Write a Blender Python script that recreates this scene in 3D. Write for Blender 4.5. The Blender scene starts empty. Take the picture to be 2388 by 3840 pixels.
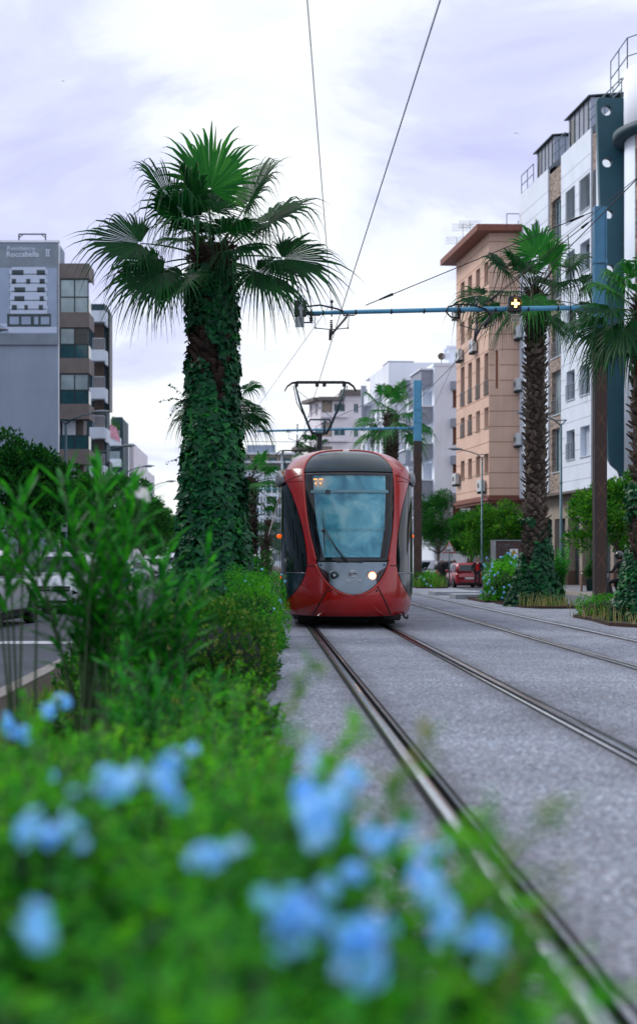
import bpy, bmesh, math, random
from mathutils import Vector, Matrix, noise
R = math.radians; PI = math.pi
sc = bpy.context.scene; col = sc.collection
V3 = Vector
F = 3376.0; CX = 620.0; CY = 1330.0; CZ = 1.304
def at(px, py, Y):
    return V3(((px-CX)/F*Y, Y, CZ-(py-CY)/F*Y))
rnd = random.Random(7)

# ------------------------------------------------------------------ objects
def thing(name, label, cat, loc=(0, 0, 0), rz=0, group=None):
    o = bpy.data.objects.new(name, None); col.objects.link(o)
    o.location = loc; o.rotation_euler = (0, 0, rz); o.empty_display_size = .2
    return tag(o, label, cat, group)
def tag(o, label=None, cat=None, group=None, kind=None):
    if label: o['label'] = label
    if cat: o['category'] = cat
    if group: o['group'] = group
    if kind: o['kind'] = kind
    return o
def copy_tree(o, parent=None):
    c = o.copy(); col.objects.link(c)
    if parent: c.parent = parent
    for ch in list(o.children): copy_tree(ch, c)
    return c
def origin_of(o):
    p = V3((0, 0, 0))
    while o is not None:
        p += V3(o.location); o = o.parent
    return p

class MB:
    def __init__(s): s.v = []; s.f = []; s.m = []; s.sm = []
    def add(s, pts): 
        i = len(s.v); s.v.extend([tuple(p) for p in pts]); return i
    def face(s, idx, m=0, sm=False): s.f.append(tuple(idx)); s.m.append(m); s.sm.append(sm)
    def poly(s, pts, m=0, sm=False):
        i = s.add(pts); s.face(range(i, i+len(pts)), m, sm)
    def box(s, x0, x1, y0, y1, z0, z1, m=0, M=None):
        p = [V3((x, y, z)) for z in (z0, z1) for y in (y0, y1) for x in (x0, x1)]
        if M is not None: p = [M @ q for q in p]
        i = s.add(p)
        for f in ((0,2,3,1),(4,5,7,6),(0,1,5,4),(2,6,7,3),(0,4,6,2),(1,3,7,5)): s.face([i+k for k in f], m)
    def fbox(s, P, U, N, u0, u1, n0, n1, v0, v1, m=0):
        """box in a facade frame: u along U, n along outward N, v up"""
        M = Matrix((( U.x, -N.x, 0, P.x), (U.y, -N.y, 0, P.y), (0, 0, 1, P.z), (0, 0, 0, 1)))
        s.box(u0, u1, -n1, -n0, v0, v1, m, M)
    def bar(s, a, b, w, h=None, m=0, up=(0, 0, 1)):
        a = V3(a); b = V3(b); d = (b-a); L = d.length; d.normalize()
        h = w if h is None else h
        up = V3(up)
        if abs(d.dot(up)) > .98: up = V3((0, 1, 0))
        x = d.cross(up).normalized(); z = x.cross(d)
        i = s.add([q + x*(sx*w/2) + z*(sz*h/2) for q in (a, b) for sz in (-1, 1) for sx in (-1, 1)])
        for f in ((0,1,3,2),(4,6,7,5),(0,4,5,1),(2,3,7,6),(0,2,6,4),(1,5,7,3)): s.face([i+k for k in f], m)
    def tube(s, pts, r, n=8, m=0, cap=True, sm=True):
        pts = [V3(p) for p in pts]
        rr = r if isinstance(r, (list, tuple)) else [r]*len(pts)
        rings = []; ref = None
        for k, p in enumerate(pts):
            d = (pts[min(k+1, len(pts)-1)] - pts[max(k-1, 0)])
            if d.length < 1e-9: d = V3((0, 0, 1))
            d.normalize()
            if ref is None:
                ref = V3((1, 0, 0)) if abs(d.x) < .9 else V3((0, 1, 0))
            x = (ref - d*ref.dot(d)).normalized(); y = d.cross(x); ref = x
            rings.append([p + (x*math.cos(2*PI*j/n) + y*math.sin(2*PI*j/n))*rr[k] for j in range(n)])
        s.loft(rings, m, cap, sm)
    def loft(s, rings, m=0, cap=True, sm=True, closed=True):
        n = len(rings[0]); base = [s.add(r) for r in rings]
        for k in range(len(rings)-1):
            for j in range(n if closed else n-1):
                j2 = (j+1) % n
                s.face((base[k]+j, base[k]+j2, base[k+1]+j2, base[k+1]+j), m, sm)
        if cap and closed:
            s.face([base[0]+j for j in reversed(range(n))], m)
            s.face([base[-1]+j for j in range(n)], m)
    def lathe(s, prof, c=(0, 0, 0), n=16, m=0, M=None, sm=True):
        c = V3(c); rings = []
        for r, z in prof:
            ring = [V3((r*math.cos(2*PI*j/n), r*math.sin(2*PI*j/n), z)) for j in range(n)]
            rings.append([(M @ q if M is not None else q) + c for q in ring])
        s.loft(rings, m, True, sm)
    def prism(s, poly, d0, d1, fr, m=0, sm=False):
        """poly of (a,b); fr(a,b,d)->point"""
        n = len(poly)
        i = s.add([fr(a, b, d0) for a, b in poly]); j = s.add([fr(a, b, d1) for a, b in poly])
        s.face([i+k for k in reversed(range(n))], m); s.face([j+k for k in range(n)], m)
        for k in range(n):
            k2 = (k+1) % n; s.face((i+k, i+k2, j+k2, j+k), m, sm)
    def ball(s, c, r, n=12, k=8, m=0, M=None):
        c = V3(c); r = r if isinstance(r, (tuple, list)) else (r, r, r); rings = []
        for a in range(k+1):
            t = PI*min(max(a/k, .02), .98)
            ring = [V3((r[0]*math.sin(t)*math.cos(2*PI*j/n), r[1]*math.sin(t)*math.sin(2*PI*j/n), -r[2]*math.cos(t))) for j in range(n)]
            rings.append([(M @ q if M is not None else q) + c for q in ring])
        s.loft(rings, m, True, True)
    def grid(s, rows, m=0, sm=True, flip=False):
        n = len(rows[0]); base = [s.add(r) for r in rows]
        for k in range(len(rows)-1):
            for j in range(n-1):
                f = (base[k]+j, base[k]+j+1, base[k+1]+j+1, base[k+1]+j)
                s.face(f[::-1] if flip else f, m, sm)
    def build(s, name, mats, parent=None, loc=None, world=True, bevel=0, fix=False, weld=False):
        me = bpy.data.meshes.new(name)
        o0 = V3((0, 0, 0))
        if world:
            if parent is not None: o0 = origin_of(parent)
            elif loc is not None: o0 = V3(loc)
        vs = s.v if o0.length == 0 else [(x-o0.x, y-o0.y, z-o0.z) for x, y, z in s.v]
        me.from_pydata(vs, [], s.f)
        if not isinstance(mats, (list, tuple)): mats = [mats]
        for m_ in mats: me.materials.append(m_)
        me.polygons.foreach_set('material_index', s.m)
        me.polygons.foreach_set('use_smooth', s.sm)
        if fix or weld:
            bm = bmesh.new(); bm.from_mesh(me)
            if weld: bmesh.ops.remove_doubles(bm, verts=bm.verts, dist=1e-4)
            if fix: bmesh.ops.recalc_face_normals(bm, faces=bm.faces)
            bm.to_mesh(me); bm.free()
        me.update()
        o = bpy.data.objects.new(name, me); col.objects.link(o)
        if parent is not None: o.parent = parent
        elif loc is not None: o.location = loc
        if bevel:
            b = o.modifiers.new('bevel', 'BEVEL'); b.width = bevel; b.segments = 2; b.limit_method = 'ANGLE'; b.angle_limit = R(40)
        return o

def curve_tab(tab, z):
    if z <= tab[0][0]: return tab[0][1]
    for (a, x), (b, y) in zip(tab, tab[1:]):
        if z <= b:
            t = (z-a)/(b-a); return x + (y-x)*t
    return tab[-1][1]
def smooth_tab(tab, z):
    """Catmull-Rom through a table"""
    n = len(tab)
    if z <= tab[0][0]: return tab[0][1]
    if z >= tab[-1][0]: return tab[-1][1]
    for i in range(n-1):
        if z <= tab[i+1][0]:
            x0, y0 = tab[i]; x1, y1 = tab[i+1]
            m0 = (y1 - tab[i-1][1])/(x1 - tab[i-1][0]) if i > 0 else (y1-y0)/(x1-x0)
            m1 = (tab[i+2][1]-y0)/(tab[i+2][0]-x0) if i+2 < n else (y1-y0)/(x1-x0)
            h = x1-x0; t = (z-x0)/h
            return (2*t**3-3*t*t+1)*y0 + (t**3-2*t*t+t)*h*m0 + (-2*t**3+3*t*t)*y1 + (t**3-t*t)*h*m1

def text_mesh(txt, size, depth, mat_, parent, M, name='lettering', align='CENTER', bold=0.0):
    cu = bpy.data.curves.new('txt', 'FONT'); cu.body = txt; cu.size = size; cu.extrude = depth; cu.align_x = align; cu.align_y = 'CENTER'; cu.offset = bold
    cu.resolution_u = 3
    t = bpy.data.objects.new('txt', cu); col.objects.link(t)
    dg = bpy.context.evaluated_depsgraph_get()
    me = bpy.data.meshes.new_from_object(t.evaluated_get(dg))
    bpy.data.objects.remove(t); me.name = name
    me.materials.clear(); me.materials.append(mat_)
    me.transform(M)
    if parent is not None: me.transform(Matrix.Translation(-origin_of(parent)))
    o = bpy.data.objects.new(name, me); col.objects.link(o)
    if parent is not None: o.parent = parent
    return o

# ------------------------------------------------------------------ materials
def nodes_of(m):
    m.use_nodes = True; nt = m.node_tree; nt.nodes.clear(); return nt, nt.nodes, nt.links
def mat(name, c, rough=.6, metal=0, spec=.5, var=.12, scale=3, bump=0, bscale=60, emit=None, estr=0, coat=0, dirt=0):
    m = bpy.data.materials.new(name); nt, N, L = nodes_of(m)
    out = N.new('ShaderNodeOutputMaterial'); b = N.new('ShaderNodeBsdfPrincipled')
    L.new(b.outputs[0], out.inputs[0])
    b.inputs['Roughness'].default_value = rough; b.inputs['Metallic'].default_value = metal
    b.inputs['Specular IOR Level'].default_value = spec
    if coat: b.inputs['Coat Weight'].default_value = coat; b.inputs['Coat Roughness'].default_value = .04
    tc = N.new('ShaderNodeTexCoord')
    nz = N.new('ShaderNodeTexNoise'); nz.inputs['Scale'].default_value = scale; nz.inputs['Detail'].default_value = 5
    L.new(tc.outputs['Object'], nz.inputs['Vector'])
    mx = N.new('ShaderNodeMix'); mx.data_type = 'RGBA'
    lo = [max(0, x*(1-var)) for x in c]; hi = [min(1, x*(1+var)) for x in c]
    mx.inputs['A'].default_value = (*lo, 1); mx.inputs['B'].default_value = (*hi, 1)
    mr = N.new('ShaderNodeMapRange'); mr.inputs['From Min'].default_value = .3; mr.inputs['From Max'].default_value = .7
    L.new(nz.outputs['Fac'], mr.inputs['Value']); L.new(mr.outputs[0], mx.inputs['Factor'])
    last = mx.outputs['Result']
    if dirt:
        n2 = N.new('ShaderNodeTexNoise'); n2.inputs['Scale'].default_value = 1.0; n2.inputs['Detail'].default_value = 8
        mp = N.new('ShaderNodeMapping'); mp.inputs['Scale'].default_value = (2.2, 2.2, .22)
        L.new(tc.outputs['Object'], mp.inputs['Vector']); L.new(mp.outputs[0], n2.inputs['Vector'])
        m2 = N.new('ShaderNodeMapRange'); m2.inputs['From Min'].default_value = .52; m2.inputs['From Max'].default_value = .75; m2.inputs['To Max'].default_value = dirt
        L.new(n2.outputs['Fac'], m2.inputs['Value'])
        mx2 = N.new('ShaderNodeMix'); mx2.data_type = 'RGBA'; mx2.inputs['B'].default_value = (c[0]*.45, c[1]*.42, c[2]*.4, 1)
        L.new(m2.outputs[0], mx2.inputs['Factor']); L.new(last, mx2.inputs['A']); last = mx2.outputs['Result']
    L.new(last, b.inputs['Base Color'])
    if bump:
        n3 = N.new('ShaderNodeTexNoise'); n3.inputs['Scale'].default_value = bscale; n3.inputs['Detail'].default_value = 4
        L.new(tc.outputs['Object'], n3.inputs['Vector'])
        bp = N.new('ShaderNodeBump'); bp.inputs['Strength'].default_value = bump; bp.inputs['Distance'].default_value = .02
        L.new(n3.outputs['Fac'], bp.inputs['Height']); L.new(bp.outputs[0], b.inputs['Normal'])
    if emit: b.inputs['Emission Color'].default_value = (*emit, 1); b.inputs['Emission Strength'].default_value = estr
    return m
def leaf(name, cols, rough=.45, trans=.3, spec=.4, tcol=None):
    """foliage: each leaf island takes its own tone"""
    m = bpy.data.materials.new(name); nt, N, L = nodes_of(m)
    out = N.new('ShaderNodeOutputMaterial'); b = N.new('ShaderNodeBsdfPrincipled'); t = N.new('ShaderNodeBsdfTranslucent'); mix = N.new('ShaderNodeMixShader')
    g = N.new('ShaderNodeNewGeometry'); cr = N.new('ShaderNodeValToRGB')
    e = cr.color_ramp.elements
    while len(e) < len(cols): e.new(.5)
    for i, cc in enumerate(cols): e[i].position = i/(len(cols)-1); e[i].color = (*cc, 1)
    tc = N.new('ShaderNodeTexCoord'); nz = N.new('ShaderNodeTexNoise'); nz.inputs['Scale'].default_value = 1.7; nz.inputs['Detail'].default_value = 2
    L.new(tc.outputs['Object'], nz.inputs['Vector'])
    ma = N.new('ShaderNodeMath'); ma.operation = 'MULTIPLY_ADD'; ma.inputs[1].default_value = .65
    mb = N.new('ShaderNodeMath'); mb.operation = 'MULTIPLY_ADD'; mb.inputs[1].default_value = 1.0; mb.inputs[2].default_value = -.32
    L.new(nz.outputs['Fac'], mb.inputs[0]); L.new(g.outputs['Random Per Island'], ma.inputs[0]); L.new(mb.outputs[0], ma.inputs[2])
    L.new(ma.outputs[0], cr.inputs[0]); L.new(cr.outputs[0], b.inputs['Base Color'])
    b.inputs['Roughness'].default_value = rough; b.inputs['Specular IOR Level'].default_value = spec
    hs = N.new('ShaderNodeHueSaturation'); hs.inputs['Value'].default_value = 1.6; hs.inputs['Hue'].default_value = .485
    L.new(cr.outputs[0], hs.inputs['Color']); L.new(hs.outputs[0], t.inputs[0])
    mix.inputs[0].default_value = trans
    L.new(b.outputs[0], mix.inputs[1]); L.new(t.outputs[0], mix.inputs[2]); L.new(mix.outputs[0], out.inputs[0])
    return m
def glass(name, c, rough=.03, spec=.5, tint=None):
    """window glass: dark body with a mirror-like surface"""
    m = mat(name, c, rough, 0, spec, var=.3, scale=.8, coat=.0); return m
def see_glass(name, tint, refl_rough=.02, base=.0):
    m = bpy.data.materials.new(name); nt, N, L = nodes_of(m)
    out = N.new('ShaderNodeOutputMaterial'); t = N.new('ShaderNodeBsdfTransparent'); g = N.new('ShaderNodeBsdfGlossy'); mx = N.new('ShaderNodeMixShader'); fr = N.new('ShaderNodeFresnel')
    fr.inputs['IOR'].default_value = 1.5; t.inputs[0].default_value = (*tint, 1); g.inputs['Roughness'].default_value = refl_rough
    nz = N.new('ShaderNodeTexNoise'); nz.inputs['Scale'].default_value = 1.2; tc = N.new('ShaderNodeTexCoord'); L.new(tc.outputs['Object'], nz.inputs['Vector'])
    bp = N.new('ShaderNodeBump'); bp.inputs['Strength'].default_value = .03; bp.inputs['Distance'].default_value = .05; L.new(nz.outputs['Fac'], bp.inputs['Height']); L.new(bp.outputs[0], g.inputs['Normal'])
    L.new(fr.outputs[0], mx.inputs[0]); L.new(t.outputs[0], mx.inputs[1]); L.new(g.outputs[0], mx.inputs[2]); L.new(mx.outputs[0], out.inputs[0])
    return m

M = {}
M['steel'] = mat('rail_steel', (.58, .60, .63), .20, 1, var=.25, scale=14)
M['groove'] = mat('rail_groove', (.012, .014, .014), .6, 0, spec=.2)
M['rubber'] = mat('rail_rubber', (.02, .021, .022), .85, 0, spec=.15, var=.4, scale=30)
M['white_wall'] = mat('white_render', (.72, .79, .88), .8, var=.05, scale=.7, bump=.1, dirt=.12)
M['white_wall2'] = mat('pale_render', (.80, .85, .93), .8, var=.05, scale=.5, bump=.1, dirt=.25)
M['lav_wall'] = mat('lavender_render', (.80, .83, .90), .8, var=.05, scale=.5, dirt=.2)
M['pink_wall'] = mat('rose_white_render', (.80, .76, .80), .8, var=.05, scale=.5, dirt=.25)
M['peach'] = mat('peach_render', (.68, .465, .36), .85, var=.08, scale=.6, bump=.15, dirt=.22)
M['peach_dark'] = mat('peach_groove', (.30, .13, .07), .85, var=.1)
M['eave'] = mat('brown_eave', (.20, .07, .045), .7, var=.15)
M['stone'] = None
M['teal'] = mat('teal_render', (.012, .072, .10), .6, var=.12, scale=1.2, bump=.08)
M['teal_dk'] = mat('dark_slate_render', (.02, .055, .075), .6, var=.12)
M['grey_wall'] = mat('blue_grey_render', (.27, .33, .42), .85, var=.08, scale=.35, bump=.1, dirt=.15)
M['taupe'] = mat('taupe_panel', (.15, .128, .118), .65, var=.12, scale=1.3)
M['slats'] = mat('timber_slats', (.105, .06, .04), .6, var=.3, scale=3)
M['dark_metal'] = mat('dark_metal', (.03, .04, .045), .45, .6, var=.2)
M['rail_metal'] = mat('grey_rail_metal', (.16, .20, .22), .4, .7, var=.2)
M['alu'] = mat('white_aluminium', (.62, .68, .74), .4, .1, var=.05)
M['glass'] = glass('window_glass', (.02, .045, .055))
M['glass_dk'] = glass('dark_glass', (.008, .015, .02))
M['glass_teal'] = glass('teal_balcony_glass', (.015, .07, .085), .06)
M['curtain_glass'] = glass('curtained_glass', (.28, .36, .38), .06)
M['shutter_white'] = mat('white_shutter', (.52, .58, .66), .6, var=.06)
M['shutter_brown'] = mat('brown_shutter', (.17, .055, .03), .6, var=.15)
M['shutter_grey'] = mat('steel_shutter', (.055, .085, .10), .5, .4, var=.15, scale=4)
M['beige'] = mat('beige_pilaster', (.34, .29, .24), .8, var=.1, dirt=.3)
M['beige_low'] = mat('brown_plinth', (.18, .11, .075), .7, var=.12)
M['concrete'] = mat('concrete', (.30, .33, .36), .85, var=.15, scale=6, bump=.3)
M['grey_box'] = mat('grey_render', (.30, .33, .40), .8, var=.08)
M['ac'] = mat('white_plastic', (.55, .58, .60), .5, var=.08, dirt=.2)
M['black'] = mat('black_plastic', (.012, .013, .014), .5, 0, var=.2)
M['wire'] = mat('black_wire', (.012, .012, .014), .5, .3, var=.1)
M['blue_pole'] = mat('blue_pole_paint', (.055, .20, .33), .4, .15, var=.12, scale=5, dirt=.2)
M['blue_light'] = mat('light_blue_pole_paint', (.085, .33, .52), .45, .1, var=.1, dirt=.2)
M['lamp_grey'] = mat('lamp_post_paint', (.06, .115, .135), .4, .4, var=.15)
M['lamp_head'] = mat('lamp_head_paint', (.18, .21, .24), .4, .3, var=.1)
M['corten'] = mat('corten_edging', (.05, .025, .018), .8, .2, var=.3, scale=12)
M['soil'] = mat('soil', (.055, .045, .03), .95, var=.5, scale=8, bump=.8, bscale=25)
M['bark'] = mat('tree_bark', (.10, .08, .06), .9, var=.35, scale=9, bump=.6, bscale=30)
M['palm_bark'] = mat('palm_bark', (.035, .022, .016), .95, var=.4, scale=7, bump=.8, bscale=40)
M['boot_a'] = leaf('palm_boot', [(.045, .033, .025), (.105, .082, .063), (.22, .18, .145)], .85, 0, .2)
M['boot_dark'] = leaf('palm_boot_dark', [(.014, .010, .008), (.04, .026, .02), (.085, .055, .042)], .85, 0, .2)
M['stem'] = mat('green_stem', (.03, .07, .02), .6, var=.2)
M['stem_brown'] = mat('brown_stem', (.05, .04, .025), .8, var=.3)
M['petiole'] = mat('palm_petiole', (.04, .10, .025), .5, var=.3, scale=4)
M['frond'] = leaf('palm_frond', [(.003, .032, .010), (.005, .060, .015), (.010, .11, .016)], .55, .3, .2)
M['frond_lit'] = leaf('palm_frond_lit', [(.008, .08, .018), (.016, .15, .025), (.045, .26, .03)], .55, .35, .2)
M['frond_dead'] = leaf('palm_frond_dry', [(.35, .12, .012), (.55, .22, .02), (.45, .2, .03)], .7, .3)
M['ivy'] = leaf('ivy_leaf', [(.003, .030, .014), (.005, .062, .026), (.009, .11, .034), (.018, .22, .02)], .45, .15, .25)
M['tree'] = leaf('ficus_leaf', [(.004, .040, .010), (.008, .095, .014), (.025, .19, .014), (.10, .30, .015)], .6, .3, .15)
M['tree_dk'] = leaf('dark_tree_leaf', [(.003, .030, .011), (.006, .070, .014), (.016, .14, .016), (.06, .23, .02)], .6, .3, .15)
M['tree_lt'] = leaf('light_tree_leaf', [(.006, .05, .012), (.016, .13, .014), (.055, .25, .014), (.17, .36, .02)], .6, .35, .15)
M['hedge'] = leaf('hedge_leaf', [(.004, .045, .008), (.009, .10, .010), (.02, .15, .010), (.12, .2, .02)], .6, .25, .15)
M['hedge_lt'] = leaf('light_hedge_leaf', [(.010, .12, .014), (.020, .22, .014), (.05, .34, .018), (.14, .44, .02)], .6, .35, .15)
M['plumb'] = leaf('plumbago_leaf', [(.004, .045, .014), (.012, .18, .018), (.05, .40, .018), (.22, .58, .025)], .6, .4, .15)
M['plumb_y'] = leaf('sprig_leaf', [(.02, .24, .012), (.06, .38, .012), (.17, .47, .012)], .6, .45, .15)
M['olean'] = leaf('oleander_leaf', [(.004, .06, .016), (.008, .14, .016), (.016, .28, .014), (.045, .50, .02)], .5, .35, .25)
M['weed'] = leaf('weed_leaf', [(.02, .15, .012), (.05, .24, .015), (.16, .26, .04), (.36, .30, .13)], .6, .35, .2)
M['drygrass'] = leaf('dry_grass', [(.03, .14, .015), (.12, .2, .03), (.34, .28, .12), (.45, .35, .2)], .7, .3, .2)
M['flower'] = leaf('blue_petal', [(.14, .43, .86), (.28, .59, .93), (.58, .80, .98)], .6, .35)
M['flower_w'] = leaf('white_petal', [(.75, .70, .62), (.85, .82, .82), (.9, .88, .9)], .6, .3)

def stone_mat():
    m = bpy.data.materials.new('rubble_stone'); nt, N, L = nodes_of(m)
    out = N.new('ShaderNodeOutputMaterial'); b = N.new('ShaderNodeBsdfPrincipled'); L.new(b.outputs[0], out.inputs[0]); b.inputs['Roughness'].default_value = .9
    tc = N.new('ShaderNodeTexCoord'); vo = N.new('ShaderNodeTexVoronoi'); vo.inputs['Scale'].default_value = 4.5
    mp = N.new('ShaderNodeMapping'); mp.inputs['Scale'].default_value = (1, 1, 1.8); L.new(tc.outputs['Object'], mp.inputs[0]); L.new(mp.outputs[0], vo.inputs['Vector'])
    cr = N.new('ShaderNodeValToRGB'); cr.color_ramp.elements[0].color = (.17, .125, .10, 1); cr.color_ramp.elements[1].color = (.42, .34, .29, 1)
    sp = N.new('ShaderNodeSeparateColor'); L.new(vo.outputs['Color'], sp.inputs[0]); L.new(sp.outputs[0], cr.inputs[0]); L.new(cr.outputs[0], b.inputs['Base Color'])
    bp = N.new('ShaderNodeBump'); bp.inputs['Strength'].default_value = .8; bp.inputs['Distance'].default_value = .05; bp.invert = True; L.new(vo.outputs['Distance'], bp.inputs['Height']); L.new(bp.outputs[0], b.inputs['Normal'])
    return m
M['stone'] = stone_mat()

def speckle(name, base, lo, hi, s1, rough=.85, joints=0, bump=.4, warm=None, rails=None):
    """exposed-aggregate paving: stones of mixed tones, optional joints across the way"""
    m = bpy.data.materials.new(name); nt, N, L = nodes_of(m)
    out = N.new('ShaderNodeOutputMaterial'); b = N.new('ShaderNodeBsdfPrincipled'); L.new(b.outputs[0], out.inputs[0]); b.inputs['Roughness'].default_value = rough
    b.inputs['Specular IOR Level'].default_value = .3
    tc = N.new('ShaderNodeTexCoord'); vo = N.new('ShaderNodeTexVoronoi'); vo.inputs['Scale'].default_value = s1
    L.new(tc.outputs['Object'], vo.inputs['Vector'])
    sp = N.new('ShaderNodeSeparateColor'); L.new(vo.outputs['Color'], sp.inputs[0])
    cr = N.new('ShaderNodeValToRGB'); e = cr.color_ramp.elements
    e[0].color = (*lo, 1); e[1].color = (*hi, 1); k = e.new(.45); k.color = (*base, 1)
    if warm: k = e.new(.8); k.color = (*warm, 1)
    L.new(sp.outputs[0], cr.inputs[0])
    nz = N.new('ShaderNodeTexNoise'); nz.inputs['Scale'].default_value = .55; nz.inputs['Detail'].default_value = 7
    L.new(tc.outputs['Object'], nz.inputs['Vector'])
    mr = N.new('ShaderNodeMapRange'); mr.inputs['From Min'].default_value = .3; mr.inputs['From Max'].default_value = .7; mr.inputs['To Min'].default_value = .74; mr.inputs['To Max'].default_value = 1.12
    L.new(nz.outputs['Fac'], mr.inputs['Value'])
    mu = N.new('ShaderNodeMix'); mu.data_type = 'RGBA'; mu.blend_type = 'MULTIPLY'; mu.inputs['Factor'].default_value = 1
    L.new(cr.outputs[0], mu.inputs['A']); L.new(mr.outputs[0], mu.inputs['B']); last = mu.outputs['Result']
    if rails:
        # brake dust and damp ground into the stones along each rail
        sr = N.new('ShaderNodeSeparateXYZ'); L.new(tc.outputs['Object'], sr.inputs[0]); prev = None
        for xc in rails:
            a1 = N.new('ShaderNodeMath'); a1.operation = 'SUBTRACT'; a1.inputs[1].default_value = xc; L.new(sr.outputs['X'], a1.inputs[0])
            a2 = N.new('ShaderNodeMath'); a2.operation = 'ABSOLUTE'; L.new(a1.outputs[0], a2.inputs[0])
            if prev is None: prev = a2.outputs[0]
            else: mn = N.new('ShaderNodeMath'); mn.operation = 'MINIMUM'; L.new(prev, mn.inputs[0]); L.new(a2.outputs[0], mn.inputs[1]); prev = mn.outputs[0]
        nn = N.new('ShaderNodeTexNoise'); nn.inputs['Scale'].default_value = 2.4; nn.inputs['Detail'].default_value = 6; L.new(tc.outputs['Object'], nn.inputs['Vector'])
        ad = N.new('ShaderNodeMath'); ad.operation = 'MULTIPLY_ADD'; ad.inputs[1].default_value = -.35; L.new(nn.outputs['Fac'], ad.inputs[0]); L.new(prev, ad.inputs[2])
        mr3 = N.new('ShaderNodeMapRange'); mr3.inputs['From Min'].default_value = -.10; mr3.inputs['From Max'].default_value = .16; mr3.inputs['To Min'].default_value = .55; mr3.inputs['To Max'].default_value = 0; L.new(ad.outputs[0], mr3.inputs['Value'])
        m4 = N.new('ShaderNodeMix'); m4.data_type = 'RGBA'; m4.inputs['B'].default_value = (.075, .07, .072, 1); L.new(mr3.outputs[0], m4.inputs['Factor']); L.new(last, m4.inputs['A']); last = m4.outputs['Result']
    if joints:
        sx = N.new('ShaderNodeSeparateXYZ'); L.new(tc.outputs['Object'], sx.inputs[0])
        md = N.new('ShaderNodeMath'); md.operation = 'MODULO'; md.inputs[1].default_value = joints; L.new(sx.outputs['Y'], md.inputs[0])
        lt = N.new('ShaderNodeMath'); lt.operation = 'LESS_THAN'; lt.inputs[1].default_value = .022; L.new(md.outputs[0], lt.inputs[0])
        m2 = N.new('ShaderNodeMix'); m2.data_type = 'RGBA'; m2.inputs['B'].default_value = (.11, .115, .13, 1); L.new(lt.outputs[0], m2.inputs['Factor']); L.new(last, m2.inputs['A']); last = m2.outputs['Result']
    L.new(last, b.inputs['Base Color'])
    bp = N.new('ShaderNodeBump'); bp.inputs['Strength'].default_value = bump; bp.inputs['Distance'].default_value = .008; bp.invert = True; L.new(vo.outputs['Distance'], bp.inputs['Height']); L.new(bp.outputs[0], b.inputs['Normal'])
    return m
M['pave'] = speckle('aggregate_paving', (.255, .305, .375), (.070, .076, .092), (.63, .71, .82), 60, joints=7.6, warm=(.31, .285, .31), rails=(.985, 2.475, 4.545, 6.03))
M['asphalt'] = speckle('asphalt', (.105, .115, .135), (.06, .065, .075), (.20, .21, .235), 90)
M['side'] = speckle('pavement_slabs', (.22, .22, .235), (.15, .15, .16), (.31, .31, .33), 40, joints=1.2)
M['kerb'] = mat('kerb_stone', (.34, .31, .27), .85, var=.18, scale=4, bump=.3)
M['marking'] = mat('road_paint', (.72, .74, .76), .7, var=.08, scale=9)

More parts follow.
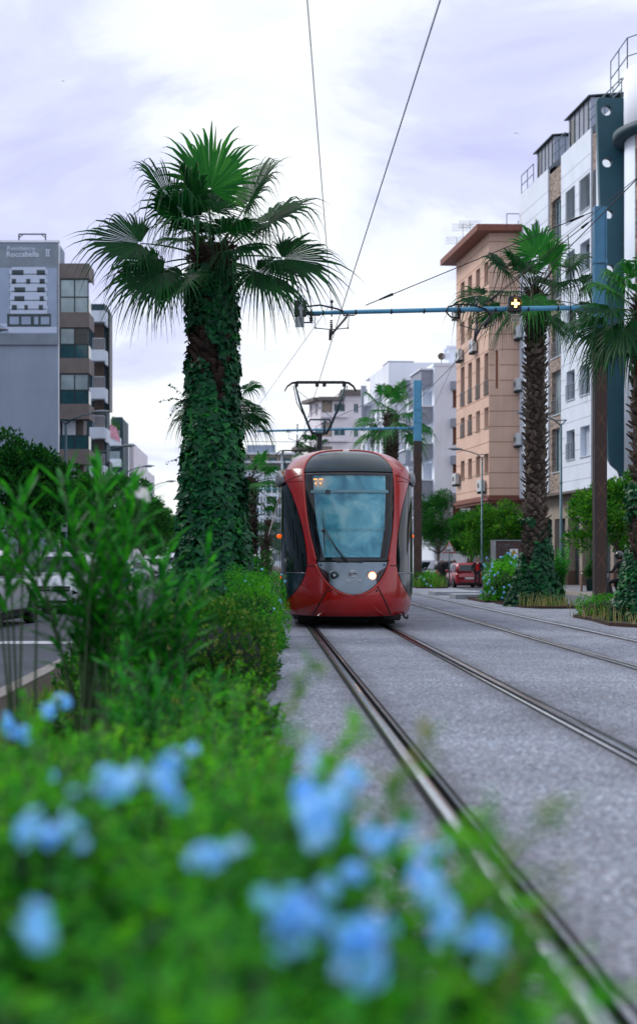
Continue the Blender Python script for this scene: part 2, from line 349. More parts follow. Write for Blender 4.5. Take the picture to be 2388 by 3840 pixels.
# ------------------------------------------------------------------ camera, sky, light
cam = bpy.data.cameras.new('camera'); camo = bpy.data.objects.new('camera', cam); col.objects.link(camo)
camo.location = (0, 0, CZ); camo.rotation_euler = (R(90), 0, 0)
cam.sensor_fit = 'VERTICAL'; cam.sensor_height = 36.0; cam.sensor_width = 24.0; cam.lens = F/2431.0*36.0
cam.shift_x = (756-CX)/2431.0; cam.shift_y = (CY-1215.5)/2431.0
cam.clip_end = 4000; cam.clip_start = .05
cam.dof.use_dof = True; cam.dof.focus_distance = 27.6; cam.dof.aperture_fstop = 1.4; cam.dof.aperture_blades = 0
sc.camera = camo
SUN_EL, SUN_ROT = 41, 303
def sky():
    w = bpy.data.worlds.new('World'); sc.world = w; w.use_nodes = True
    nt = w.node_tree; N = nt.nodes; L = nt.links; N.clear()
    out = N.new('ShaderNodeOutputWorld'); bg = N.new('ShaderNodeBackground'); L.new(bg.outputs[0], out.inputs[0]); bg.inputs['Strength'].default_value = .1
    st = N.new('ShaderNodeTexSky'); st.sky_type = 'NISHITA'; st.sun_disc = False; st.sun_elevation = R(SUN_EL); st.sun_rotation = R(SUN_ROT)
    tc = N.new('ShaderNodeTexCoord'); sx = N.new('ShaderNodeSeparateXYZ'); L.new(tc.outputs['Generated'], sx.inputs[0])
    def math_(op, a, b=None, c=None):
        n = N.new('ShaderNodeMath'); n.operation = op
        for i, q in enumerate((a, b, c)):
            if q is None: continue
            if isinstance(q, (int, float)): n.inputs[i].default_value = q
            else: L.new(q, n.inputs[i])
        return n.outputs[0]
    den = math_('ADD', math_('MAXIMUM', sx.outputs['Z'], 0), .22)
    u = math_('DIVIDE', sx.outputs['X'], den); v = math_('DIVIDE', sx.outputs['Y'], den)
    cb = N.new('ShaderNodeCombineXYZ'); L.new(u, cb.inputs[0]); L.new(v, cb.inputs[1])
    def nz(scale, off, det=6, rough=.55, dist=.3):
        mp = N.new('ShaderNodeMapping'); mp.inputs['Location'].default_value = off; L.new(cb.outputs[0], mp.inputs[0])
        n = N.new('ShaderNodeTexNoise'); n.inputs['Scale'].default_value = scale; n.inputs['Detail'].default_value = det; n.inputs['Roughness'].default_value = rough; n.inputs['Distortion'].default_value = dist
        L.new(mp.outputs[0], n.inputs['Vector']); return n.outputs['Fac']
    n1 = nz(2.9, (3.35, 1.2, 0), 7, .58, .6); n2 = nz(.9, (8.3, 2.7, 0), 3)
    # a heavier bank of cloud low in the east of the view
    def blob(d, width):
        d = V3(d).normalized(); dp = N.new('ShaderNodeVectorMath'); dp.operation = 'DOT_PRODUCT'; dp.inputs[1].default_value = d
        L.new(tc.outputs['Generated'], dp.inputs[0])
        mr = N.new('ShaderNodeMapRange'); mr.interpolation_type = 'SMOOTHSTEP'; mr.inputs['From Min'].default_value = math.cos(width); mr.inputs['From Max'].default_value = 1
        L.new(dp.outputs['Value'], mr.inputs['Value']); return mr.outputs[0]
    def pd(px, py): return ((px-CX)/F, 1, (CY-py)/F)
    s = math_('ADD', math_('MULTIPLY', n1, 1.0), math_('MULTIPLY', n2, .45)); s = math_('SUBTRACT', s, .115)
    s = math_('ADD', s, math_('MULTIPLY', blob(pd(1120, 300), .13), .20))
    s = math_('ADD', s, math_('MULTIPLY', blob(pd(60, 430), .14), .15))
    s = math_('ADD', s, math_('MULTIPLY', blob(pd(330, 780), .08), .06))
    s = math_('SUBTRACT', s, math_('MULTIPLY', blob(pd(720, 180), .15), .13))
    s = math_('SUBTRACT', s, math_('MULTIPLY', blob(pd(800, 900), .12), .12))
    cr = N.new('ShaderNodeValToRGB'); e = cr.color_ramp.elements
    e[0].position = .50; e[0].color = (7.2, 7.4, 7.6, 1); e[1].position = .95; e[1].color = (4.3, 4.4, 6.9, 1)
    k = e.new(.59); k.color = (6.7, 7.0, 8.0, 1)
    k = e.new(.70); k.color = (5.4, 5.7, 7.5, 1)
    L.new(s, cr.inputs[0])
    mx = N.new('ShaderNodeMix'); mx.data_type = 'RGBA'; mx.inputs['Factor'].default_value = .93
    L.new(st.outputs[0], mx.inputs['A']); L.new(cr.outputs[0], mx.inputs['B'])
    L.new(mx.outputs['Result'], bg.inputs['Color'])
sky()
sun = bpy.data.lights.new('sun', 'SUN'); sun.energy = 1.5; sun.angle = R(20); sun.color = (1, .97, .93)
suno = bpy.data.objects.new('sun', sun); col.objects.link(suno)
# sky sun_rotation is measured clockwise from +Y; the lamp shines along its -Z
sd = V3((math.sin(R(SUN_ROT))*math.cos(R(SUN_EL)), math.cos(R(SUN_ROT))*math.cos(R(SUN_EL)), math.sin(R(SUN_EL))))
suno.rotation_euler = sd.to_track_quat('Z', 'Y').to_euler(); suno.location = sd*50
sc.view_settings.view_transform = 'Standard'; sc.view_settings.look = 'None'; sc.view_settings.exposure = .56; sc.view_settings.gamma = 1
sc.render.engine = 'CYCLES'; sc.cycles.use_denoising = True
sc.cycles.max_bounces = 8; sc.cycles.transparent_max_bounces = 12; sc.cycles.caustics_reflective = False; sc.cycles.caustics_refractive = False
# ------------------------------------------------------------------ ground, roads, rails
def road_z(y): return -.14 - max(0, min(y, 115) - 55)*.0062
def sheet(name, x0, x1, ys, zf, m, kerb=None, kind='structure'):
    mb = MB()
    for a, b in zip(ys, ys[1:]):
        mb.poly([(x0, a, zf(a)), (x1, a, zf(a)), (x1, b, zf(b)), (x0, b, zf(b))])
    o = mb.build(name, m); tag(o, kind=kind); return o
YS = [-8, 10, 25, 40, 55, 75, 95, 115, 200, 330]
mb = MB(); mb.poly([(-900, -200, -.9), (900, -200, -.9), (900, 2200, -.9), (-900, 2200, -.9)])
tag(mb.build('ground', M['soil']), kind='structure')
def slab(name, x0, x1, zf, m, depth=.8, y0=-8, y1=330):
    mb = MB(); ys = [y for y in YS if y0 < y < y1]; ys = [y0] + ys + [y1]
    for a, b in zip(ys, ys[1:]):
        for (p, q) in (((x0, 0), (x1, 0)), ((x1, 0), (x1, -depth)), ((x0, -depth), (x0, 0))):
            mb.poly([(p[0], a, zf(a)+p[1]), (q[0], a, zf(a)+q[1]), (q[0], b, zf(b)+q[1]), (p[0], b, zf(b)+p[1])])
    for y in (y0, y1):
        mb.poly([(x0, y, zf(y)), (x1, y, zf(y)), (x1, y, zf(y)-depth), (x0, y, zf(y)-depth)])
    o = mb.build(name, m, fix=True); tag(o, kind='structure'); return o
flat = lambda y: 0.0
slab('tramway_paving', .02, 8.72, flat, M['pave'])
slab('median_soil', -2.42, .0, lambda y: .02, M['soil'])
slab('left_road', -9.2, -2.6, lambda y: -.14, M['asphalt'], .6)
slab('left_pavement', -14.5, -9.36, lambda y: -.01, M['side'], .6)
slab('right_road', 8.95, 13.2, road_z, M['asphalt'], .6)
slab('right_pavement', 13.38, 26, lambda y: road_z(y)+.13, M['side'], .6, -8, 77)
slab('right_pavement', 14.5, 26, lambda y: road_z(y)+.13, M['side'], .6, 77, 330)
slab('parking_bay', 13.2, 14.5, road_z, M['asphalt'], .6, 77, 330)
slab('median_kerb', -2.6, -2.42, lambda y: .03, M['kerb'], .6)
slab('left_kerb', -9.36, -9.2, lambda y: 0, M['kerb'], .6)
slab('platform_kerb', 8.72, 8.95, lambda y: .004, M['concrete'], .9)
slab('right_kerb', 13.2, 13.38, lambda y: road_z(y)+.145, M['kerb'], .6, -8, 77)
slab('right_kerb', 14.34, 14.5, lambda y: road_z(y)+.145, M['kerb'], .6, 77.2, 330)
mb = MB(); mb.poly([(-4.6, 24.5, -.136), (-2.62, 24.5, -.136), (-2.62, 25.35, -.136), (-4.6, 25.35, -.136)])
for k in range(3, 40): mb.poly([(-5.95, 6*k+12, -.136), (-5.83, 6*k+12, -.136), (-5.83, 6*k+14.5, -.136), (-5.95, 6*k+14.5, -.136)])
tag(mb.build('road_markings', M['marking']), kind='structure')
# open ground on the left, beyond the pavement
slab('left_plot', -60, -14.5, lambda y: -.02, M['side'], .6)
slab('right_plot', 26, 80, lambda y: road_z(y)+.12, M['side'], .6)

def rail(xc, inner, label):
    """grooved rail: broad head, flange groove on the inner side, narrow keeper, rubber along both edges"""
    s = 1 if inner > 0 else -1
    mb = MB(); y0, y1 = -6, 150
    def strip(a, b, za, zb, m, sm=False):
        xa, xb = xc + s*a, xc + s*b
        pts = [(xa, y0, za), (xb, y0, zb), (xb, y1, zb), (xa, y1, za)]
        if s < 0: pts = pts[::-1]
        mb.poly(pts, m, sm)
    strip(-.102, -.066, .004, .004, 2)
    pr = [(-.066, .004), (-.060, .012), (-.045, .0165), (-.02, .0175), (0, .015), (.008, .006)]
    for (a, za), (b, zb) in zip(pr, pr[1:]): strip(a, b, za, zb, 0, True)
    strip(.008, .014, .006, -.035, 1); strip(.014, .05, -.035, -.035, 1); strip(.05, .053, -.035, .008, 1)
    strip(.053, .060, .008, .012, 0); strip(.060, .076, .012, .006, 0)
    strip(.076, .102, .004, .004, 2)
    o = mb.build('tram_rail', [M['steel'], M['groove'], M['rubber']])
    o.location = (0, 0, 0); tag(o, label, 'rail', 'grooved tram rails')
rail(.985, 1, 'grooved steel rail nearest the flowering bushes, under the left wheels of the red tram')
rail(2.475, -1, 'grooved steel rail under the right wheels of the red tram')
rail(4.545, 1, 'grooved steel rail of the empty track, the one closer to the red tram')
rail(6.03, -1, 'thin bright rail of the empty track, the one closer to the palm planters')
# the groove needs a slot in the paving: cut by laying the paving in strips instead of one sheet
def repave():
    o = bpy.data.objects['tramway_paving']; me = o.data; bpy.data.objects.remove(o); 
    mb = MB(); edges = [.02]
    for xc in (.985, 2.475, 4.545, 6.03): edges += [xc-.1, xc+.1]
    edges.append(8.72)
    for a, b in zip(edges[::2], edges[1::2]):
        for ya, yb in ((-8, 70), (70, 330)): mb.poly([(a, ya, 0), (b, ya, 0), (b, yb, 0), (a, yb, 0)])
    mb.poly([(.02, -8, -.06), (8.72, -8, -.06), (8.72, 330, -.06), (.02, 330, -.06)], 1)
    o = mb.build('tramway_paving', [M['pave'], M['groove']]); tag(o, kind='structure')
repave()

# ------------------------------------------------------------------ the tram
TX, TY = 1.735, 26.75
M['red'] = mat('tram_red_paint', (.36, .008, .006), .25, 0, .4, var=.12, scale=1.3, coat=.5, dirt=.18)
M['red_edge'] = mat('tram_red_edge', (.40, .03, .025), .4, 0, .4, var=.1, coat=.1)
M['silver'] = mat('tram_silver', (.17, .22, .26), .30, .55, .5, var=.15, scale=2.5, coat=.3)
M['visor'] = mat('tram_visor', (.011, .032, .042), .16, 0, .35, var=.3, scale=1.5)
M['tram_glass'] = mat('tram_side_glass', (.006, .013, .014), .03, 0, .28, var=.3, scale=1)
M['hull'] = mat('tram_black_gap', (.004, .004, .005), .8, var=.2)
M['maroon'] = mat('tram_maroon_panel', (.03, .009, .012), .25, 0, .5, var=.2)
M['chrome'] = mat('chrome', (.5, .52, .55), .15, 1, var=.1)
M['under'] = mat('tram_underframe', (.008, .008, .009), .8, var=.3)
M['windscreen'] = see_glass('tram_windscreen', (.74, .92, .95))
M['led'] = mat('amber_led', (.3, .08, .01), .5, emit=(1, .22, .03), estr=3, var=.05)
M['lamp_on'] = mat('headlamp_lit', (.9, .6, .4), .3, emit=(1, .62, .34), estr=9, var=.05)
M['lamp_warm'] = mat('headlamp_glow_ring', (.8, .2, .08), .3, emit=(1, .25, .10), estr=3, var=.05)
M['lamp_off'] = mat('headlamp_glass', (.02, .04, .045), .06, var=.3)
M['amber'] = mat('amber_lens', (.75, .10, .01), .2, emit=(1, .15, .01), estr=.5, var=.1)
M['red_lens'] = mat('red_lens', (.6, .01, .01), .2, emit=(1, .04, .02), estr=1.2, var=.1)
M['roof_grey'] = mat('tram_roof_grey', (.22, .235, .25), .45, .2, var=.15)
M['side_silver'] = mat('tram_side_metal', (.36, .40, .43), .25, .7, var=.25, scale=1.5)
def blind_mat():
    """the pale partition cloth behind the driver: a soft woven swirl in two blues"""
    m = bpy.data.materials.new('cab_blind'); nt, N, L = nodes_of(m)
    out = N.new('ShaderNodeOutputMaterial'); b = N.new('ShaderNodeBsdfPrincipled'); L.new(b.outputs[0], out.inputs[0]); b.inputs['Roughness'].default_value = .5
    tc = N.new('ShaderNodeTexCoord'); n1 = N.new('ShaderNodeTexNoise'); n1.inputs['Scale'].default_value = 1.7; n1.inputs['Distortion'].default_value = 1.1; n1.inputs['Detail'].default_value = 4
    L.new(tc.outputs['Object'], n1.inputs['Vector'])
    cr = N.new('ShaderNodeValToRGB'); e = cr.color_ramp.elements; e[0].position = .33; e[0].color = (.07, .36, .52, 1); e[1].position = .68; e[1].color = (.72, .97, 1.0, 1)
    k = e.new(.5); k.color = (.28, .70, .84, 1)
    L.new(n1.outputs['Fac'], cr.inputs[0]); L.new(cr.outputs[0], b.inputs['Base Color']); return m
M['blind'] = blind_mat()
M['cab_dark'] = mat('cab_interior', (.02, .035, .042), .6, var=.3)
M['cab_pale'] = mat('cab_trim', (.35, .55, .62), .5, var=.1)

Y0T = [(.2, .24), (.32, .10), (.55, .0), (.9, .03), (1.3, .17), (1.7, .36), (2.2, .64), (2.6, .92), (3.0, 1.24), (3.2, 1.46), (3.37, 1.76), (3.50, 2.13), (3.60, 2.7), (3.66, 3.4)]
WT = [(.2, 1.19), (.34, 1.26), (.55, 1.30), (.9, 1.325), (2.6, 1.325), (2.85, 1.315), (3.05, 1.275), (3.2, 1.21), (3.35, 1.10), (3.47, .94), (3.575, .70), (3.63, .45), (3.66, .06)]
NE = 2.35
def tsurf(s, z, off=0.0):
    W = smooth_tab(WT, z); y0 = smooth_tab(Y0T, z); D = max(2.35-y0, .9)
    if z > 2.9: D = max(D, .9 + (z-2.9)*.3)
    a = min(abs(s), 1)*PI/2
    sn, cs = max(math.sin(a), 0)**(2/NE), max(math.cos(a), 0)**(2/NE)
    x = W*sn; y = y0 + D*(1-cs)
    if abs(s) > 1: y += (abs(s)-1)*3.0
    x -= off*min(1, sn*1.2); y += off*cs
    return V3((TX + (x if s >= 0 else -x), TY + y, z))
def s_of(x, z):
    W = smooth_tab(WT, z); q = min(max(abs(x)/W, 0), 1)
    return math.asin(min(1, q**(NE/2)))/(PI/2)
def patch(mb, z0, z1, c0, c1, nz=30, ns=14, m=0, off=0, zf=None, flip=False):
    rows = []
    for i in range(nz+1):
        z = z0 + (z1-z0)*i/nz
        a, b = c0(z), c1(z)
        rows.append([tsurf(a + (b-a)*j/ns, z + (zf(a + (b-a)*j/ns, z) if zf else 0), off) for j in range(ns+1)])
    mb.grid(rows, m, True, flip)
GLASSW = [(1.28, .675), (1.55, .735), (1.8, .79), (2.2, .845), (2.6, .875), (3.04, .885)]
FRAMEW = [(1.05, .885), (1.2, .862), (1.45, .872), (1.7, .90), (2.0, .955), (2.3, 1.03), (2.55, 1.11), (2.75, 1.18), (2.86, 1.23)]
BUMPW = [(.42, 1.31), (.48, 1.26), (.58, 1.17), (.72, 1.06), (.9, .95), (1.05, .895), (1.22, .86)]
VISORW = [(3.06, .885), (3.14, .87), (3.23, .835), (3.33, .775), (3.41, .70), (3.475, .59), (3.52, .44), (3.545, .25), (3.55, .0)]
SMILE = [(.655, 0), (.665, .10), (.68, .16), (.71, .235), (.76, .325), (.84, .425), (.95, .52), (1.08, .60), (1.18, .645), (1.265, .675)]
gw = lambda z: s_of(smooth_tab(GLASSW, z), z)
fw = lambda z: s_of(smooth_tab(FRAMEW, z), z)
bw = lambda z: s_of(smooth_tab(BUMPW, z), z) if z > .43 else 1.0
vw = lambda z: s_of(smooth_tab(VISORW, z), z)
sw = lambda z: s_of(smooth_tab(SMILE, z), z) if z > .655 else 0.0
def build_tram():
    t = thing('tram', 'red low floor tram with a big raked windscreen and one lit headlamp, facing the camera', 'tram', (TX, TY, 0))
    g = .006
    # black inner hull that shows in the gaps
    mb = MB(); patch(mb, .22, 1.27, lambda z: -1.5, lambda z: 1.5, 24, 60, 0, .03)
    for sg in (-1, 1):
        patch(mb, 1.27, 3.05, lambda z: sg*(gw(z)-.02), lambda z: sg*1.5, 24, 20, 0, .03, flip=sg < 0)
    mb.build('inner_hull', M['hull'], t)
    # windscreen, with the black band printed round its edge
    mb = MB(); patch(mb, 1.30, 3.03, lambda z: -gw(z)+g, lambda z: gw(z)-g, 40, 30)
    ws = mb.build('windscreen', M['windscreen'], t)
    mb = MB()
    for sg in (-1, 1): patch(mb, 1.30, 3.03, lambda z: sg*(gw(z)-g), lambda z: sg*(gw(z)-.03), 40, 4, 0, .012, flip=sg > 0)
    patch(mb, 1.285, 1.335, lambda z: -gw(z)+g, lambda z: gw(z)-g, 3, 30, 0, .012); patch(mb, 3.005, 3.035, lambda z: -gw(z)+g, lambda z: gw(z)-g, 3, 30, 0, .012)
    mb.build('windscreen_border', M['black'], ws)
    mb = MB(); patch(mb, 3.06, 3.55, lambda z: -vw(z), lambda z: vw(z), 34, 30); mb.build('destination_visor', M['visor'], t)
    # red surround: pillars, roof dome
    mb = MB()
    for sg in (-1, 1):
        patch(mb, 1.205, 2.86, lambda z: sg*(gw(z)+g), lambda z: sg*(fw(z)-g), 44, 10, 0, flip=sg < 0)
        patch(mb, 2.872, 3.05, lambda z: sg*(gw(z)+g), lambda z: sg*1.75, 8, 30, 0, flip=sg < 0)
        patch(mb, 3.05, 3.55, lambda z: sg*(vw(z)+g*1.5), lambda z: sg*1.75, 34, 30, 0, flip=sg < 0)
        patch(mb, 3.55, 3.66, lambda z: 0, lambda z: sg*1.75, 10, 30, 0, flip=sg < 0)
    mb.build('front_surround', M['red'], t)
    # paler lip running round windscreen and visor
    mb = MB()
    for sg in (-1, 1):
        pts = [tsurf(sg*(gw(z)+.004), z, -.006) for z in [1.3+1.75*i/40 for i in range(41)]]
        pts += [tsurf(sg*(vw(z)+.004), z, -.006) for z in [3.06, 3.1, 3.14, 3.18, 3.23, 3.28, 3.33, 3.37, 3.41, 3.445, 3.475, 3.5, 3.52, 3.535, 3.545, 3.549]]
        mb.tube(pts, .021, 6)
        pts = [tsurf(sg*(sw(z)+.012), z-.012, -.004) for z in [.656, .66, .665, .67, .68, .695, .71, .735, .76, .8, .84, .9, .95, 1.02, 1.08, 1.13, 1.18, 1.23]]
        mb.tube(pts, .022, 6)
    mb.build('surround_lip', M['red_edge'], t)
    # lower bumper
    mb = MB()
    def bump_low(z): return 1.6
    for sg in (-1, 1):
        patch(mb, .24, .435, lambda z: 0, lambda z: sg*1.45, 6, 30, 0, flip=sg < 0)
        patch(mb, .435, 1.19, lambda z: sg*(sw(z)+(.012 if z > .66 else 0)), lambda z: sg*(bw(z)-g), 46, 16, 0, flip=sg < 0)
    mb.build('bumper', M['red'], t)
    def seam(pts, w=.011):
        mb = MB(); mb.tube([tsurf(s_of(x, z)*(1 if x > 0 else -1), z, -.001) for x, z in pts], w, 6); mb.build('panel_seam', M['hull'], t)
    for sg in (-1, 1):
        seam([(sg*(.435+(.31*k/12)), .86-.60*k/12) for k in range(13)], .012)
        seam([(sg*(.66+.22*k/6), 1.20-.0*k) for k in range(7)], .010)
        seam([(sg*(.90+.40*k/10), 2.99-.13*(k/10)**1.6) for k in range(11)], .007)
        mb = MB(); mb.ball(tsurf(s_of(.44, .73)*sg, .73), (.022, .012, .022), 8, 6); mb.build('tow_cap', M['hull'], t)
    # silver nose with headlamps
    mb = MB(); patch(mb, .66, 1.268, lambda z: -sw(z)+g, lambda z: sw(z)-g, 50, 30); nose = mb.build('nose_panel', M['silver'], t)
    mb = MB()
    for sg in (-1, 1):
        rows = []
        for i in range(13):
            z = .885 + .285*i/12
            inner = curve_tab([(.885, .435), (.95, .45), (1.02, .43), (1.1, .50), (1.14, .58), (1.17, .63)], z)
            a, b = s_of(inner, z), sw(z)-.006
            rows.append([tsurf(sg*(a+(b-a)*j/6), z, -.004) for j in range(7)])
        mb.grid(rows, 0, True, sg < 0)
    mb.build('corner_panel', M['maroon'], nose)
    for sg in (-1, 1):
        c = tsurf(sg*s_of(.357, 1.01), 1.01); Mx = Matrix.Rotation(R(90+5), 3, 'X') @ Matrix.Rotation(0, 3, 'Z')
        Mx = Matrix.Rotation(R(sg*9), 3, 'Z') @ Mx
        mb = MB(); mb.lathe([(.074, -.02), (.098, -.005), (.10, .012), (.085, .022), (.078, .006)], c, 24, 0, Mx)
        hl = mb.build('headlamp', M['silver'], nose)
        if sg > 0: tag(hl, 'lit headlamp on the right of the nose')
        mb = MB(); mb.lathe([(.079, .0), (.072, .018), (.05, .028), (.02, .032)], c, 20, 0, Mx)
        if sg > 0:
            mb.build('lens', M['lamp_warm'], hl)
            mb = MB(); mb.lathe([(.056, .022), (.054, .034), (.03, .040)], c, 20, 0, Mx); mb.build('bulb', M['lamp_on'], hl)
        else:
            mb.build('lens', M['lamp_off'], hl)
            mb = MB(); mb.lathe([(.03, .028), (.028, .038), (.012, .04)], c, 14, 0, Mx); mb.build('bulb', M['chrome'], hl)
    # round maker's emblem and name
    c = tsurf(0, 1.035); Mx = Matrix.Rotation(R(90+9), 3, 'X'); mb = MB()
    for r0, tw in ((.068, 0), (.040, .6)):
        pts = [V3(c) + Mx @ V3((r0*math.cos(a), r0*math.sin(a), .012)) for a in [tw + (2*PI-(.5 if tw else .35))*k/22 for k in range(23)]]
        mb.tube(pts, [.006 + .011*math.sin(PI*k/22) for k in range(23)], 6)
    mb.build('emblem', M['chrome'], nose)
    c = tsurf(0, .918); text_mesh('ALSTOM', .062, .004, M['alu'], nose, Matrix.Translation(c + V3((0, -.012, 0))) @ Matrix.Rotation(R(90+6), 4, 'X') @ Matrix.Scale(1.25, 4, (1, 0, 0)), 'maker_lettering', bold=.0015)
    mb = MB()
    for sg in (-1, 1):
        for x, z, r in ((.60, 1.215, .020), (.63, 1.14, .010), (.455, 1.06, .010), (.44, .93, .012), (.47, .90, .012)):
            mb.ball(tsurf(sg*s_of(x, z), z, -.002), r, 8, 6)
    mb.build('bolt', M['black'], nose)
    # side cab windows and lower dark panels
    for sg in (-1, 1):
        mb = MB(); patch(mb, 1.07, 2.80, lambda z: sg*(fw(z)+g), lambda z: sg*1.62, 36, 26, 0, flip=sg < 0); mb.build('cab_side_window', M['tram_glass'], t)
        mb = MB(); patch(mb, .43, 1.045, lambda z: sg*(bw(z)+g), lambda z: sg*1.62, 30, 26, 0, flip=sg < 0); mb.build('cab_lower_panel', M['visor'], t)
        mb = MB(); mb.tube([tsurf(sg*(fw(1.058)+.0 + (1.6-fw(1.058))*k/20), 1.058, -.004) for k in range(21)], .007, 6); mb.build('window_seam', M['chrome'], t)
        # camera pod under the roof edge
        c = tsurf(sg*1.02, 2.90)
        rings = []
        for k in range(11):
            q = k/10; y = c.y-.42+q*1.15; hh = .21*math.sin(PI*min(.96, q*.75+.10))+.015; ww = .13*math.sin(PI*min(.95, q*.7+.14))+.01
            rings.append([V3((TX+sg*(1.25 + .06*q + ww*(.5+.5*math.cos(2*PI*j/12))*1.15), y, 2.915 + .02*q + hh*math.sin(2*PI*j/12)*(1.0 if math.sin(2*PI*j/12) > 0 else .55))) for j in range(12)])
        mb = MB(); mb.loft(rings, 0, True, True); mb.build('camera_pod', M['roof_grey'], t, fix=True)
        # amber side indicators
        c = tsurf(sg*1.0, 1.80); mb = MB(); mb.ball(c + V3((sg*.035, .25, 0)), (.055, .05, .045), 12, 8); mb.build('indicator_lamp', M['amber'], t)
        c = tsurf(sg*1.05, .99); mb = MB(); mb.box(c.x-.012 if sg < 0 else c.x-.004, c.x+.004 if sg < 0 else c.x+.012, c.y+.1, c.y+.16, .93, 1.0); mb.build('marker_lamp', M['red_lens'], t)
    # wipers
    w = MB()
    def wp(x, z, o=-.03): return tsurf((1 if x > 0 else -1)*s_of(x, z), z, o)
    for dx in (0, .035): w.tube([wp(-.13+dx, 1.285, -.05), wp(-.30+dx*.6, 1.52, -.06), wp(-.50+dx*.5, 1.86+dx*.6, -.06)], .009, 6)
    w.tube([wp(-.515, 1.40, -.025), wp(-.52, 1.7, -.025), wp(-.525, 2.0, -.025), wp(-.528, 2.27, -.025)], [.006, .011, .009, .004], 6)
    w.ball(wp(-.515, 1.87, -.05), (.045, .03, .03), 8, 6); w.bar(wp(-.30, 1.275, -.02), wp(.18, 1.275, -.02), .02, .02)
    w.build('wiper', M['black'], t)
    # cab interior
    mb = MB(); mb.box(TX-.92, TX+.92, TY+2.45, TY+2.5, .7, 3.05); mb.box(TX-1.0, TX+1.0, TY+.9, TY+2.45, .95, 1.0); mb.box(TX-.85, TX+.85, TY+1.75, TY+2.45, 3.02, 3.05)
    mb.build('cab_interior', M['cab_dark'], t)
    rows = []
    for i in range(25):
        z = 1.36 + 1.62*i/24
        rows.append([tsurf((-1+2*j/30)*(gw(z)-.055)*.98, z, .10 + .012*math.sin(j*1.1+z*3)) for j in range(31)])
    mb = MB(); mb.grid(rows, 0, True); mb.build('sun_blind', M['blind'], t)
    mb = MB()
    for z, x0, h in ((2.655, .80, .055), (1.885, .685, .010), (1.915, .685, .006)):
        pts = [[tsurf((-1+2*j/24)*s_of(x0, z+dz), z+dz, .055) for j in range(25)] for dz in (-h/2, h/2)]
        mb.grid(pts, 0, True)
    for sg in (-1, 1):
        pts = [[tsurf(sg*s_of(.68+.025*(z-1.9)+d, z), z, .055) for d in (0, .008)] for z in [1.9+.75*k/12 for k in range(13)]]
        mb.grid(pts, 0, True)
    mb.build('blind_rail', M['cab_pale'], t)
    led = MB()
    for z, x0, w_, h in ((2.90, -.72, .07, .024), (2.90, -.61, .07, .024), (2.815, -.70, .03, .028), (2.815, -.60, .03, .028)):
        rows = [[tsurf(-s_of(abs(x0)-w_*j/3, z+dz), z+dz, .03) for j in range(4)] for dz in (-h/2, h/2)]
        led.grid(rows, 0)
    led.build('route_display', M['led'], t)
    mb = MB(); rows = [[tsurf(s, z, .04) for s in (-s_of(.50, z), -s_of(.40, z))] for z in (2.61, 2.68)]; mb.grid(rows, 0); mb.build('mirror_clip', M['black'], t)
    # the rest of the unit: articulated bodies with window bands; a second unit is coupled behind
    sec = [(1.20, .25), (1.29, .45), (1.325, .95), (1.325, 1.02), (1.325, 2.62), (1.31, 2.70), (1.27, 3.0), (1.18, 3.2), (.98, 3.38), (.62, 3.46), (0, 3.5)]
    ys = [4.25, 9.4, 14.8, 20.2, 25.6, 31.2, 36.8, 42.4, 48, 53.6, 59.2, 63]
    for k, (a, b) in enumerate(zip(ys, ys[1:])):
        mb = MB(); prof = [(-x, z) for x, z in sec] + [(x, z) for x, z in reversed(sec[:-1])]
        r = [[V3((TX+x, TY+y, z)) for x, z in prof] for y in (a+.22, b-.22)]
        mb.loft(r, 0, True, False)
        body = mb.build('body_section', [M['side_silver'] if k % 2 else M['red']], t, fix=True)
        n = 4; L_ = (b-a-.44)
        for sg in (-1, 1):
            wb = MB()
            for q in range(n):
                y0 = TY+a+.22+.06+L_*q/n; y1 = TY+a+.22+L_*(q+1)/n-.04
                x = TX+sg*1.325
                wb.box(min(x, x+sg*.008), max(x, x+sg*.008), y0, y1, 1.02, 2.60)
            wb.build('window_band', M['tram_glass'], body)
        mb = MB()
        r = [[V3((TX+x*.93, TY+y, .3+(z-.3)*.96)) for x, z in prof] for y in (b-.22, b-.1, b, b+.1, b+.22)]
        for q in (1, 3): r[q] = [V3((TX+(p.x-TX)*.96, p.y, p.z)) for p in r[q]]
        mb.loft(r, 0, False, False); mb.build('gangway_bellows', M['black'], t)
    mb = MB()
    for a, b, h in ((6.5, 9, .32), (10, 13.4, .38), (20.8, 24.5, .36), (27, 30, .36), (38, 42, .36)): mb.box(TX-.8, TX+.8, TY+a, TY+b, 3.45, 3.45+h*.55)
    mb.build('roof_equipment', M['roof_grey'], t, bevel=.04)
    mb = MB(); mb.box(TX-1.0, TX+1.0, TY+1.3, TY+62.8, .12, .30); mb.box(TX+.62, TX+.95, TY+.62, TY+1.2, .17, .26)
    mb.tube([(TX+1.02, TY+.9, .30), (TX+1.04, TY+.86, .2), (TX+1.10, TY+.9, .17), (TX+1.12, TY+1.0, .22)], .02, 6)
    mb.box(TX-.98, TX-.5, TY+2.2, TY+2.7, .015, .14); mb.box(TX+.5, TX+.98, TY+2.2, TY+2.7, .015, .14)
    mb.build('underframe', M['under'], t)
    for y in (4.2, 6.0, 17, 18.8, 28, 29.8):
        for sg in (-1, 1):
            mb = MB(); mb.lathe([(.02, -.06), (.30, -.06), (.31, .0), (.29, .06), (.02, .06)], (TX+sg*.745, TY+y, .315), 20, 0, Matrix.Rotation(R(90), 3, 'Y')); mb.build('wheel', M['under'], t)
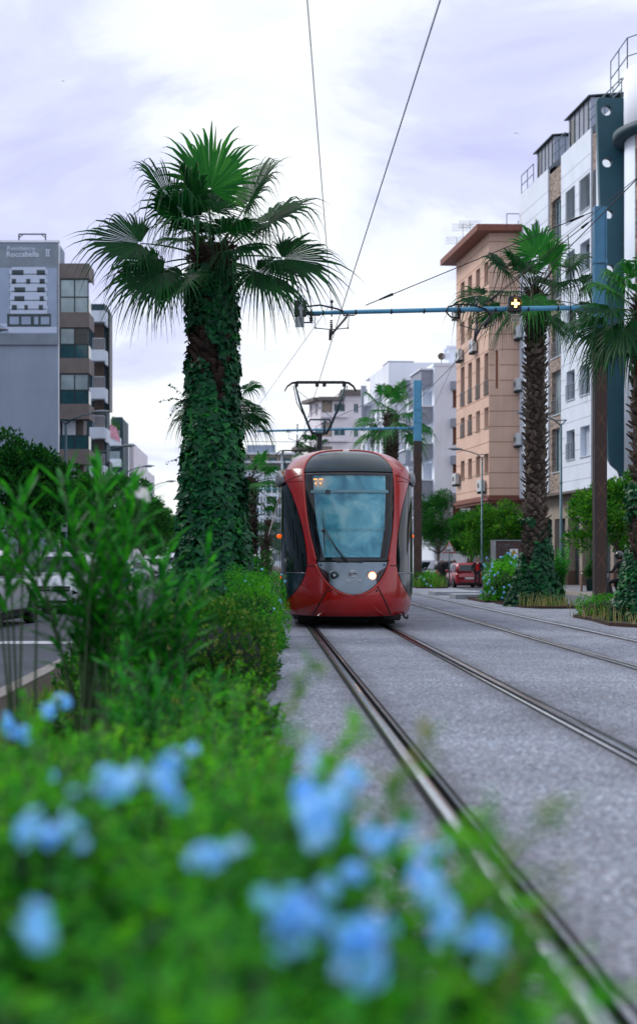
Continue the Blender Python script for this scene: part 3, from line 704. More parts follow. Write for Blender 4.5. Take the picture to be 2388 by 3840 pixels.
    for py_ in (16.4, 43.2):
        mb = MB(); c = V3((TX+.06, TY+py_, 0))
        q = lambda x, y, z: c + V3((x, y, z))
        mb.tube([q(0, 1.2, 3.5), q(0, .7, 5.18)], .085, 8); mb.box(c.x-.5, c.x+.5, c.y+.8, c.y+1.7, 3.46, 3.62)
        fr = mb.build('pantograph', M['wire'], t)
        mb = MB()
        mb.ball(q(0, .7, 5.22), (.24, .1, .07), 10, 6)
        for sg in (-1, 1):
            mb.tube([q(sg*.20, .7, 5.2), q(sg*.30, .6, 5.35), q(sg*.60, .2, 6.05), q(sg*.76, 0, 6.62)], [.045, .042, .034, .026], 8)
            mb.tube([q(sg*.20, .75, 5.25), q(sg*.70, .3, 6.1), q(sg*.82, 0, 6.6)], .014, 5)
        mb.tube([q(-.33, .55, 5.55), q(-.3, .5, 5.62), q(.3, .5, 5.62), q(.33, .55, 5.55)], .03, 6); mb.tube([q(.15, .65, 5.2), q(.15, .5, 5.62)], .03, 6)
        mb.tube([q(-.74, .1, 6.5), q(.35, .45, 5.7)], .007, 4); mb.tube([q(.74, .1, 6.5), q(-.35, .45, 5.7)], .007, 4)
        mb.build('lower_arm', M['lamp_grey'], fr)
        mb = MB()
        for dy in (-.12, .12):
            mb.box(c.x-.72, c.x+.72, c.y+dy-.035, c.y+dy+.035, 6.675, 6.725)
            for sg in (-1, 1): mb.tube([q(sg*.70, dy, 6.70), q(sg*.86, dy, 6.68), q(sg*1.0, dy, 6.58), q(sg*1.08, dy, 6.44)], [.024, .021, .018, .015], 6)
        for x in (-.72, .72, -.1, .12): mb.box(c.x+x-.05, c.x+x+.05, c.y-.12, c.y+.12, 6.58, 6.66); 
        mb.build('contact_strip', M['black'], fr)
build_tram()
# ------------------------------------------------------------------ palms
def frond_mesh(mb, base, az, pitch, pet, Rb, roll=0, nseg=38, span=125, droop=.35, rg=rnd, arch=.18, tip_droop=.5, m=0, mp=1):
    """fan leaf: arching stalk, then a pleated fan of segments joined for half their length, tips hanging"""
    az = R(az); pitch = R(pitch)
    fwd = V3((math.cos(az)*math.cos(pitch), math.sin(az)*math.cos(pitch), math.sin(pitch)))
    side = V3((-math.sin(az), math.cos(az), 0)); 
    p0 = V3(base); pts = []
    for k in range(7):
        t = k/6; pts.append(p0 + fwd*(pet*t) + V3((0, 0, -arch*pet*t*t*math.cos(pitch))))
    mb.tube(pts, [.028, .022, .018, .016, .014, .012, .010], 5, mp)
    d = (pts[-1]-pts[-2]).normalized()
    up = side.cross(d)*-1
    up = d.cross(side).normalized()*1.0
    rm = Matrix.Rotation(R(roll), 3, d); side = rm @ side; up = rm @ up
    hub = pts[-1]; A = R(span)
    fold = rg.uniform(.10, .25)
    for i in range(nseg):
        u = -1 + 2*(i+.5)/nseg; a = u*A
        dirv = (d*math.cos(a) + side*math.sin(a)).normalized()
        dirv = (dirv + up*(abs(math.sin(a))*fold + .05)).normalized()
        tang = (side*math.cos(a) - d*math.sin(a)).normalized()
        L_ = Rb*(.80 + .20*math.cos(a))*rg.uniform(.86, 1.10); half = A/nseg
        split = .44 + .10*math.cos(a*1.2) + rg.uniform(-.07, .05)
        tipd = tip_droop*rg.uniform(.5, 1.9); wob = rg.uniform(-.11, .11)
        prev = None; ring = []
        ts = (.03, .22, split, .66, .80, .91, 1.0)
        for t in ts:
            c = hub + dirv*(L_*t) + V3((0, 0, -droop*L_*t*t*.5)) + tang*(wob*max(0, t-.5)*L_)
            if t > split:
                q = (t-split)/(1-split); c += V3((0, 0, -tipd*L_*q**1.8*.55)) - dirv*(tipd*L_*.16*q*q)
            if t <= split: w = L_*t*math.tan(half)*1.02
            else: w = max(.0015, L_*split*math.tan(half)*(1-((t-split)/(1-split))**.8)*.9)
            ring.append((c - tang*w, c + up*(w*.55), c + tang*w))
        for (a0, b0, c0), (a1, b1, c1) in zip(ring, ring[1:]):
            i0 = mb.add([a0, b0, c0, a1, b1, c1])
            mb.face((i0, i0+1, i0+4, i0+3), m, True); mb.face((i0+1, i0+2, i0+5, i0+4), m, True)
def palm_trunk(mb, base, H, r0, r1, boots=True, rg=rnd, bz0=0.0, lean=(0, 0), bl=.14, mb_i=1, rows=None):
    base = V3(base); n = 14
    def cen(t): return base + V3((lean[0]*t*t, lean[1]*t*t, H*t))
    def rad(t): return r0 + (r1-r0)*t + .12*r0*math.exp(-t*9)
    mb.tube([cen(k/14) for k in range(15)], [rad(k/14) for k in range(15)], n, 0)
    if not boots: return cen, rad
    rows = rows or int(H*9)
    for k in range(rows):
        t = bz0 + (1-bz0)*(k+.3)/rows
        nb = 9
        for j in range(nb):
            a = 2*PI*(j + (k % 2)*.5)/nb + rg.uniform(-.10, .10); t2 = t + rg.uniform(-.006, .006)
            c = cen(min(t2, 1)); r = rad(t2)*.97; o = V3((math.cos(a), math.sin(a), 0)); tg = V3((-math.sin(a), math.cos(a), 0))
            w = r*.33*rg.uniform(.8, 1.2); ln = bl*rg.uniform(.55, 1.35); out = rg.uniform(.35, .95); sk = rg.choice((-1, 1))*w*rg.uniform(.2, .9)
            b0 = c + o*r + V3((0, 0, -.03)); tip = b0 + o*(ln*out) + V3((0, 0, ln*(1.15-out*.7))) + tg*sk
            th = .022
            i = mb.add([b0 - tg*w, b0 + tg*w, b0 + o*.03 - V3((0, 0, .05)), tip - tg*w*.55, tip + tg*w*.5, tip + o*th*.6 - V3((0, 0, th))])
            for f in ((0, 3, 4, 1), (0, 2, 5, 3), (2, 1, 4, 5), (3, 5, 4)): mb.face([i+q for q in f], mb_i)
    return cen, rad
def ivy_leaf(mb, c, nrm, size, rg, m=0):
    """five-pointed ivy leaf hanging tip-down on a surface with normal nrm"""
    nrm = V3(nrm).normalized(); dn = V3((0, 0, -1)); dn = (dn - nrm*dn.dot(nrm))
    if dn.length < .1: dn = V3((1, 0, 0))
    dn.normalize(); sd = nrm.cross(dn)
    a = rg.uniform(-.8, .8); dn, sd = dn*math.cos(a)+sd*math.sin(a), sd*math.cos(a)-dn*math.sin(a)
    tl = rg.uniform(-.1, .55); dn = (dn*math.cos(tl) + nrm*math.sin(tl)); n2 = nrm
    P = [(-.05, 0, .02), (-.22, -.30, -.04), (.10, -.52, -.05), (.22, -.27, 0), (.62, 0, -.03), (.22, .27, 0), (.10, .52, -.05), (-.22, .30, -.04)]
    i = mb.add([c + dn*(x*size) + sd*(y*size) + n2*(z*size + .01) for x, y, z in P] + [c + dn*(.12*size) + n2*(.05*size+.012)])
    for k in range(8): mb.face((i+8, i+k, i+(k+1) % 8), m, True)
def lance(mb, p, d, up, L_, w, m=0, bend=.2):
    """long narrow leaf"""
    d = V3(d).normalized(); s = d.cross(up)
    if s.length < .05: s = d.cross(V3((1, 0, 0)))
    s.normalize(); n = s.cross(d)
    pr = None; rr = []
    for t, ww in ((0, .15), (.25, .85), (.5, 1), (.75, .75), (1, .05)):
        c = V3(p) + d*(L_*t) + V3((0, 0, -bend*L_*t*t))
        rr.append((c - s*(w*ww/2) + n*(w*.12*ww), c, c + s*(w*ww/2) + n*(w*.12*ww)))
    for a, b in zip(rr, rr[1:]):
        i = mb.add([*a, *b]); mb.face((i, i+1, i+4, i+3), m, True); mb.face((i+1, i+2, i+5, i+4), m, True)
def oval(mb, p, d, up, L_, w, m=0):
    d = V3(d).normalized(); s = d.cross(up)
    if s.length < .05: s = d.cross(V3((1, 0, 0)))
    s.normalize(); n = s.cross(d); p = V3(p)
    i = mb.add([p, p + d*(.45*L_) - s*(w/2) + n*(w*.15), p + d*L_ - n*(L_*.10), p + d*(.45*L_) + s*(w/2) + n*(w*.15)])
    mb.face((i, i+1, i+2), m, True); mb.face((i, i+2, i+3), m, True)
def rdir(rg, zmin=-1, zmax=1):
    z = rg.uniform(zmin, zmax); a = rg.uniform(0, 2*PI); r = math.sqrt(max(0, 1-z*z)); return V3((r*math.cos(a), r*math.sin(a), z))

def palm(label, base, H, r0, r1, fronds, rg, group=None, boots='boot_a', leafm='frond', bz0=0, bl=.14, lean=(0, 0), pet=.95, Rb=1.0, nseg=38, dead=()):
    t = thing('palm_tree', label, 'palm tree', base, 0, group)
    mb = MB(); cen, rad = palm_trunk(mb, base, H, r0, r1, True, rg, bz0, lean, bl); mb.build('trunk', [M['palm_bark'], M[boots]], t)
    top = cen(1.0)
    # shaggy collar of stalk stubs and fibre below the crown
    mb = MB()
    for k in range(90):
        a = rg.uniform(0, 2*PI); o = V3((math.cos(a), math.sin(a), 0)); p = top + o*r1*.8 + V3((0, 0, rg.uniform(-.75, .2)))
        L_ = rg.uniform(.15, .5); q = p + o*L_*rg.uniform(.3, .8) + V3((0, 0, L_*rg.uniform(-.3, .9))); mb.bar(p, q, rg.uniform(.02, .06), .015)
    mb.build('collar', M['boot_dark'], t)
    for fr in fronds:
        az, pitch = fr[0], fr[1]; k = dict(fr[2]) if len(fr) > 2 else {}
        mb = MB(); o = V3((math.cos(R(az)), math.sin(R(az)), 0))
        lm = k.pop('mat', leafm); dr = k.pop('droop', .30 + .35*max(0, math.cos(R(pitch)))); 
        frond_mesh(mb, top + o*r1*.55 + V3((0, 0, k.pop('dz', 0) - .25*(1-pitch/90))), az, pitch, k.pop('pet', pet*rg.uniform(.85, 1.1)), k.pop('Rb', Rb*rg.uniform(.9, 1.08)), k.pop('roll', rg.uniform(-35, 35)), nseg, k.pop('span', rg.uniform(112, 135)), dr, rg, arch=k.pop('arch', .18), tip_droop=k.pop('td', .55))
        mb.build('frond', [M[lm], M['petiole']], t)
    return t, cen, rad
def auto_fronds(n, rg, p0=80, p1=-45, **kw):
    out = []
    for i in range(n):
        q = (i+.5)/n; out.append(((i*137.5 + rg.uniform(-12, 12)) % 360, p0 + (p1-p0)*q**.9 + rg.uniform(-6, 6), kw))
    return out
def ivy(label, cen, rad, z0, z1, n, rg, flare=.5, size=.12, reach=(.02, .16), base_r=None, gaps=.35, runners=8, zfade=.6, group='ivy climbing the palm trunks'):
    c0 = cen(0); t = thing('ivy_plant', label, 'ivy', (c0.x, c0.y, 0), 0, group)
    mb = MB(); H = cen(1).z - c0.z
    for k in range(n):
        q = rg.random()**1.12; z = z0 + (z1-z0)*q; a = rg.uniform(0, 2*PI)
        tt = min(1, max(0, (z-c0.z)/H)); c = cen(tt)
        th = 1 - (z-z0)/(z1-z0)
        den = noise.noise(V3((math.cos(a)*1.3, math.sin(a)*1.3, z*.9)))
        if den < -.22 + gaps*(1-th)*.9 - .25*th and th < .62: continue
        r = rad(tt) + flare*max(0, th-.35)**1.3*(1+.35*noise.noise(V3((a*1.2, z*1.1, 3.1)))) + .10*th*noise.noise(V3((math.cos(a)*2, z*1.6, math.sin(a)*2))) + rg.uniform(*reach)
        o = V3((math.cos(a), math.sin(a), .15 if th < .5 else .25)).normalized()
        p = V3((c.x, c.y, z)) + V3((math.cos(a), math.sin(a), 0))*r
        ivy_leaf(mb, p, o + rdir(rg)*.6, size*rg.uniform(.4, 1.45), rg)
    # trailing runners with small leaves
    for k in range(runners):
        st = MB()
        a = rg.choice((0, PI)) + rg.uniform(-.7, .7); z = z0 + (z1-z0)*rg.uniform(.08, .75); tt = min(1, (z-c0.z)/H); c = cen(tt)
        th = 1-(z-z0)/(z1-z0); r = rad(tt) + flare*max(0, th-.35)**1.3
        p = V3((c.x + math.cos(a)*r, c.y + math.sin(a)*r, z)); d = V3((math.cos(a), math.sin(a), rg.uniform(-.25, .35))); pts = [p]
        for j in range(9):
            d = (d + rdir(rg)*.3 + V3((0, 0, -.03))).normalized(); p = p + d*.065; pts.append(p); ivy_leaf(mb, p + rdir(rg)*.02, rdir(rg), size*rg.uniform(.3, .55), rg)
        st.tube(pts, .004, 4); st.build('runner', M['stem_brown'], t)
    mb.build('leaves', M['ivy'], t)
    mbh = MB()
    zz = [z0 + (z1-z0)*k/10*.9 for k in range(11)]
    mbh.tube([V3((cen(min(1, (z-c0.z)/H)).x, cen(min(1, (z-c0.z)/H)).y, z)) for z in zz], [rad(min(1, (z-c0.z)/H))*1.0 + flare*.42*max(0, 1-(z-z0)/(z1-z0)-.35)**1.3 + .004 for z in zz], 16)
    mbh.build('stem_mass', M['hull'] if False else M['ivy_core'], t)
    return t
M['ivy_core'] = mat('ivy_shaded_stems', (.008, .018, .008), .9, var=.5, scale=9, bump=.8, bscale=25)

def tree(label, base, crown, rad, n, size, rg, m='tree', group=None, trunk_r=.13, clumps=46, name='street_tree', limbs=7, flat=.0, lam=1.0):
    """crown: centre; rad: (rx, ry, rz); leaf clumps through the crown volume with gaps between"""
    base = V3(base); crown = V3(crown); t = thing(name, label, 'tree', base, 0, group)
    mb = MB(); fork = base + (crown-base)*V3((.7, .7, 1)).z*0 if False else V3((base.x + (crown.x-base.x)*.4, base.y + (crown.y-base.y)*.4, max(base.z + .8, crown.z - rad[2]*.85)))
    mid = base.lerp(fork, .5) + V3((rg.uniform(-.08, .08), rg.uniform(-.08, .08), 0))
    mb.tube([base, mid, fork], [trunk_r*1.15, trunk_r, trunk_r*.85], 9)
    cl = []
    tries = 0
    while len(cl) < clumps and tries < 4000:
        tries += 1
        d = rdir(rg, -.75, 1); q = rg.uniform(.35, 1)**.45
        p = V3((d.x*rad[0]*q, d.y*rad[1]*q, d.z*rad[2]*q)); p *= (.86 + .25*noise.noise(d*1.9 + V3((base.x, base.y, 0))))
        cl.append((crown + p, rg.uniform(.16, .30)*min(rad)*1.25))
    for k in range(limbs):
        c = cl[k*len(cl)//limbs][0]; m1 = fork.lerp(c, .5) + rdir(rg)*.15
        mb.tube([fork, m1, c], [trunk_r*.6, trunk_r*.35, trunk_r*.1], 6)
    mb.build('trunk', M['bark'], t)
    mb = MB(); per = n//len(cl)
    for c, r in cl:
        sp = .6 + rg.random()*.8
        for k in range(int(per*sp)):
            d = rdir(rg, -.7, 1); p = c + d*(r*rg.uniform(.45, 1.08)); p.z -= abs(d.z)*r*.15
            dd = (d + rdir(rg)*.7 + V3((0, 0, .25))).normalized(); oval(mb, p, dd, rdir(rg), size*rg.uniform(.6, 1.3), size*.55*rg.uniform(.7, 1.2))
    mb.build('crown', M[m], t)
    return t
def hedge(name, label, cat, x0, x1, y0, y1, z0, z1, n, size, rg, m, group=None, rough=.12, core=True, tips=None, lam=2.0, fl=0, flm='flower', flsize=.02, stems=True, lumps=1.3):
    """leafy mass: leaves near the outer skin of a lumpy box, twiggy dark inside"""
    t = thing(name, label, cat, ((x0+x1)/2, (y0+y1)/2, 0), 0, group)
    cx, cy, cz = (x0+x1)/2, (y0+y1)/2, z0; hx, hy, hz = (x1-x0)/2, (y1-y0)/2, z1-z0
    def skin(d, q):
        # superellipsoid direction -> lumpy surface
        e = 3.4; k = (abs(d.x)**e + abs(d.y)**e + abs(d.z)**e)**(-1/e)
        p = V3((d.x*k*hx, d.y*k*hy, max(0, d.z*k)*hz))
        lump = 1 + rough*2.2*noise.noise(V3((p.x*lumps+cx, p.y*lumps+cy, p.z*lumps))) + rough*noise.noise(V3((p.x*4+cx, p.y*4, p.z*4)))
        return V3((cx + p.x*q*lump, cy + p.y*q*lump, cz + p.z*q*lump))
    mb = MB()
    for k in range(n):
        d = rdir(rg, -.12, 1); q = 1 - abs(rg.gauss(0, .10)); p = skin(d, q)
        dd = (d*.7 + rdir(rg)*.75 + V3((0, 0, .25))).normalized(); oval(mb, p, dd, rdir(rg), size*rg.uniform(.6, 1.35), size*.5*rg.uniform(.7, 1.2))
    mb.build('foliage', M[m], t)
    st = MB()
    for k in range(max(10, int(26*hx*hy*4/1.0)) if stems else 6):
        a = V3((cx + rg.uniform(-.6, .6)*hx, cy + rg.uniform(-.6, .6)*hy, z0)); b = a + V3((rg.uniform(-.4, .4)*hx, rg.uniform(-.4, .4)*hy, hz*rg.uniform(.6, .92))); st.tube([a, a.lerp(b, .5)+rdir(rg)*.03, b], [.012, .009, .004], 5)
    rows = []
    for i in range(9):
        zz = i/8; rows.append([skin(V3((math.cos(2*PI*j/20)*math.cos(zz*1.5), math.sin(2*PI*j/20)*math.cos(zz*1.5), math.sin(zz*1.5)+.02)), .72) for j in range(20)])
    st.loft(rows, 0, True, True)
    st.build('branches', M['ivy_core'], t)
    if tips:
        tb = MB()
        for k in range(tips[0]):
            d = rdir(rg, .1, 1); p = skin(d, 1.0)
            for j in range(5): oval(tb, p + rdir(rg)*size*.5, (d + rdir(rg)*.9).normalized(), rdir(rg), size*.8, size*.45)
        tb.build('new_growth', M[tips[1]], t)
    if fl:
        fb = MB()
        for k in range(fl):
            d = rdir(rg, 0, 1); p = skin(d, 1.03); flower_head(fb, p, d, flsize, rg)
        fb.build('flowers', M[flm], t)
    return t
def floret(mb, p, d, s, rg, m=0):
    d = V3(d).normalized(); a = d.orthogonal().normalized(); b = d.cross(a); ph = rg.uniform(0, 6)
    for k in range(5):
        an = ph + 2*PI*k/5; u = a*math.cos(an) + b*math.sin(an); v = b*math.cos(an) - a*math.sin(an)
        i = mb.add([p, p + u*s*.6 - v*s*.42 + d*s*.1, p + u*s*1.05 - v*s*.15 - d*s*.05, p + u*s*1.05 + v*s*.15 - d*s*.05, p + u*s*.6 + v*s*.42 + d*s*.1])
        mb.face(range(i, i+5), m, True)
def flower_head(mb, p, d, s, rg, n=7, m=0):
    d = V3(d).normalized()
    for k in range(n):
        e = (d*.6 + rdir(rg)).normalized(); floret(mb, V3(p) + e*s*1.5, e, s*rg.uniform(.8, 1.15), rg, m)

# the big palm by the tram
g = random.Random(11)
PB = V3((-.85, 25.0, .02))
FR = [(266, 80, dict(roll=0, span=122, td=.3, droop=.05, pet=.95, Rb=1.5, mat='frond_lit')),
      (203, 56, dict(roll=-42, pet=1.0, Rb=1.5, droop=.15, td=.5)), (234, 44, dict(roll=4, pet=.85, Rb=1.35, td=.9)), (250, 30, dict(roll=-10, pet=.7, Rb=1.2, td=.9)),
      (186, 20, dict(roll=-50, pet=1.15, Rb=1.45, droop=.18, td=.45)), (205, -10, dict(roll=-42, pet=.75, Rb=1.3, td=.4, droop=.3)), (222, -26, dict(roll=-20, pet=.5, Rb=1.1, td=.4, droop=.3)), (160, 8, dict(roll=35, pet=.9, Rb=1.2)),
      (-24, 58, dict(roll=46, pet=1.0, Rb=1.4, droop=.12, td=.45)), (-13, 38, dict(roll=32, pet=1.05, Rb=1.4, droop=.2, td=.55)), (-8, 8, dict(roll=48, pet=1.1, Rb=1.42, droop=.22, td=.45)), (-30, -10, dict(roll=38, pet=.75, Rb=1.2, td=.45)), (-50, 14, dict(roll=20, pet=.5, Rb=1.1, td=.8)),
      (300, 36, dict(roll=0, pet=.55, Rb=1.1)), (95, 64, dict(roll=0, Rb=1.3)), (60, 44, dict(roll=10, Rb=1.1)), (120, 36, dict(roll=-10, Rb=1.1)), (140, -2, dict(roll=0, Rb=1.0)), (80, 14, dict(roll=0, Rb=1.0)), (40, 0, dict(roll=10, Rb=1.1)), (228, 70, dict(roll=-25, pet=.8, Rb=1.4))]
tp, cen, rad = palm('tall palm with ivy wrapped round its trunk, beside the red tram', PB, 6.82, .385, .30, FR, g, 'palms along the tramway', 'boot_dark', 'frond', .3, .15, lean=(-.02, 0), nseg=46, Rb=1.3)
ivy('thick dark green ivy covering the tall palm trunk beside the red tram', cen, rad, .02, 6.45, 12500, g, flare=.46, size=.145, runners=18, gaps=-.16)
g = random.Random(5)
def simple_palm(label, px, Y, H, r, n, seed, leafm='frond', boots='boot_a', Rb=1.0, pet=.9, nseg=28, bz=0, x=None, p0=80, p1=-45, z0=0.0, bl=.13):
    gg = random.Random(seed); X = x if x is not None else (px-CX)/F*Y
    return palm(label, V3((X, Y, z0)), H, r, r*.95, auto_fronds(n, gg, p0, p1), gg, 'palms along the tramway', boots, leafm, bz, bl, pet=pet, Rb=Rb, nseg=nseg)
simple_palm('palm behind the ivy covered palm, its fans showing either side of the trunk', 525, 44, 6.35, .36, 15, 21, p0=40, p1=-25, Rb=1.0, pet=.75)
t9, c9, r9 = palm('young palm with two dry orange fans, behind the ivy covered palm', V3((-.50, 50, 0)), 4.2, .34, .32, [(-20, 40, {}), (10, 15, {}), (-60, 10, {}), (60, 50, {}), (200, 30, {}), (150, 10, {}), (-10, -25, {}), (-35, 62, {}), (-15, 20, dict(mat='frond_dead', pet=1.1, Rb=.62, td=.2, roll=60)), (-5, 8, dict(mat='frond_dead', pet=1.5, Rb=.55, td=.2, roll=60)), (230, -10, {})], random.Random(31), 'palms along the tramway', 'boot_a', 'frond_lit', 0, .13, Rb=.85, pet=.7, nseg=26)
simple_palm('small distant palm close to the left flank of the red tram', 640, 92, 3.9, .32, 14, 41, Rb=.95, nseg=20)
simple_palm('low distant palm just below the small palm left of the tram', 628, 108, 3.0, .3, 13, 43, Rb=1.0, nseg=20)
simple_palm('palm whose crown shows just above the tram roof behind the pantograph', 742, 112, 10.2, .36, 16, 47, x=4.1, Rb=1.1, nseg=20)
# right-hand row
g = random.Random(77)
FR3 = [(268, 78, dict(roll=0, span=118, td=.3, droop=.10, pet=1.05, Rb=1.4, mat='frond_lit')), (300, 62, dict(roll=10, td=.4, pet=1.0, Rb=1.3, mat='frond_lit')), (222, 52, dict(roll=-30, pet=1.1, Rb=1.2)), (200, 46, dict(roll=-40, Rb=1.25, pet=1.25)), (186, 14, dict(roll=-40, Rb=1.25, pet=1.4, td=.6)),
       (250, 30, dict(roll=0, pet=.8, Rb=1.15, mat='frond_lit', arch=.8, span=150)), (275, -8, dict(roll=10, pet=.5, Rb=1.05, mat='frond_lit', td=.8)), (-20, 48, dict(roll=35, Rb=1.2, pet=1.2)), (-6, 26, dict(roll=45, Rb=1.2, pet=1.35, td=1.0)), (-28, 0, dict(roll=20, Rb=1.1, pet=1.1, td=1.0)), (-45, -40, dict(roll=0, Rb=1.1, pet=.6)), (20, 2, dict(roll=20, td=1.0, Rb=1.1)),
       (100, 62, {}), (60, 40, {}), (130, 30, {}), (160, 0, {}), (80, 5, {}), (215, -22, dict(pet=.8, Rb=1.05, td=.9)), (320, 30, dict(pet=.8, td=.8, Rb=1.1))]
t3, c3, r3 = palm('palm with a rough criss-cross trunk growing from the planter left of the tall tram pole', V3((7.74, 40.2, .02)), 8.85, .30, .25, FR3, g, 'palms along the tramway', 'boot_a', 'frond', 0, .14, nseg=36, Rb=1.22, pet=1.0)
ivy('ivy collar round the foot of the criss-cross palm', c3, r3, .02, 2.5, 6500, random.Random(8), flare=.62, size=.13, runners=5, gaps=.5)
mb = MB(); gq = random.Random(6); tq = c3(1.0)
for k in range(7):
    a = R((200, 215, 240, 255, 290, 330, 345)[k]); o = V3((math.cos(a), math.sin(a), 0)); L_ = gq.uniform(.9, 1.5)
    mb.tube([tq, tq+o*L_*.45+V3((0, 0, L_*.55)), tq+o*L_*.8+V3((0, 0, L_*.45)), tq+o*L_*.98+V3((0, 0, -.1)), tq+o*L_*1.02+V3((0, 0, -L_*.7))], [.02, .018, .014, .012, .006], 5)
mb.build('seed_stalk', M['stem_brown'], t3)
t4, c4, r4 = palm('palm at the right edge with wide fans in front of the tall tram pole', V3((8.05, 29.6, .02)), 6.6, .34, .30,
    [(212, 12, dict(roll=-20, pet=.95, Rb=1.15, td=.5)), (228, 18, dict(roll=0, pet=.95, Rb=1.12, mat='frond', td=.5, arch=.8, span=165)), (195, -5, dict(roll=-40, pet=.8, Rb=1.1, td=.7)), (222, 40, dict(roll=-30, pet=.8, Rb=1.15, mat='frond_lit')), (235, 48, dict(roll=-20, mat='frond_lit')), (265, 60, dict(roll=0, mat='frond_lit')), (180, 40, dict(roll=-20, mat='frond_lit', pet=.7)), (200, -30, dict(roll=-20, Rb=.9)), (240, -38, dict(pet=.5, Rb=.95, td=.9)), (290, 40, {}), (320, 10, {}), (0, 40, {}), (60, 30, {}), (120, 50, {}), (150, 10, {}), (280, -20, dict(td=.9)), (20, -20, {})],
    random.Random(78), 'palms along the tramway', 'boot_a', 'frond', 0, .15, nseg=34)
ivy('ivy mound on the palm foot at the right edge, nearest the camera', c4, r4, .02, 2.9, 6500, random.Random(9), flare=.48, size=.12, runners=6, gaps=.4)
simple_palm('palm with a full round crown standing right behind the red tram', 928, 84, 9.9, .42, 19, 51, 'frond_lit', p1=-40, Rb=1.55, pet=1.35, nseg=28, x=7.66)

# ------------------------------------------------------------------ trees
g = random.Random(3)
LT = [(-10.6, 63, 4.5, (2.5, 2.6, 2.75), 'tree_dk', 'dark street tree in front of the grey poster wall'),
      (-10.9, 84, 4.0, (2.5, 2.8, 2.6), 'tree', 'bushy street tree below the brown balconies'),
      (-10.3, 102, 4.5, (2.7, 3.0, 3.1), 'tree_dk', 'tall round street tree right of the brown balconies'),
      (-10.0, 121, 4.1, (2.7, 3.0, 2.9), 'tree_dk', 'street tree next in the left row after the tall round one'),
      (-9.9, 146, 3.8, (2.7, 3.2, 2.8), 'tree', 'last street tree of the left row, lowest against the sky')]
for i, (x, y, z, r, m, lb) in enumerate(LT):
    tree(lb, (x, y, -.01), (x, y, z), r, 13000, .20 + y*.0004, random.Random(100+i), m, 'street trees on the left pavement', clumps=52)
RT = [(14.85, 119, 4.3, (2.2, 2.4, 2.9), 'tree_dk', 'dark street tree just right of the tram, before the white flats'),
      (14.95, 101, 3.2, (1.9, 2.2, 2.0), 'tree', 'low street tree behind the warning triangle'),
      (14.95, 89.5, 3.0, (2.35, 2.4, 1.95), 'tree_lt', 'yellow tinged street tree behind the brown cabinet'),
      (15.2, 60, 3.05, (2.3, 2.4, 1.95), 'tree_lt', 'clipped round street tree behind the tall tram pole')]
for i, (x, y, z, r, m, lb) in enumerate(RT):
    tree(lb, (x-.05, y, road_z(y)+.13), (x, y, z), r, 14000, .165, random.Random(200+i), m, 'street trees on the right pavement', clumps=52)

# ------------------------------------------------------------------ planting in the median
g = random.Random(15)
hedge('hedge', 'dark clipped hedge with yellowing tips, between oleander and tram', 'hedge', -1.0, .10, 13.6, 17.4, .02, .84, 9500, .06, g, 'hedge', 'median hedges', .20, tips=(200, 'weed'))
hedge('hedge', 'dark hedge behind the oleander, on the kerb side of the median', 'hedge', -1.85, -1.0, 12.4, 16.4, .02, .66, 6500, .06, g, 'hedge', 'median hedges', .14, tips=(160, 'hedge_lt'))
hedge('shrub', 'bright green small-leaved shrub touching the front of the tram', 'shrub', -.55, .32, 20.0, 23.6, .02, 1.05, 13000, .045, g, 'hedge_lt', 'median shrubs', .22, fl=26, flsize=.012)
hedge('shrub', 'low yellow-green shrub in front of the bright green one', 'shrub', -.30, .10, 17.8, 19.8, .02, .62, 4200, .05, g, 'plumb', 'median shrubs', .25, tips=(90, 'plumb_y'))
hedge('hedge', 'long green hedge running along the far part of the median', 'hedge', -2.3, -1.2, 33, 56, .02, .75, 7000, .09, g, 'hedge', 'median hedges', .12, tips=(150, 'hedge_lt'))
hedge('hedge', 'far green hedge beside the left flank of the tram', 'hedge', -1.0, -.1, 30, 60, .02, .8, 7000, .09, g, 'hedge_lt', 'median hedges', .14)
def grass(name, label, x0, x1, y0, y1, n, h, m, rg, z=.02, heads=False):
    mb = MB()
    for k in range(n):
        p = V3((rg.uniform(x0, x1), rg.uniform(y0, y1), z)); hh = h*rg.uniform(.4, 1.25); a = rg.uniform(0, 2*PI); ln = rg.uniform(.1, .6)*hh
        w = .006 + .004*rg.random(); s = V3((-math.sin(a), math.cos(a), 0))*w; d = V3((math.cos(a), math.sin(a), 0))
        i = mb.add([p - s, p + s, p + d*ln*.4 + V3((0, 0, hh*.6)) + s*.8, p + d*ln*.4 + V3((0, 0, hh*.6)) - s*.8, p + d*ln + V3((0, 0, hh))])
        mb.face((i, i+1, i+2, i+3), 0, True); mb.face((i+3, i+2, i+4), 0, True)
        if heads and rg.random() < .25:
            for j in range(4): oval(mb, p + d*ln + V3((0, 0, hh - j*.02)), rdir(rg), rdir(rg), .03, .012)
    o = mb.build(name, M[m]); tag(o, label, 'grass', kind='stuff'); return o
g = random.Random(19)
grass('verge_grass', 'dry yellowing grass between the hedges of the median', -2.35, .0, 23.5, 34, 5200, .30, 'drygrass', g, heads=True)
grass('verge_grass', 'green and straw coloured grass under the oleander', -1.9, -.02, 4.5, 13.2, 8000, .20, 'weed', g)

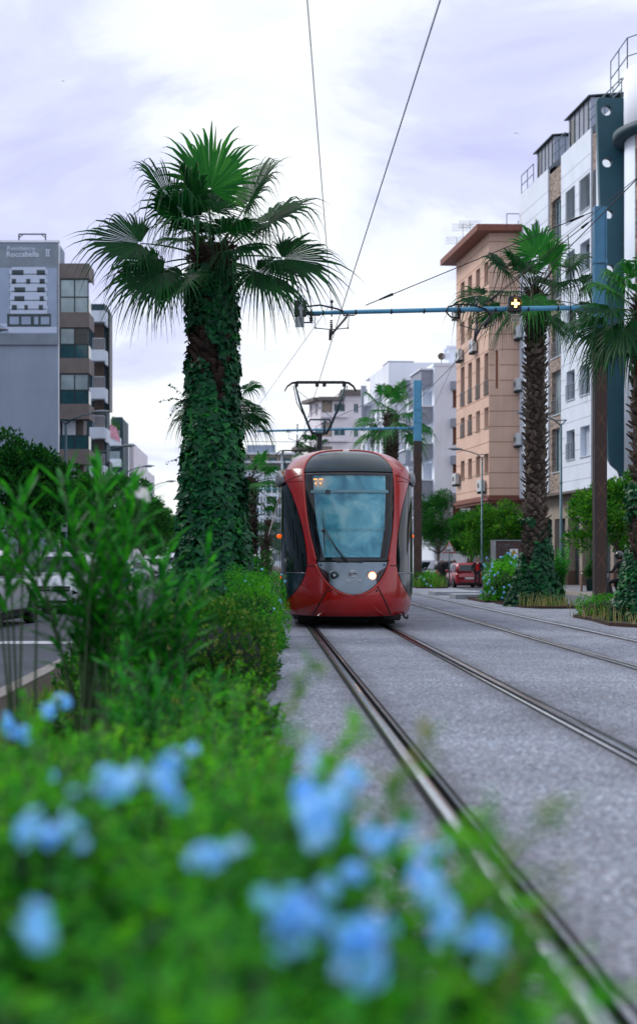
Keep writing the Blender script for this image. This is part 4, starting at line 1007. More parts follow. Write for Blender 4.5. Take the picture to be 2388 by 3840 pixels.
def oleander(label, base, H, spread, nst, rg, flowers=0, L_=.15, w=.024, group='oleander bushes', fmat='flower_w', whorls=13, bare=.30, lean=(0, 0)):
    base = V3(base); t = thing('oleander_bush', label, 'shrub', base, 0, group)
    st = MB(); lf = MB(); fb = MB()
    for k in range(nst):
        a = rg.uniform(0, 2*PI); d = V3((math.cos(a)*spread*rg.uniform(.15, 1) + lean[0], math.sin(a)*spread*rg.uniform(.15, 1) + lean[1], H*rg.uniform(.62, 1)))
        p0 = base + V3((rg.uniform(-.1, .1), rg.uniform(-.1, .1), 0)); pts = [p0 + V3((d.x*q**1.5, d.y*q**1.5, d.z*q)) for q in [j/8 for j in range(9)]]
        st.tube(pts, [.012 - .001*j for j in range(9)], 5)
        top = pts[-1]
        for j in range(whorls):
            q = bare + (1-bare)*(j+.5)/whorls; i0 = min(7, int(q*8)); p = pts[i0].lerp(pts[i0+1], q*8-i0); ax = (pts[i0+1]-pts[i0]).normalized()
            o1 = ax.orthogonal().normalized(); o2 = ax.cross(o1); ph = rg.uniform(0, 6)
            for m_ in range(3):
                an = ph + 2.09*m_; o = o1*math.cos(an) + o2*math.sin(an); el = .55 + .75*q*q + rg.uniform(-.2, .3)
                if q < .45: el = rg.uniform(-.8, .3)
                lance(lf, p, (o + ax*el).normalized(), ax, L_*rg.uniform(.75, 1.2), w*rg.uniform(.8, 1.2), 0, .12 if q > .45 else .45)
        if flowers and rg.random() < flowers:
            for m_ in range(6): floret(fb, top + V3((0, 0, .03)) + rdir(rg)*.035, rdir(rg, -.2, 1), .022, rg)
    st.build('stems', M['stem'], t); lf.build('leaves', M['olean'], t)
    if fb.f: fb.build('blossom', M[fmat], t)
    return t
g = random.Random(23)
oleander('tall oleander with long narrow leaves and few cream flowers, left of the hedge', (-.98, 8.3, .02), 1.84, .50, 18, g, .10, .26, .034, whorls=9, bare=.42)
oleander('shorter oleander leaning right from the tall one', (-.62, 8.7, .02), 1.45, .34, 12, g, .15, .25, .033, whorls=9, bare=.32)
oleander('low oleander sprouting in front of the dark hedge', (-.45, 7.0, .02), .80, .40, 11, g, .0, .19, .026, whorls=8, bare=.15)
oleander('oleander bush with white flowers close to the left flank of the tram', (.0, 28.6, .02), 1.5, .30, 26, g, .5, .16, .025, bare=.2)
oleander('oleander bush right of the criss-cross palm', (8.55, 41.0, .02), 1.65, .42, 34, g, 0, .19, .03, bare=.15)
oleander('oleander at the left edge of the view beside the tall one', (-1.42, 8.4, .02), 1.84, .24, 5, g, .0, .26, .034, whorls=6, bare=.68)

# flowering plumbago close to the camera
def plumbago(label, base, size, H, nst, rg, heads, group='blue plumbago bushes', leafs=.045, fs=.0115, dens=26, m='plumb', spr=0, top=.12, hpos=None):
    base = V3(base); t = thing('plumbago_bush', label, 'shrub', base, 0, group)
    st = MB(); lf = MB(); yl = MB(); tops = []
    for k in range(nst):
        tx, ty = rg.uniform(-1, 1)*size[0], rg.uniform(-1, 1)*size[1]; dome = 1 - .30*(tx/size[0])**2 - .15*(ty/size[1])**2
        d = V3((tx, ty, H*dome*rg.uniform(.55, 1.0) + (top*rg.random() if rg.random() < .2 else 0))); p0 = base + V3((tx*.35, ty*.35, 0))
        pts = [p0 + V3((d.x*.75*q**1.4, d.y*.75*q**1.4, d.z*q)) for q in [j/6 for j in range(7)]]; st.tube(pts, [.005, .0045, .004, .0035, .003, .0025, .002], 4); tops.append(pts[-1])
        for j in range(dens):
            q = rg.uniform(.25, 1.0)**.7; i0 = min(5, int(q*6)); p = pts[i0].lerp(pts[i0+1], q*6-i0)
            tgt = yl if (q > .88 and rg.random() < .5) else lf
            oval(tgt, p, (rdir(rg, -.2, .9) + V3((0, 0, .2))).normalized(), V3((0, 0, 1)), leafs*rg.uniform(.5, 1.3), leafs*.42*rg.uniform(.8, 1.2))
    st.build('stems', M['stem'], t); lf.build('leaves', M[m], t)
    if yl.f: yl.build('young_leaves', M['plumb_y'], t)
    hp = hpos if hpos else [tops[rg.randrange(len(tops))] + V3((0, 0, .01)) for _ in range(heads)]
    hq = []
    for p in hp:
        p = V3(p); hq.append((p, 9, 1.0))
        if rg.random() < .45: hq.append((p + rdir(rg)*.075*rg.uniform(.4, .9), rg.randint(2, 4), .8))
    for p, nf, k in hq:
        fb = MB(); ax = rdir(rg, 0, 1); nf = int(nf*1.6) if k == 1 else nf
        for j in range(nf):
            e = (V3((0, -.2, .35)) + rdir(rg)).normalized(); floret(fb, p + e*fs*rg.uniform(.8, 2.2)*k + ax*rg.uniform(-1, 1)*fs*2.4*k, e, fs*rg.uniform(.8, 1.3), rg)
        fb.build('flower_head', M['flower'], t)
    return t
g = random.Random(29)
def hp(*pts): return [at(px, py, Y) for px, py, Y in pts]
plumbago('blue plumbago nearest the camera, filling the bottom of the view', (.0, 1.62, -.02), (.52, .45), .90, 300, g, 0, leafs=.062, dens=34,
    hpos=hp((845, 2225, 1.65), (865, 2265, 1.65), (720, 2170, 1.8), (1060, 2195, 1.95), (1155, 2240, 1.95), (690, 2200, 1.8), (95, 2205, 1.7)))
plumbago('blue plumbago with large flower heads in the middle of the foreground', (.10, 2.5, -.02), (.42, .48), .96, 260, g, 0, leafs=.060, dens=32,
    hpos=hp((760, 1960, 2.1), (720, 1890, 2.15), (780, 1910, 2.1), (830, 1860, 2.3), (880, 1990, 2.3), (960, 1970, 2.5), (1000, 2060, 2.2), (1020, 2110, 2.1), (815, 2095, 2.1), (490, 2035, 2.0), (745, 1930, 2.2)))
plumbago('blue plumbago at the lower left of the view, two big heads held high', (-.40, 2.75, -.02), (.45, .5), .97, 240, g, 0, leafs=.060, dens=32,
    hpos=hp((300, 1840, 2.4), (250, 1865, 2.45), (400, 1830, 2.3), (400, 1880, 2.25), (150, 1990, 2.2), (60, 1975, 2.3)))
plumbago('pale flowered plumbago farther left, before the oleander', (-.75, 4.2, -.02), (.55, .85), .93, 230, g, 0, leafs=.048, dens=34,
    hpos=hp((120, 1690, 4.2), (150, 1665, 4.4), (20, 1725, 4.0), (55, 1745, 4.0), (130, 1850, 3.4), (455, 1778, 4.2)))
plumbago('flowerless green plumbago mound beside the paving', (-.10, 4.0, -.02), (.34, .9), .80, 190, g, 0, leafs=.048, dens=34, m='plumb', top=.28)
plumbago('mixed green undergrowth in the middle of the bed', (-.62, 6.0, -.02), (.6, 1.0), .62, 190, g, 0, leafs=.055, dens=30, m='hedge_lt', top=.25)
plumbago('loose yellow-green undergrowth beside the paving edge', (-.14, 6.3, -.02), (.28, 1.3), .62, 150, g, 0, leafs=.055, dens=30, m='plumb', top=.3)
plumbago('low green undergrowth beside the paving, in front of the dark hedge', (-.22, 9.6, -.02), (.34, 2.0), .50, 170, g, 0, leafs=.06, dens=28, m='hedge', top=.25)
plumbago('low green undergrowth by the kerb side of the bed, in front of the hedge', (-1.10, 10.2, -.02), (.42, 1.7), .50, 130, g, 0, leafs=.06, dens=26, m='hedge', top=.25)
plumbago('sprays of plumbago right under the camera, wholly out of focus', (-.02, 1.02, -.02), (.27, .20), 1.03, 120, g, 0, leafs=.055, dens=30, top=.08)
# single sprigs leaning out over the paving
def sprig(label, a, b, n, rg, m='plumb_y', size=.04):
    n = int(n*1.8); size *= 1.5
    t = thing('sprig', label, 'plant', a, 0, 'sprigs leaning over the paving'); st = MB(); lf = MB(); a = V3(a); b = V3(b)
    pts = [a.lerp(b, q) + V3((0, 0, .12*math.sin(PI*q)*(b-a).length)) for q in [j/6 for j in range(7)]]; st.tube(pts, .0022, 4)
    for j in range(n):
        q = rg.uniform(.35, 1); i0 = min(5, int(q*6)); oval(lf, pts[i0].lerp(pts[i0+1], q*6-i0), (rdir(rg) + (b-a).normalized()*.5).normalized(), V3((0, 0, 1)), size*rg.uniform(.5, 1.2), size*.4)
    st.build('stem', M['stem'], t); lf.build('leaves', M[m], t)
sprig('grassy sprig over the paving near the tram front', (-.05, 4.0, .3), at(745, 1565, 3.6), 20, g, 'weed')
sprig('green sprig hanging over the paving left of the rail', (.0, 3.0, .45), at(850, 1725, 2.9), 24, g, 'plumb_y')
sprig('green sprig low over the paving left of the rail', (.0, 3.2, .4), at(800, 1790, 3.0), 22, g, 'plumb_y')
sprig('brownish sprig crossing the near rail', (.1, 2.5, .5), at(1010, 1770, 2.5), 16, g, 'weed')
sprig('pale seed-head sprig over the paving right of the rail', (.2, 2.2, .5), at(1370, 1880, 2.3), 16, g, 'weed', .03)
sprig('thin sprig over the rail in the lower right', (.25, 1.9, .4), at(1330, 2050, 2.0), 14, g, 'weed', .03)
sprig('sprig of small leaves crossing the rail low down', (.2, 1.9, .4), at(1180, 1930, 2.1), 18, g, 'plumb_y', .03)
# ------------------------------------------------------------------ buildings
class Fac:
    def __init__(s, P, U):
        s.P = V3(P); s.U = V3((U[0], U[1], 0)).normalized(); s.N = V3((s.U.y, -s.U.x, 0))
    def pt(s, u, v, n=0): return s.P + s.U*u + s.N*n + V3((0, 0, v))
    def uv(s, px, py):
        r = (px-CX)/F; u = (r*s.P.y - s.P.x)/(s.U.x - r*s.U.y); Y = s.P.y + u*s.U.y
        return u, CZ-(py-CY)/F*Y - s.P.z
    def box(s, mb, u0, u1, v0, v1, n0, n1, m=0): mb.fbox(s.P, s.U, s.N, u0, u1, n0, n1, v0, v1, m)
def wall(mb, fc, u0, u1, v0, v1, ops, dep=.22, m=0, n=0, mr=None):
    mr = m if mr is None else mr
    us = sorted({u0, u1, *[o[0] for o in ops], *[o[1] for o in ops]}); vs = sorted({v0, v1, *[o[2] for o in ops], *[o[3] for o in ops]})
    us = [u for u in us if u0 <= u <= u1]; vs = [v for v in vs if v0 <= v <= v1]
    for a, b in zip(us, us[1:]):
        for c, d in zip(vs, vs[1:]):
            cu, cv = (a+b)/2, (c+d)/2
            if any(o[0] < cu < o[1] and o[2] < cv < o[3] for o in ops): continue
            mb.poly([fc.pt(a, c, n), fc.pt(b, c, n), fc.pt(b, d, n), fc.pt(a, d, n)], m)
    for o in ops:
        a, b, c, d = o[:4]
        for p, q in (((a, c), (b, c)), ((b, c), (b, d)), ((b, d), (a, d)), ((a, d), (a, c))):
            mb.poly([fc.pt(*p, n), fc.pt(*p, n-dep), fc.pt(*q, n-dep), fc.pt(*q, n)], mr)
def window(parent, fc, o, dep=.2, style='plain', fm='alu', gm='glass', n=0, name='window', cols=2):
    a, b, c, d = o[:4]; f = .06; n0 = n-dep-.04; n1 = n-dep+.03
    mb = MB()
    fc.box(mb, a+.003, b-.003, c+.003, c+f, n0, n1); fc.box(mb, a+.003, b-.003, d-f, d-.003, n0, n1)
    fc.box(mb, a+.003, a+f, c+f, d-f, n0, n1); fc.box(mb, b-f, b-.003, c+f, d-f, n0, n1)
    for k in range(1, cols): x = a+(b-a)*k/cols; fc.box(mb, x-f*.5, x+f*.5, c+f, d-f, n0, n1-.005)
    fc.box(mb, a-.06, b+.06, c-.05, c+.002, n-.05, n+.06)
    w = mb.build(name, M[fm], parent)
    mb = MB(); fc.box(mb, a+f, b-f, c+f, d-f, n0+.012, n0+.03); mb.build('pane', M[gm], w)
    if style in ('rail', 'grill'):
        mb = MB(); h = .95 if style == 'rail' else d-c-.06
        nn = n+.02; fc.box(mb, a-.02, b+.02, c+h-.04, c+h, nn, nn+.04)
        k = 0; y = c+.1
        while y < c+h-.05: fc.box(mb, a-.02, b+.02, y, y+.02, nn+.01, nn+.03); y += .2 if style == 'rail' else .17
        for q in range(4 if style == 'rail' else 7): x = a + (b-a)*q/(3 if style == 'rail' else 6); fc.box(mb, x-.014, x+.014, c+.02, c+h, nn+.005, nn+.035)
        mb.build('railing' if style == 'rail' else 'grille', M['rail_metal'], w)
    if style.startswith('shut'):
        fr = float(style[4:] or 1); z0 = d-(d-c)*fr; mb = MB(); k = 0; y = z0
        while y < d-.02: fc.box(mb, a+.03, b-.03, y, min(y+.075, d-.01), n-dep+.04, n-dep+.06); y += .085
        mb.build('roller_shutter', M[gm if gm.startswith('shutter') else 'shutter_white'], w)
    return w
def ac_unit(parent, fc, u, v, n=0, w=.85, h=.6):
    mb = MB(); fc.box(mb, u, u+w, v, v+h, n+.08, n+.40); o = mb.build('air_conditioner', M['ac'], parent, bevel=.03)
    mb = MB(); c = fc.pt(u+w*.4, v+h*.5, n+.405); Mx = Matrix((fc.U, V3((0, 0, 1)), fc.N)).transposed()
    for r in (.21, .15, .09): mb.tube([c + Mx @ V3((r*math.cos(2*PI*k/16), r*math.sin(2*PI*k/16), 0)) for k in range(17)], .012, 4)
    mb.build('fan_grille', M['dark_metal'], o)
    mb = MB(); fc.box(mb, u+.08, u+.13, v-.14, v-.002, n+.003, n+.4); fc.box(mb, u+w-.13, u+w-.08, v-.14, v-.002, n+.003, n+.4); mb.build('bracket', M['dark_metal'], o)
def lines(parent, fc, u0, u1, vs, m, ops=(), name='groove_line', h=.03, n=0):
    mb = MB()
    for v in vs:
        segs = [(u0, u1)]
        for o in ops:
            if o[2]-.03 < v < o[3]+.03:
                ns = []
                for a, b in segs:
                    if o[1]+.08 <= a or o[0]-.08 >= b: ns.append((a, b)); continue
                    if a < o[0]-.08: ns.append((a, o[0]-.08))
                    if b > o[1]+.08: ns.append((o[1]+.08, b))
                segs = ns
        for a, b in segs: fc.box(mb, a, b, v, v+h, n-.02, n+.004)
    return mb.build(name, m, parent)
def back_box(mb, x0, x1, y0, y1, z0, z1, m=0): mb.box(x0, x1, y0, y1, z0, z1, m)
def flat_curve(loops, depth, m, parent, frame, name):
    """filled outline with holes, given real thickness; frame maps (a,b,d) to the world"""
    cu = bpy.data.curves.new('o', 'CURVE'); cu.dimensions = '2D'; cu.fill_mode = 'BOTH'; cu.extrude = depth/2
    for lp in loops:
        sp = cu.splines.new('POLY'); sp.points.add(len(lp)-1); sp.use_cyclic_u = True
        for q, (a, b) in zip(sp.points, lp): q.co = (a, b, 0, 1)
    t = bpy.data.objects.new('o', cu); col.objects.link(t); me = bpy.data.meshes.new_from_object(t.evaluated_get(bpy.context.evaluated_depsgraph_get()))
    bpy.data.objects.remove(t); me.materials.clear(); me.materials.append(m); me.transform(frame)
    if parent is not None: me.transform(Matrix.Translation(-origin_of(parent)))
    o = bpy.data.objects.new(name, me); col.objects.link(o)
    if parent is not None: o.parent = parent
    return o
def circ(x, y, r, n=28): return [(x + r*math.cos(2*PI*k/n), y + r*math.sin(2*PI*k/n)) for k in range(n)]
GZ = -.38

# --- white flats on the right with the teal fin
def white_flats():
    fc = Fac((17.4, 96, GZ), (.0878, -.996)); b = thing('apartment_building', 'white apartment building with a tall teal fin pierced by round holes, at the right edge', 'building', fc.P)
    zr = lambda z: z-GZ
    sills = [7.3, 10.85, 14.4, 17.95, 21.5]
    ops = []; kinds = []
    for i, s_ in enumerate(sills):
        for (a, c) in ((10.55, 12.15), (13.2, 14.95)):
            o = (a, c, zr(s_), zr(s_+(1.95 if i == 4 else 1.75))); ops.append(o); kinds.append(('grill' if i == 4 else 'rail', i, a))
    st_ops = [(7.2, 9.25, zr(s_-.55), zr(s_+2.15)) for s_ in sills]
    a_ops = [(3.0, 4.6, zr(s_), zr(s_+1.7)) for s_ in sills] + [(.35, 1.15, zr(s_), zr(s_+1.1)) for s_ in sills[:3]]
    s2 = [(15.4, 15.95, zr(s_-.2), zr(s_+1.95)) for s_ in sills]
    T = zr(25.9); B = zr(5.45)
    mb = MB()
    wall(mb, fc, 0, 6.7, B, T, a_ops, .3); wall(mb, fc, 9.45, 15.15, B, T, ops, .38); 
    wall(mb, fc, 16.1, 46, B, T, [], .3)
    # sides, roof, back
    mb.poly([fc.pt(0, B), fc.pt(0, T), fc.pt(0, T, -12), fc.pt(0, B, -12)]); mb.poly([fc.pt(0, T), fc.pt(46, T), fc.pt(46, T, -12), fc.pt(0, T, -12)])
    for a, c in ((6.7, 9.45), (15.15, 16.1)):
        for u in (a, c): mb.poly([fc.pt(u, B, 0), fc.pt(u, T, 0), fc.pt(u, T, -.12), fc.pt(u, B, -.12)])
    w = mb.build('wall', M['white_wall'], b)
    mb = MB(); wall(mb, fc, 6.7, 9.45, B, T-.4, st_ops, .3, 0, -.1); mb.build('stone_facing', M['stone'], b); mb = MB(); wall(mb, fc, 15.15, 16.1, B, T-.4, s2, .3, 0, -.1); mb.build('stone_facing', M['stone'], b)
    lines(b, fc, 0, 6.69, [B + .55 + .88*k for k in range(22)], M['grey_box'], a_ops); lines(b, fc, 9.46, 15.14, [B + .55 + .88*k for k in range(22)], M['grey_box'], ops)
    for o, (st, i, a) in zip(ops, kinds):
        if i == 0 and a > 13: window(b, fc, o, .36, 'shut1')
        elif i == 0: window(b, fc, o, .36, 'rail', gm='glass_dk')
        else: window(b, fc, o, .36, st, gm='curtain_glass' if (i+int(a)) % 3 == 0 else 'glass')
    for i, o in enumerate(st_ops): window(b, fc, o, .28, 'rail' if i != 0 else 'plain', n=-.1, gm='curtain_glass' if i in (1, 2) else 'glass_teal', name='balcony_door', cols=3)
    for o in a_ops: window(b, fc, o, .28, 'rail' if o[1]-o[0] > 1 else 'plain', gm='glass', cols=2 if o[1]-o[0] > 1 else 1)
    for o in s2: window(b, fc, o, .28, 'grill', n=-.1, gm='glass_dk', cols=1)
    for v in (9.4, 13.1, 16.6): ac_unit(b, fc, -.02, v, 0, .9, .8)
    # soffit and recessed ground floor with shutters between pilasters
    mb = MB(); mb.poly([fc.pt(0, B), fc.pt(0, B, -3), fc.pt(46, B, -3), fc.pt(46, B)]); fc.box(mb, 0, 46, B-.004-.12, B-.004, -.9, -.02); mb.build('soffit', M['taupe'], b)
    mb = MB(); fc.box(mb, 0, 46, 4.3, B-.13, -3, -.75); mb.build('lintel', M['beige'], b)
    bays = [0, 2.7, 5.5, 8.3, 11.1, 13.9, 16.7, 19.6, 22.5, 25.5, 28.5, 32]
    for k, u in enumerate(bays):
        mb = MB(); fc.box(mb, u, u+.55, 1.05, 4.3, -2.9, -.62); p = mb.build('pilaster', M['beige'], b)
        mb = MB(); fc.box(mb, u-.02, u+.57, 0, 1.05, -2.9, -.60); mb.build('plinth', M['beige_low'], p)
        if k+1 < len(bays):
            mb = MB(); y = .1
            while y < 4.3: fc.box(mb, u+.55, bays[k+1], y, y+.085, -1.15, -1.09+.012*(int(y*10) % 2)); y += .1
            mb.build('roller_shutter', M['shutter_grey'], b)
    # rooftop sheds, parapet rails
    mb = MB()
    for (u0, u1, h) in ((3.4, 7.2, 1.9), (10.2, 14.4, 2.0)):
        fc.box(mb, u0, u1, T, T+h, -2.6, -.25)
        y = T+h
        P = [fc.pt(u0-.3, y, -.05), fc.pt(u1+.2, y, -.05), fc.pt(u1+.2, y+.3, -2.8), fc.pt(u0-.3, y+.3, -2.8)]
        i = mb.add(P + [p + V3((0, 0, .07)) for p in P])
        for f in ((0, 3, 2, 1), (4, 5, 6, 7), (0, 1, 5, 4), (1, 2, 6, 5), (2, 3, 7, 6), (3, 0, 4, 7)): mb.face([i+q for q in f], 1)
        for k in range(5): u = u0+(u1-u0)*(k+.5)/5; fc.box(mb, u-.03, u+.03, T, T+h, -.25, -.21, 1)
        fc.box(mb, u0+.2, u0+1.1, T+.3, T+h-.3, -.25, -.235, 2)
    mb.build('roof_shed', [M['grey_box'], M['dark_metal'], M['glass_dk']], b)
    def rail_run(pts, h=1.5):
        mb = MB()
        for p, q in zip(pts, pts[1:]):
            n = max(1, int((q-p).length/1.2)); 
            for k in range(n+1): c = p.lerp(q, k/n); mb.bar(c, c+V3((0, 0, h)), .045)
            for hh in (h, .5*h, .08): mb.bar(p+V3((0, 0, hh)), q+V3((0, 0, hh)), .045)
        mb.build('roof_railing', M['lamp_grey'], b)
    rail_run([fc.pt(-.1, T-3.2, .05), fc.pt(-.1, T-3.2, -3)]); rail_run([fc.pt(.2, T, -.1), fc.pt(3.1, T, -.1)], 1.3); rail_run([fc.pt(7.4, T, -.1), fc.pt(10, T, -.1)], 1.3); rail_run([fc.pt(14.5, T, -.1), fc.pt(20, T, -.1)], 1.2)
    rail_run([V3((18.9, 77, 26.4)), V3((18.9, 73.5, 26.4)), V3((21, 71, 26.4)), V3((24, 69, 26.4))], 1.9)
    # fin
    Y = 75.6; k = Y/F
    L = [(1440.5, 1075), (1443, 1092), (1449, 1104), (1458, 1112), (1466, 1119), (1470, 1131), (1484, 1131), (1479, 235), (1422, 235), (1416, 238), (1413.5, 245)]
    mp = lambda p: ((p[0]-CX)*k, CZ-(p[1]-CY)*k)
    holes = [circ(*mp((1436.5, 264)), .29), circ(*mp((1438.5, 388)), .26), circ(*mp((1441.5, 510)), .25), circ(*mp((1444, 640)), .25)]
    fr = Matrix(((1, 0, 0, 0), (0, 0, 1, Y), (0, 1, 0, 0), (0, 0, 0, 1)))
    flat_curve([[mp(p) for p in L]] + holes, .4, M['teal'], b, fr, 'fin')
    # rounded bay to the right of the fin
    c = V3((21.35, 73.2, 0)); mb = MB(); mb.lathe([(2.6, 5.45), (2.6, 26.4)], c, 64, sm=True); bay = mb.build('round_bay', M['white_wall'], b)
    mb = MB(); mb.lathe([(2.2, 22.9), (3.15, 22.95), (3.2, 23.35), (2.2, 23.4)], c, 64); mb.build('canopy', M['teal_dk'], bay)
    mb = MB(); mb.lathe([(2.605, 23.4), (2.63, 23.42), (2.63, 26.5), (2.3, 26.55)], c, 64); mb.build('parapet', M['lav_wall'], bay)
    def arc(mb, a0, a1, z0, z1, r, m=0):
        rows = [[c + V3((math.cos(R(a0+(a1-a0)*j/8))*r, math.sin(R(a0+(a1-a0)*j/8))*r, z)) for j in range(9)] for z in (z0, z1)]
        mb.grid(rows, m, True)
    mb = MB(); arc(mb, 203, 222, 5.5, 22.9, 2.612); mb.build('stone_facing', M['stone'], bay)
    for s_ in (7.3, 10.85, 14.4, 17.95, 20.6):
        mb = MB(); arc(mb, 206, 219, s_-.3, s_+1.6, 2.622); w_ = mb.build('window', M['glass_dk'], bay)
        mb = MB(); 
        for q in range(5): arc(mb, 206+3*q, 206.5+3*q, s_-.3, s_+.7, 2.66)
        arc(mb, 205.5, 219.5, s_+.7, s_+.75, 2.665); mb.build('railing', M['rail_metal'], w_)
    return b
white_flats()

# --- peach flats
def peach_flats():
    zr = lambda z: z-GZ
    sf = Fac((15.36-.0878*9.8/.996, 105.8, GZ), (.0878, -.996)); ff = Fac((15.36, 96.03, GZ), (1, 0))
    b = thing('apartment_building', 'peach apartment building with grooved walls and an overhanging brown eave', 'building', ff.P)
    L_ = 9.84; B = zr(5.7); T = zr(23.4)
    cols_ = [sf.uv(px, 1000)[0] for px in (1093, 1102, 1110.5, 1119.5, 1129, 1138.7, 1148.8, 1158.8)]
    cc = list(zip(cols_[::2], cols_[1::2])); cc = [(a, min(c, L_-.15)) for a, c in cc]
    rows = [(7.2, 8.55), (10.3, 11.7), (12.6, 15.4), (17.2, 18.7), (20.1, 21.6)]
    ops = [(a, c, zr(z0), zr(z1)) for z0, z1 in rows for a, c in cc]
    mb = MB(); wall(mb, sf, 0, L_, B, T, ops, .32); slit = (.45, .62, zr(12.9), zr(15.5)); wall(mb, ff, 0, 2.6, B, T, [slit], .12)
    mb.poly([ff.pt(.45, zr(12.9), -.12), ff.pt(.62, zr(12.9), -.12), ff.pt(.62, zr(15.5), -.12), ff.pt(.45, zr(15.5), -.12)], 1)
    mb.poly([sf.pt(0, B), sf.pt(0, T), sf.pt(0, T, -10), sf.pt(0, B, -10)]); mb.poly([sf.pt(0, T), sf.pt(L_, T), sf.pt(L_, T, -10), sf.pt(0, T, -10)])
    mb.build('wall', [M['peach'], M['peach_dark']], b)
    lines(b, ff, 0, 2.6, [B + .45 + 1.04*k for k in range(17)], M['peach_dark'], [slit], h=.05); lines(b, sf, 0, L_, [B + .45 + 1.04*k for k in range(17)], M['peach_dark'], ops, h=.045)
    i = 0
    for r, (z0, z1) in enumerate(rows):
        for q, (a, c) in enumerate(cc):
            o = (a, c, zr(z0), zr(z1)); st = 'plain'; gm = 'glass_dk'
            if r == 2: st = 'rail'; 
            if r == 1 and q < 2: st = 'rail'; gm = 'curtain_glass'
            if r == 1 and q >= 2: gm = 'curtain_glass'
            if r == 3 and q > 1: gm = 'curtain_glass'
            window(b, sf, o, .3, st, 'dark_metal' if st == 'rail' else 'beige', gm, cols=1)
    for u, v in ((.3, zr(6.9)), (8.0, zr(6.0)), (1.3, zr(15.9)), (5.6, zr(15.9)), (.1, zr(19.2)), (5.2, zr(19.0))): ac_unit(b, sf, u, v, 0, 1.1, .8)
    # eave slab with fascia, brown underneath; moulding below the overhanging storeys
    mb = MB()
    A = [sf.pt(-1.0, T, 1.0), sf.pt(L_+.75, T, 1.0), ff.pt(4, T, .75), sf.pt(-1, T, -9)]
    i = mb.add(A + [p + V3((0, 0, .42)) for p in A])
    for f in ((0, 3, 2, 1), (4, 5, 6, 7), (0, 1, 5, 4), (1, 2, 6, 5), (2, 3, 7, 6), (3, 0, 4, 7)): mb.face([i+q for q in f])
    mb.build('eave', M['eave'], b)
    mb = MB()
    for k, (h, n) in enumerate(((.0, .0), (-.18, .16), (-.36, .05))):
        A = [sf.pt(-.2, B+h-.17, n), sf.pt(L_+n, B+h-.17, n), ff.pt(2.6, B+h-.17, n), sf.pt(-.2, B+h-.17, -8)]
        i = mb.add(A + [p + V3((0, 0, .165)) for p in A])
        for f in ((0, 3, 2, 1), (4, 5, 6, 7), (0, 1, 5, 4), (1, 2, 6, 5), (2, 3, 7, 6), (3, 0, 4, 7)): mb.face([i+q for q in f])
    mb.build('moulding', M['eave'], b)
    mb = MB(); sf.box(mb, .2, L_-.4, 0, B-.54, -8, -1.0); mb.build('ground_floor', M['beige'], b)
    mb = MB()
    for k in range(4): sf.box(mb, .7+k*2.3, 2.5+k*2.3, .15, 3.6, -1.0, -.97)
    mb.build('shop_shutter', M['shutter_grey'], b)
    for (u, h) in ((1.0, 1.2), (3.0, 1.7), (5.2, 1.4)):
        mb = MB(); p = sf.pt(u, T+.5, .2); mb.bar(p, p+V3((0, 0, h)), .03)
        for q in range(5): mb.bar(p+V3((-.8, 0, h-.12*q)), p+V3((.8-.1*q, 0, h-.12*q)), .02)
        mb.build('roof_aerial', M['rail_metal'], b)
    p = ff.pt(1.2, T+.5, 0); mb = MB()
    for x in (0, 1.2, 2.4): mb.bar(p+V3((x, 0, 0)), p+V3((x, 0, .8)), .05)
    mb.bar(p+V3((0, 0, .8)), p+V3((2.4, 0, .8)), .05); mb.build('roof_railing', M['rail_metal'], b)
peach_flats()

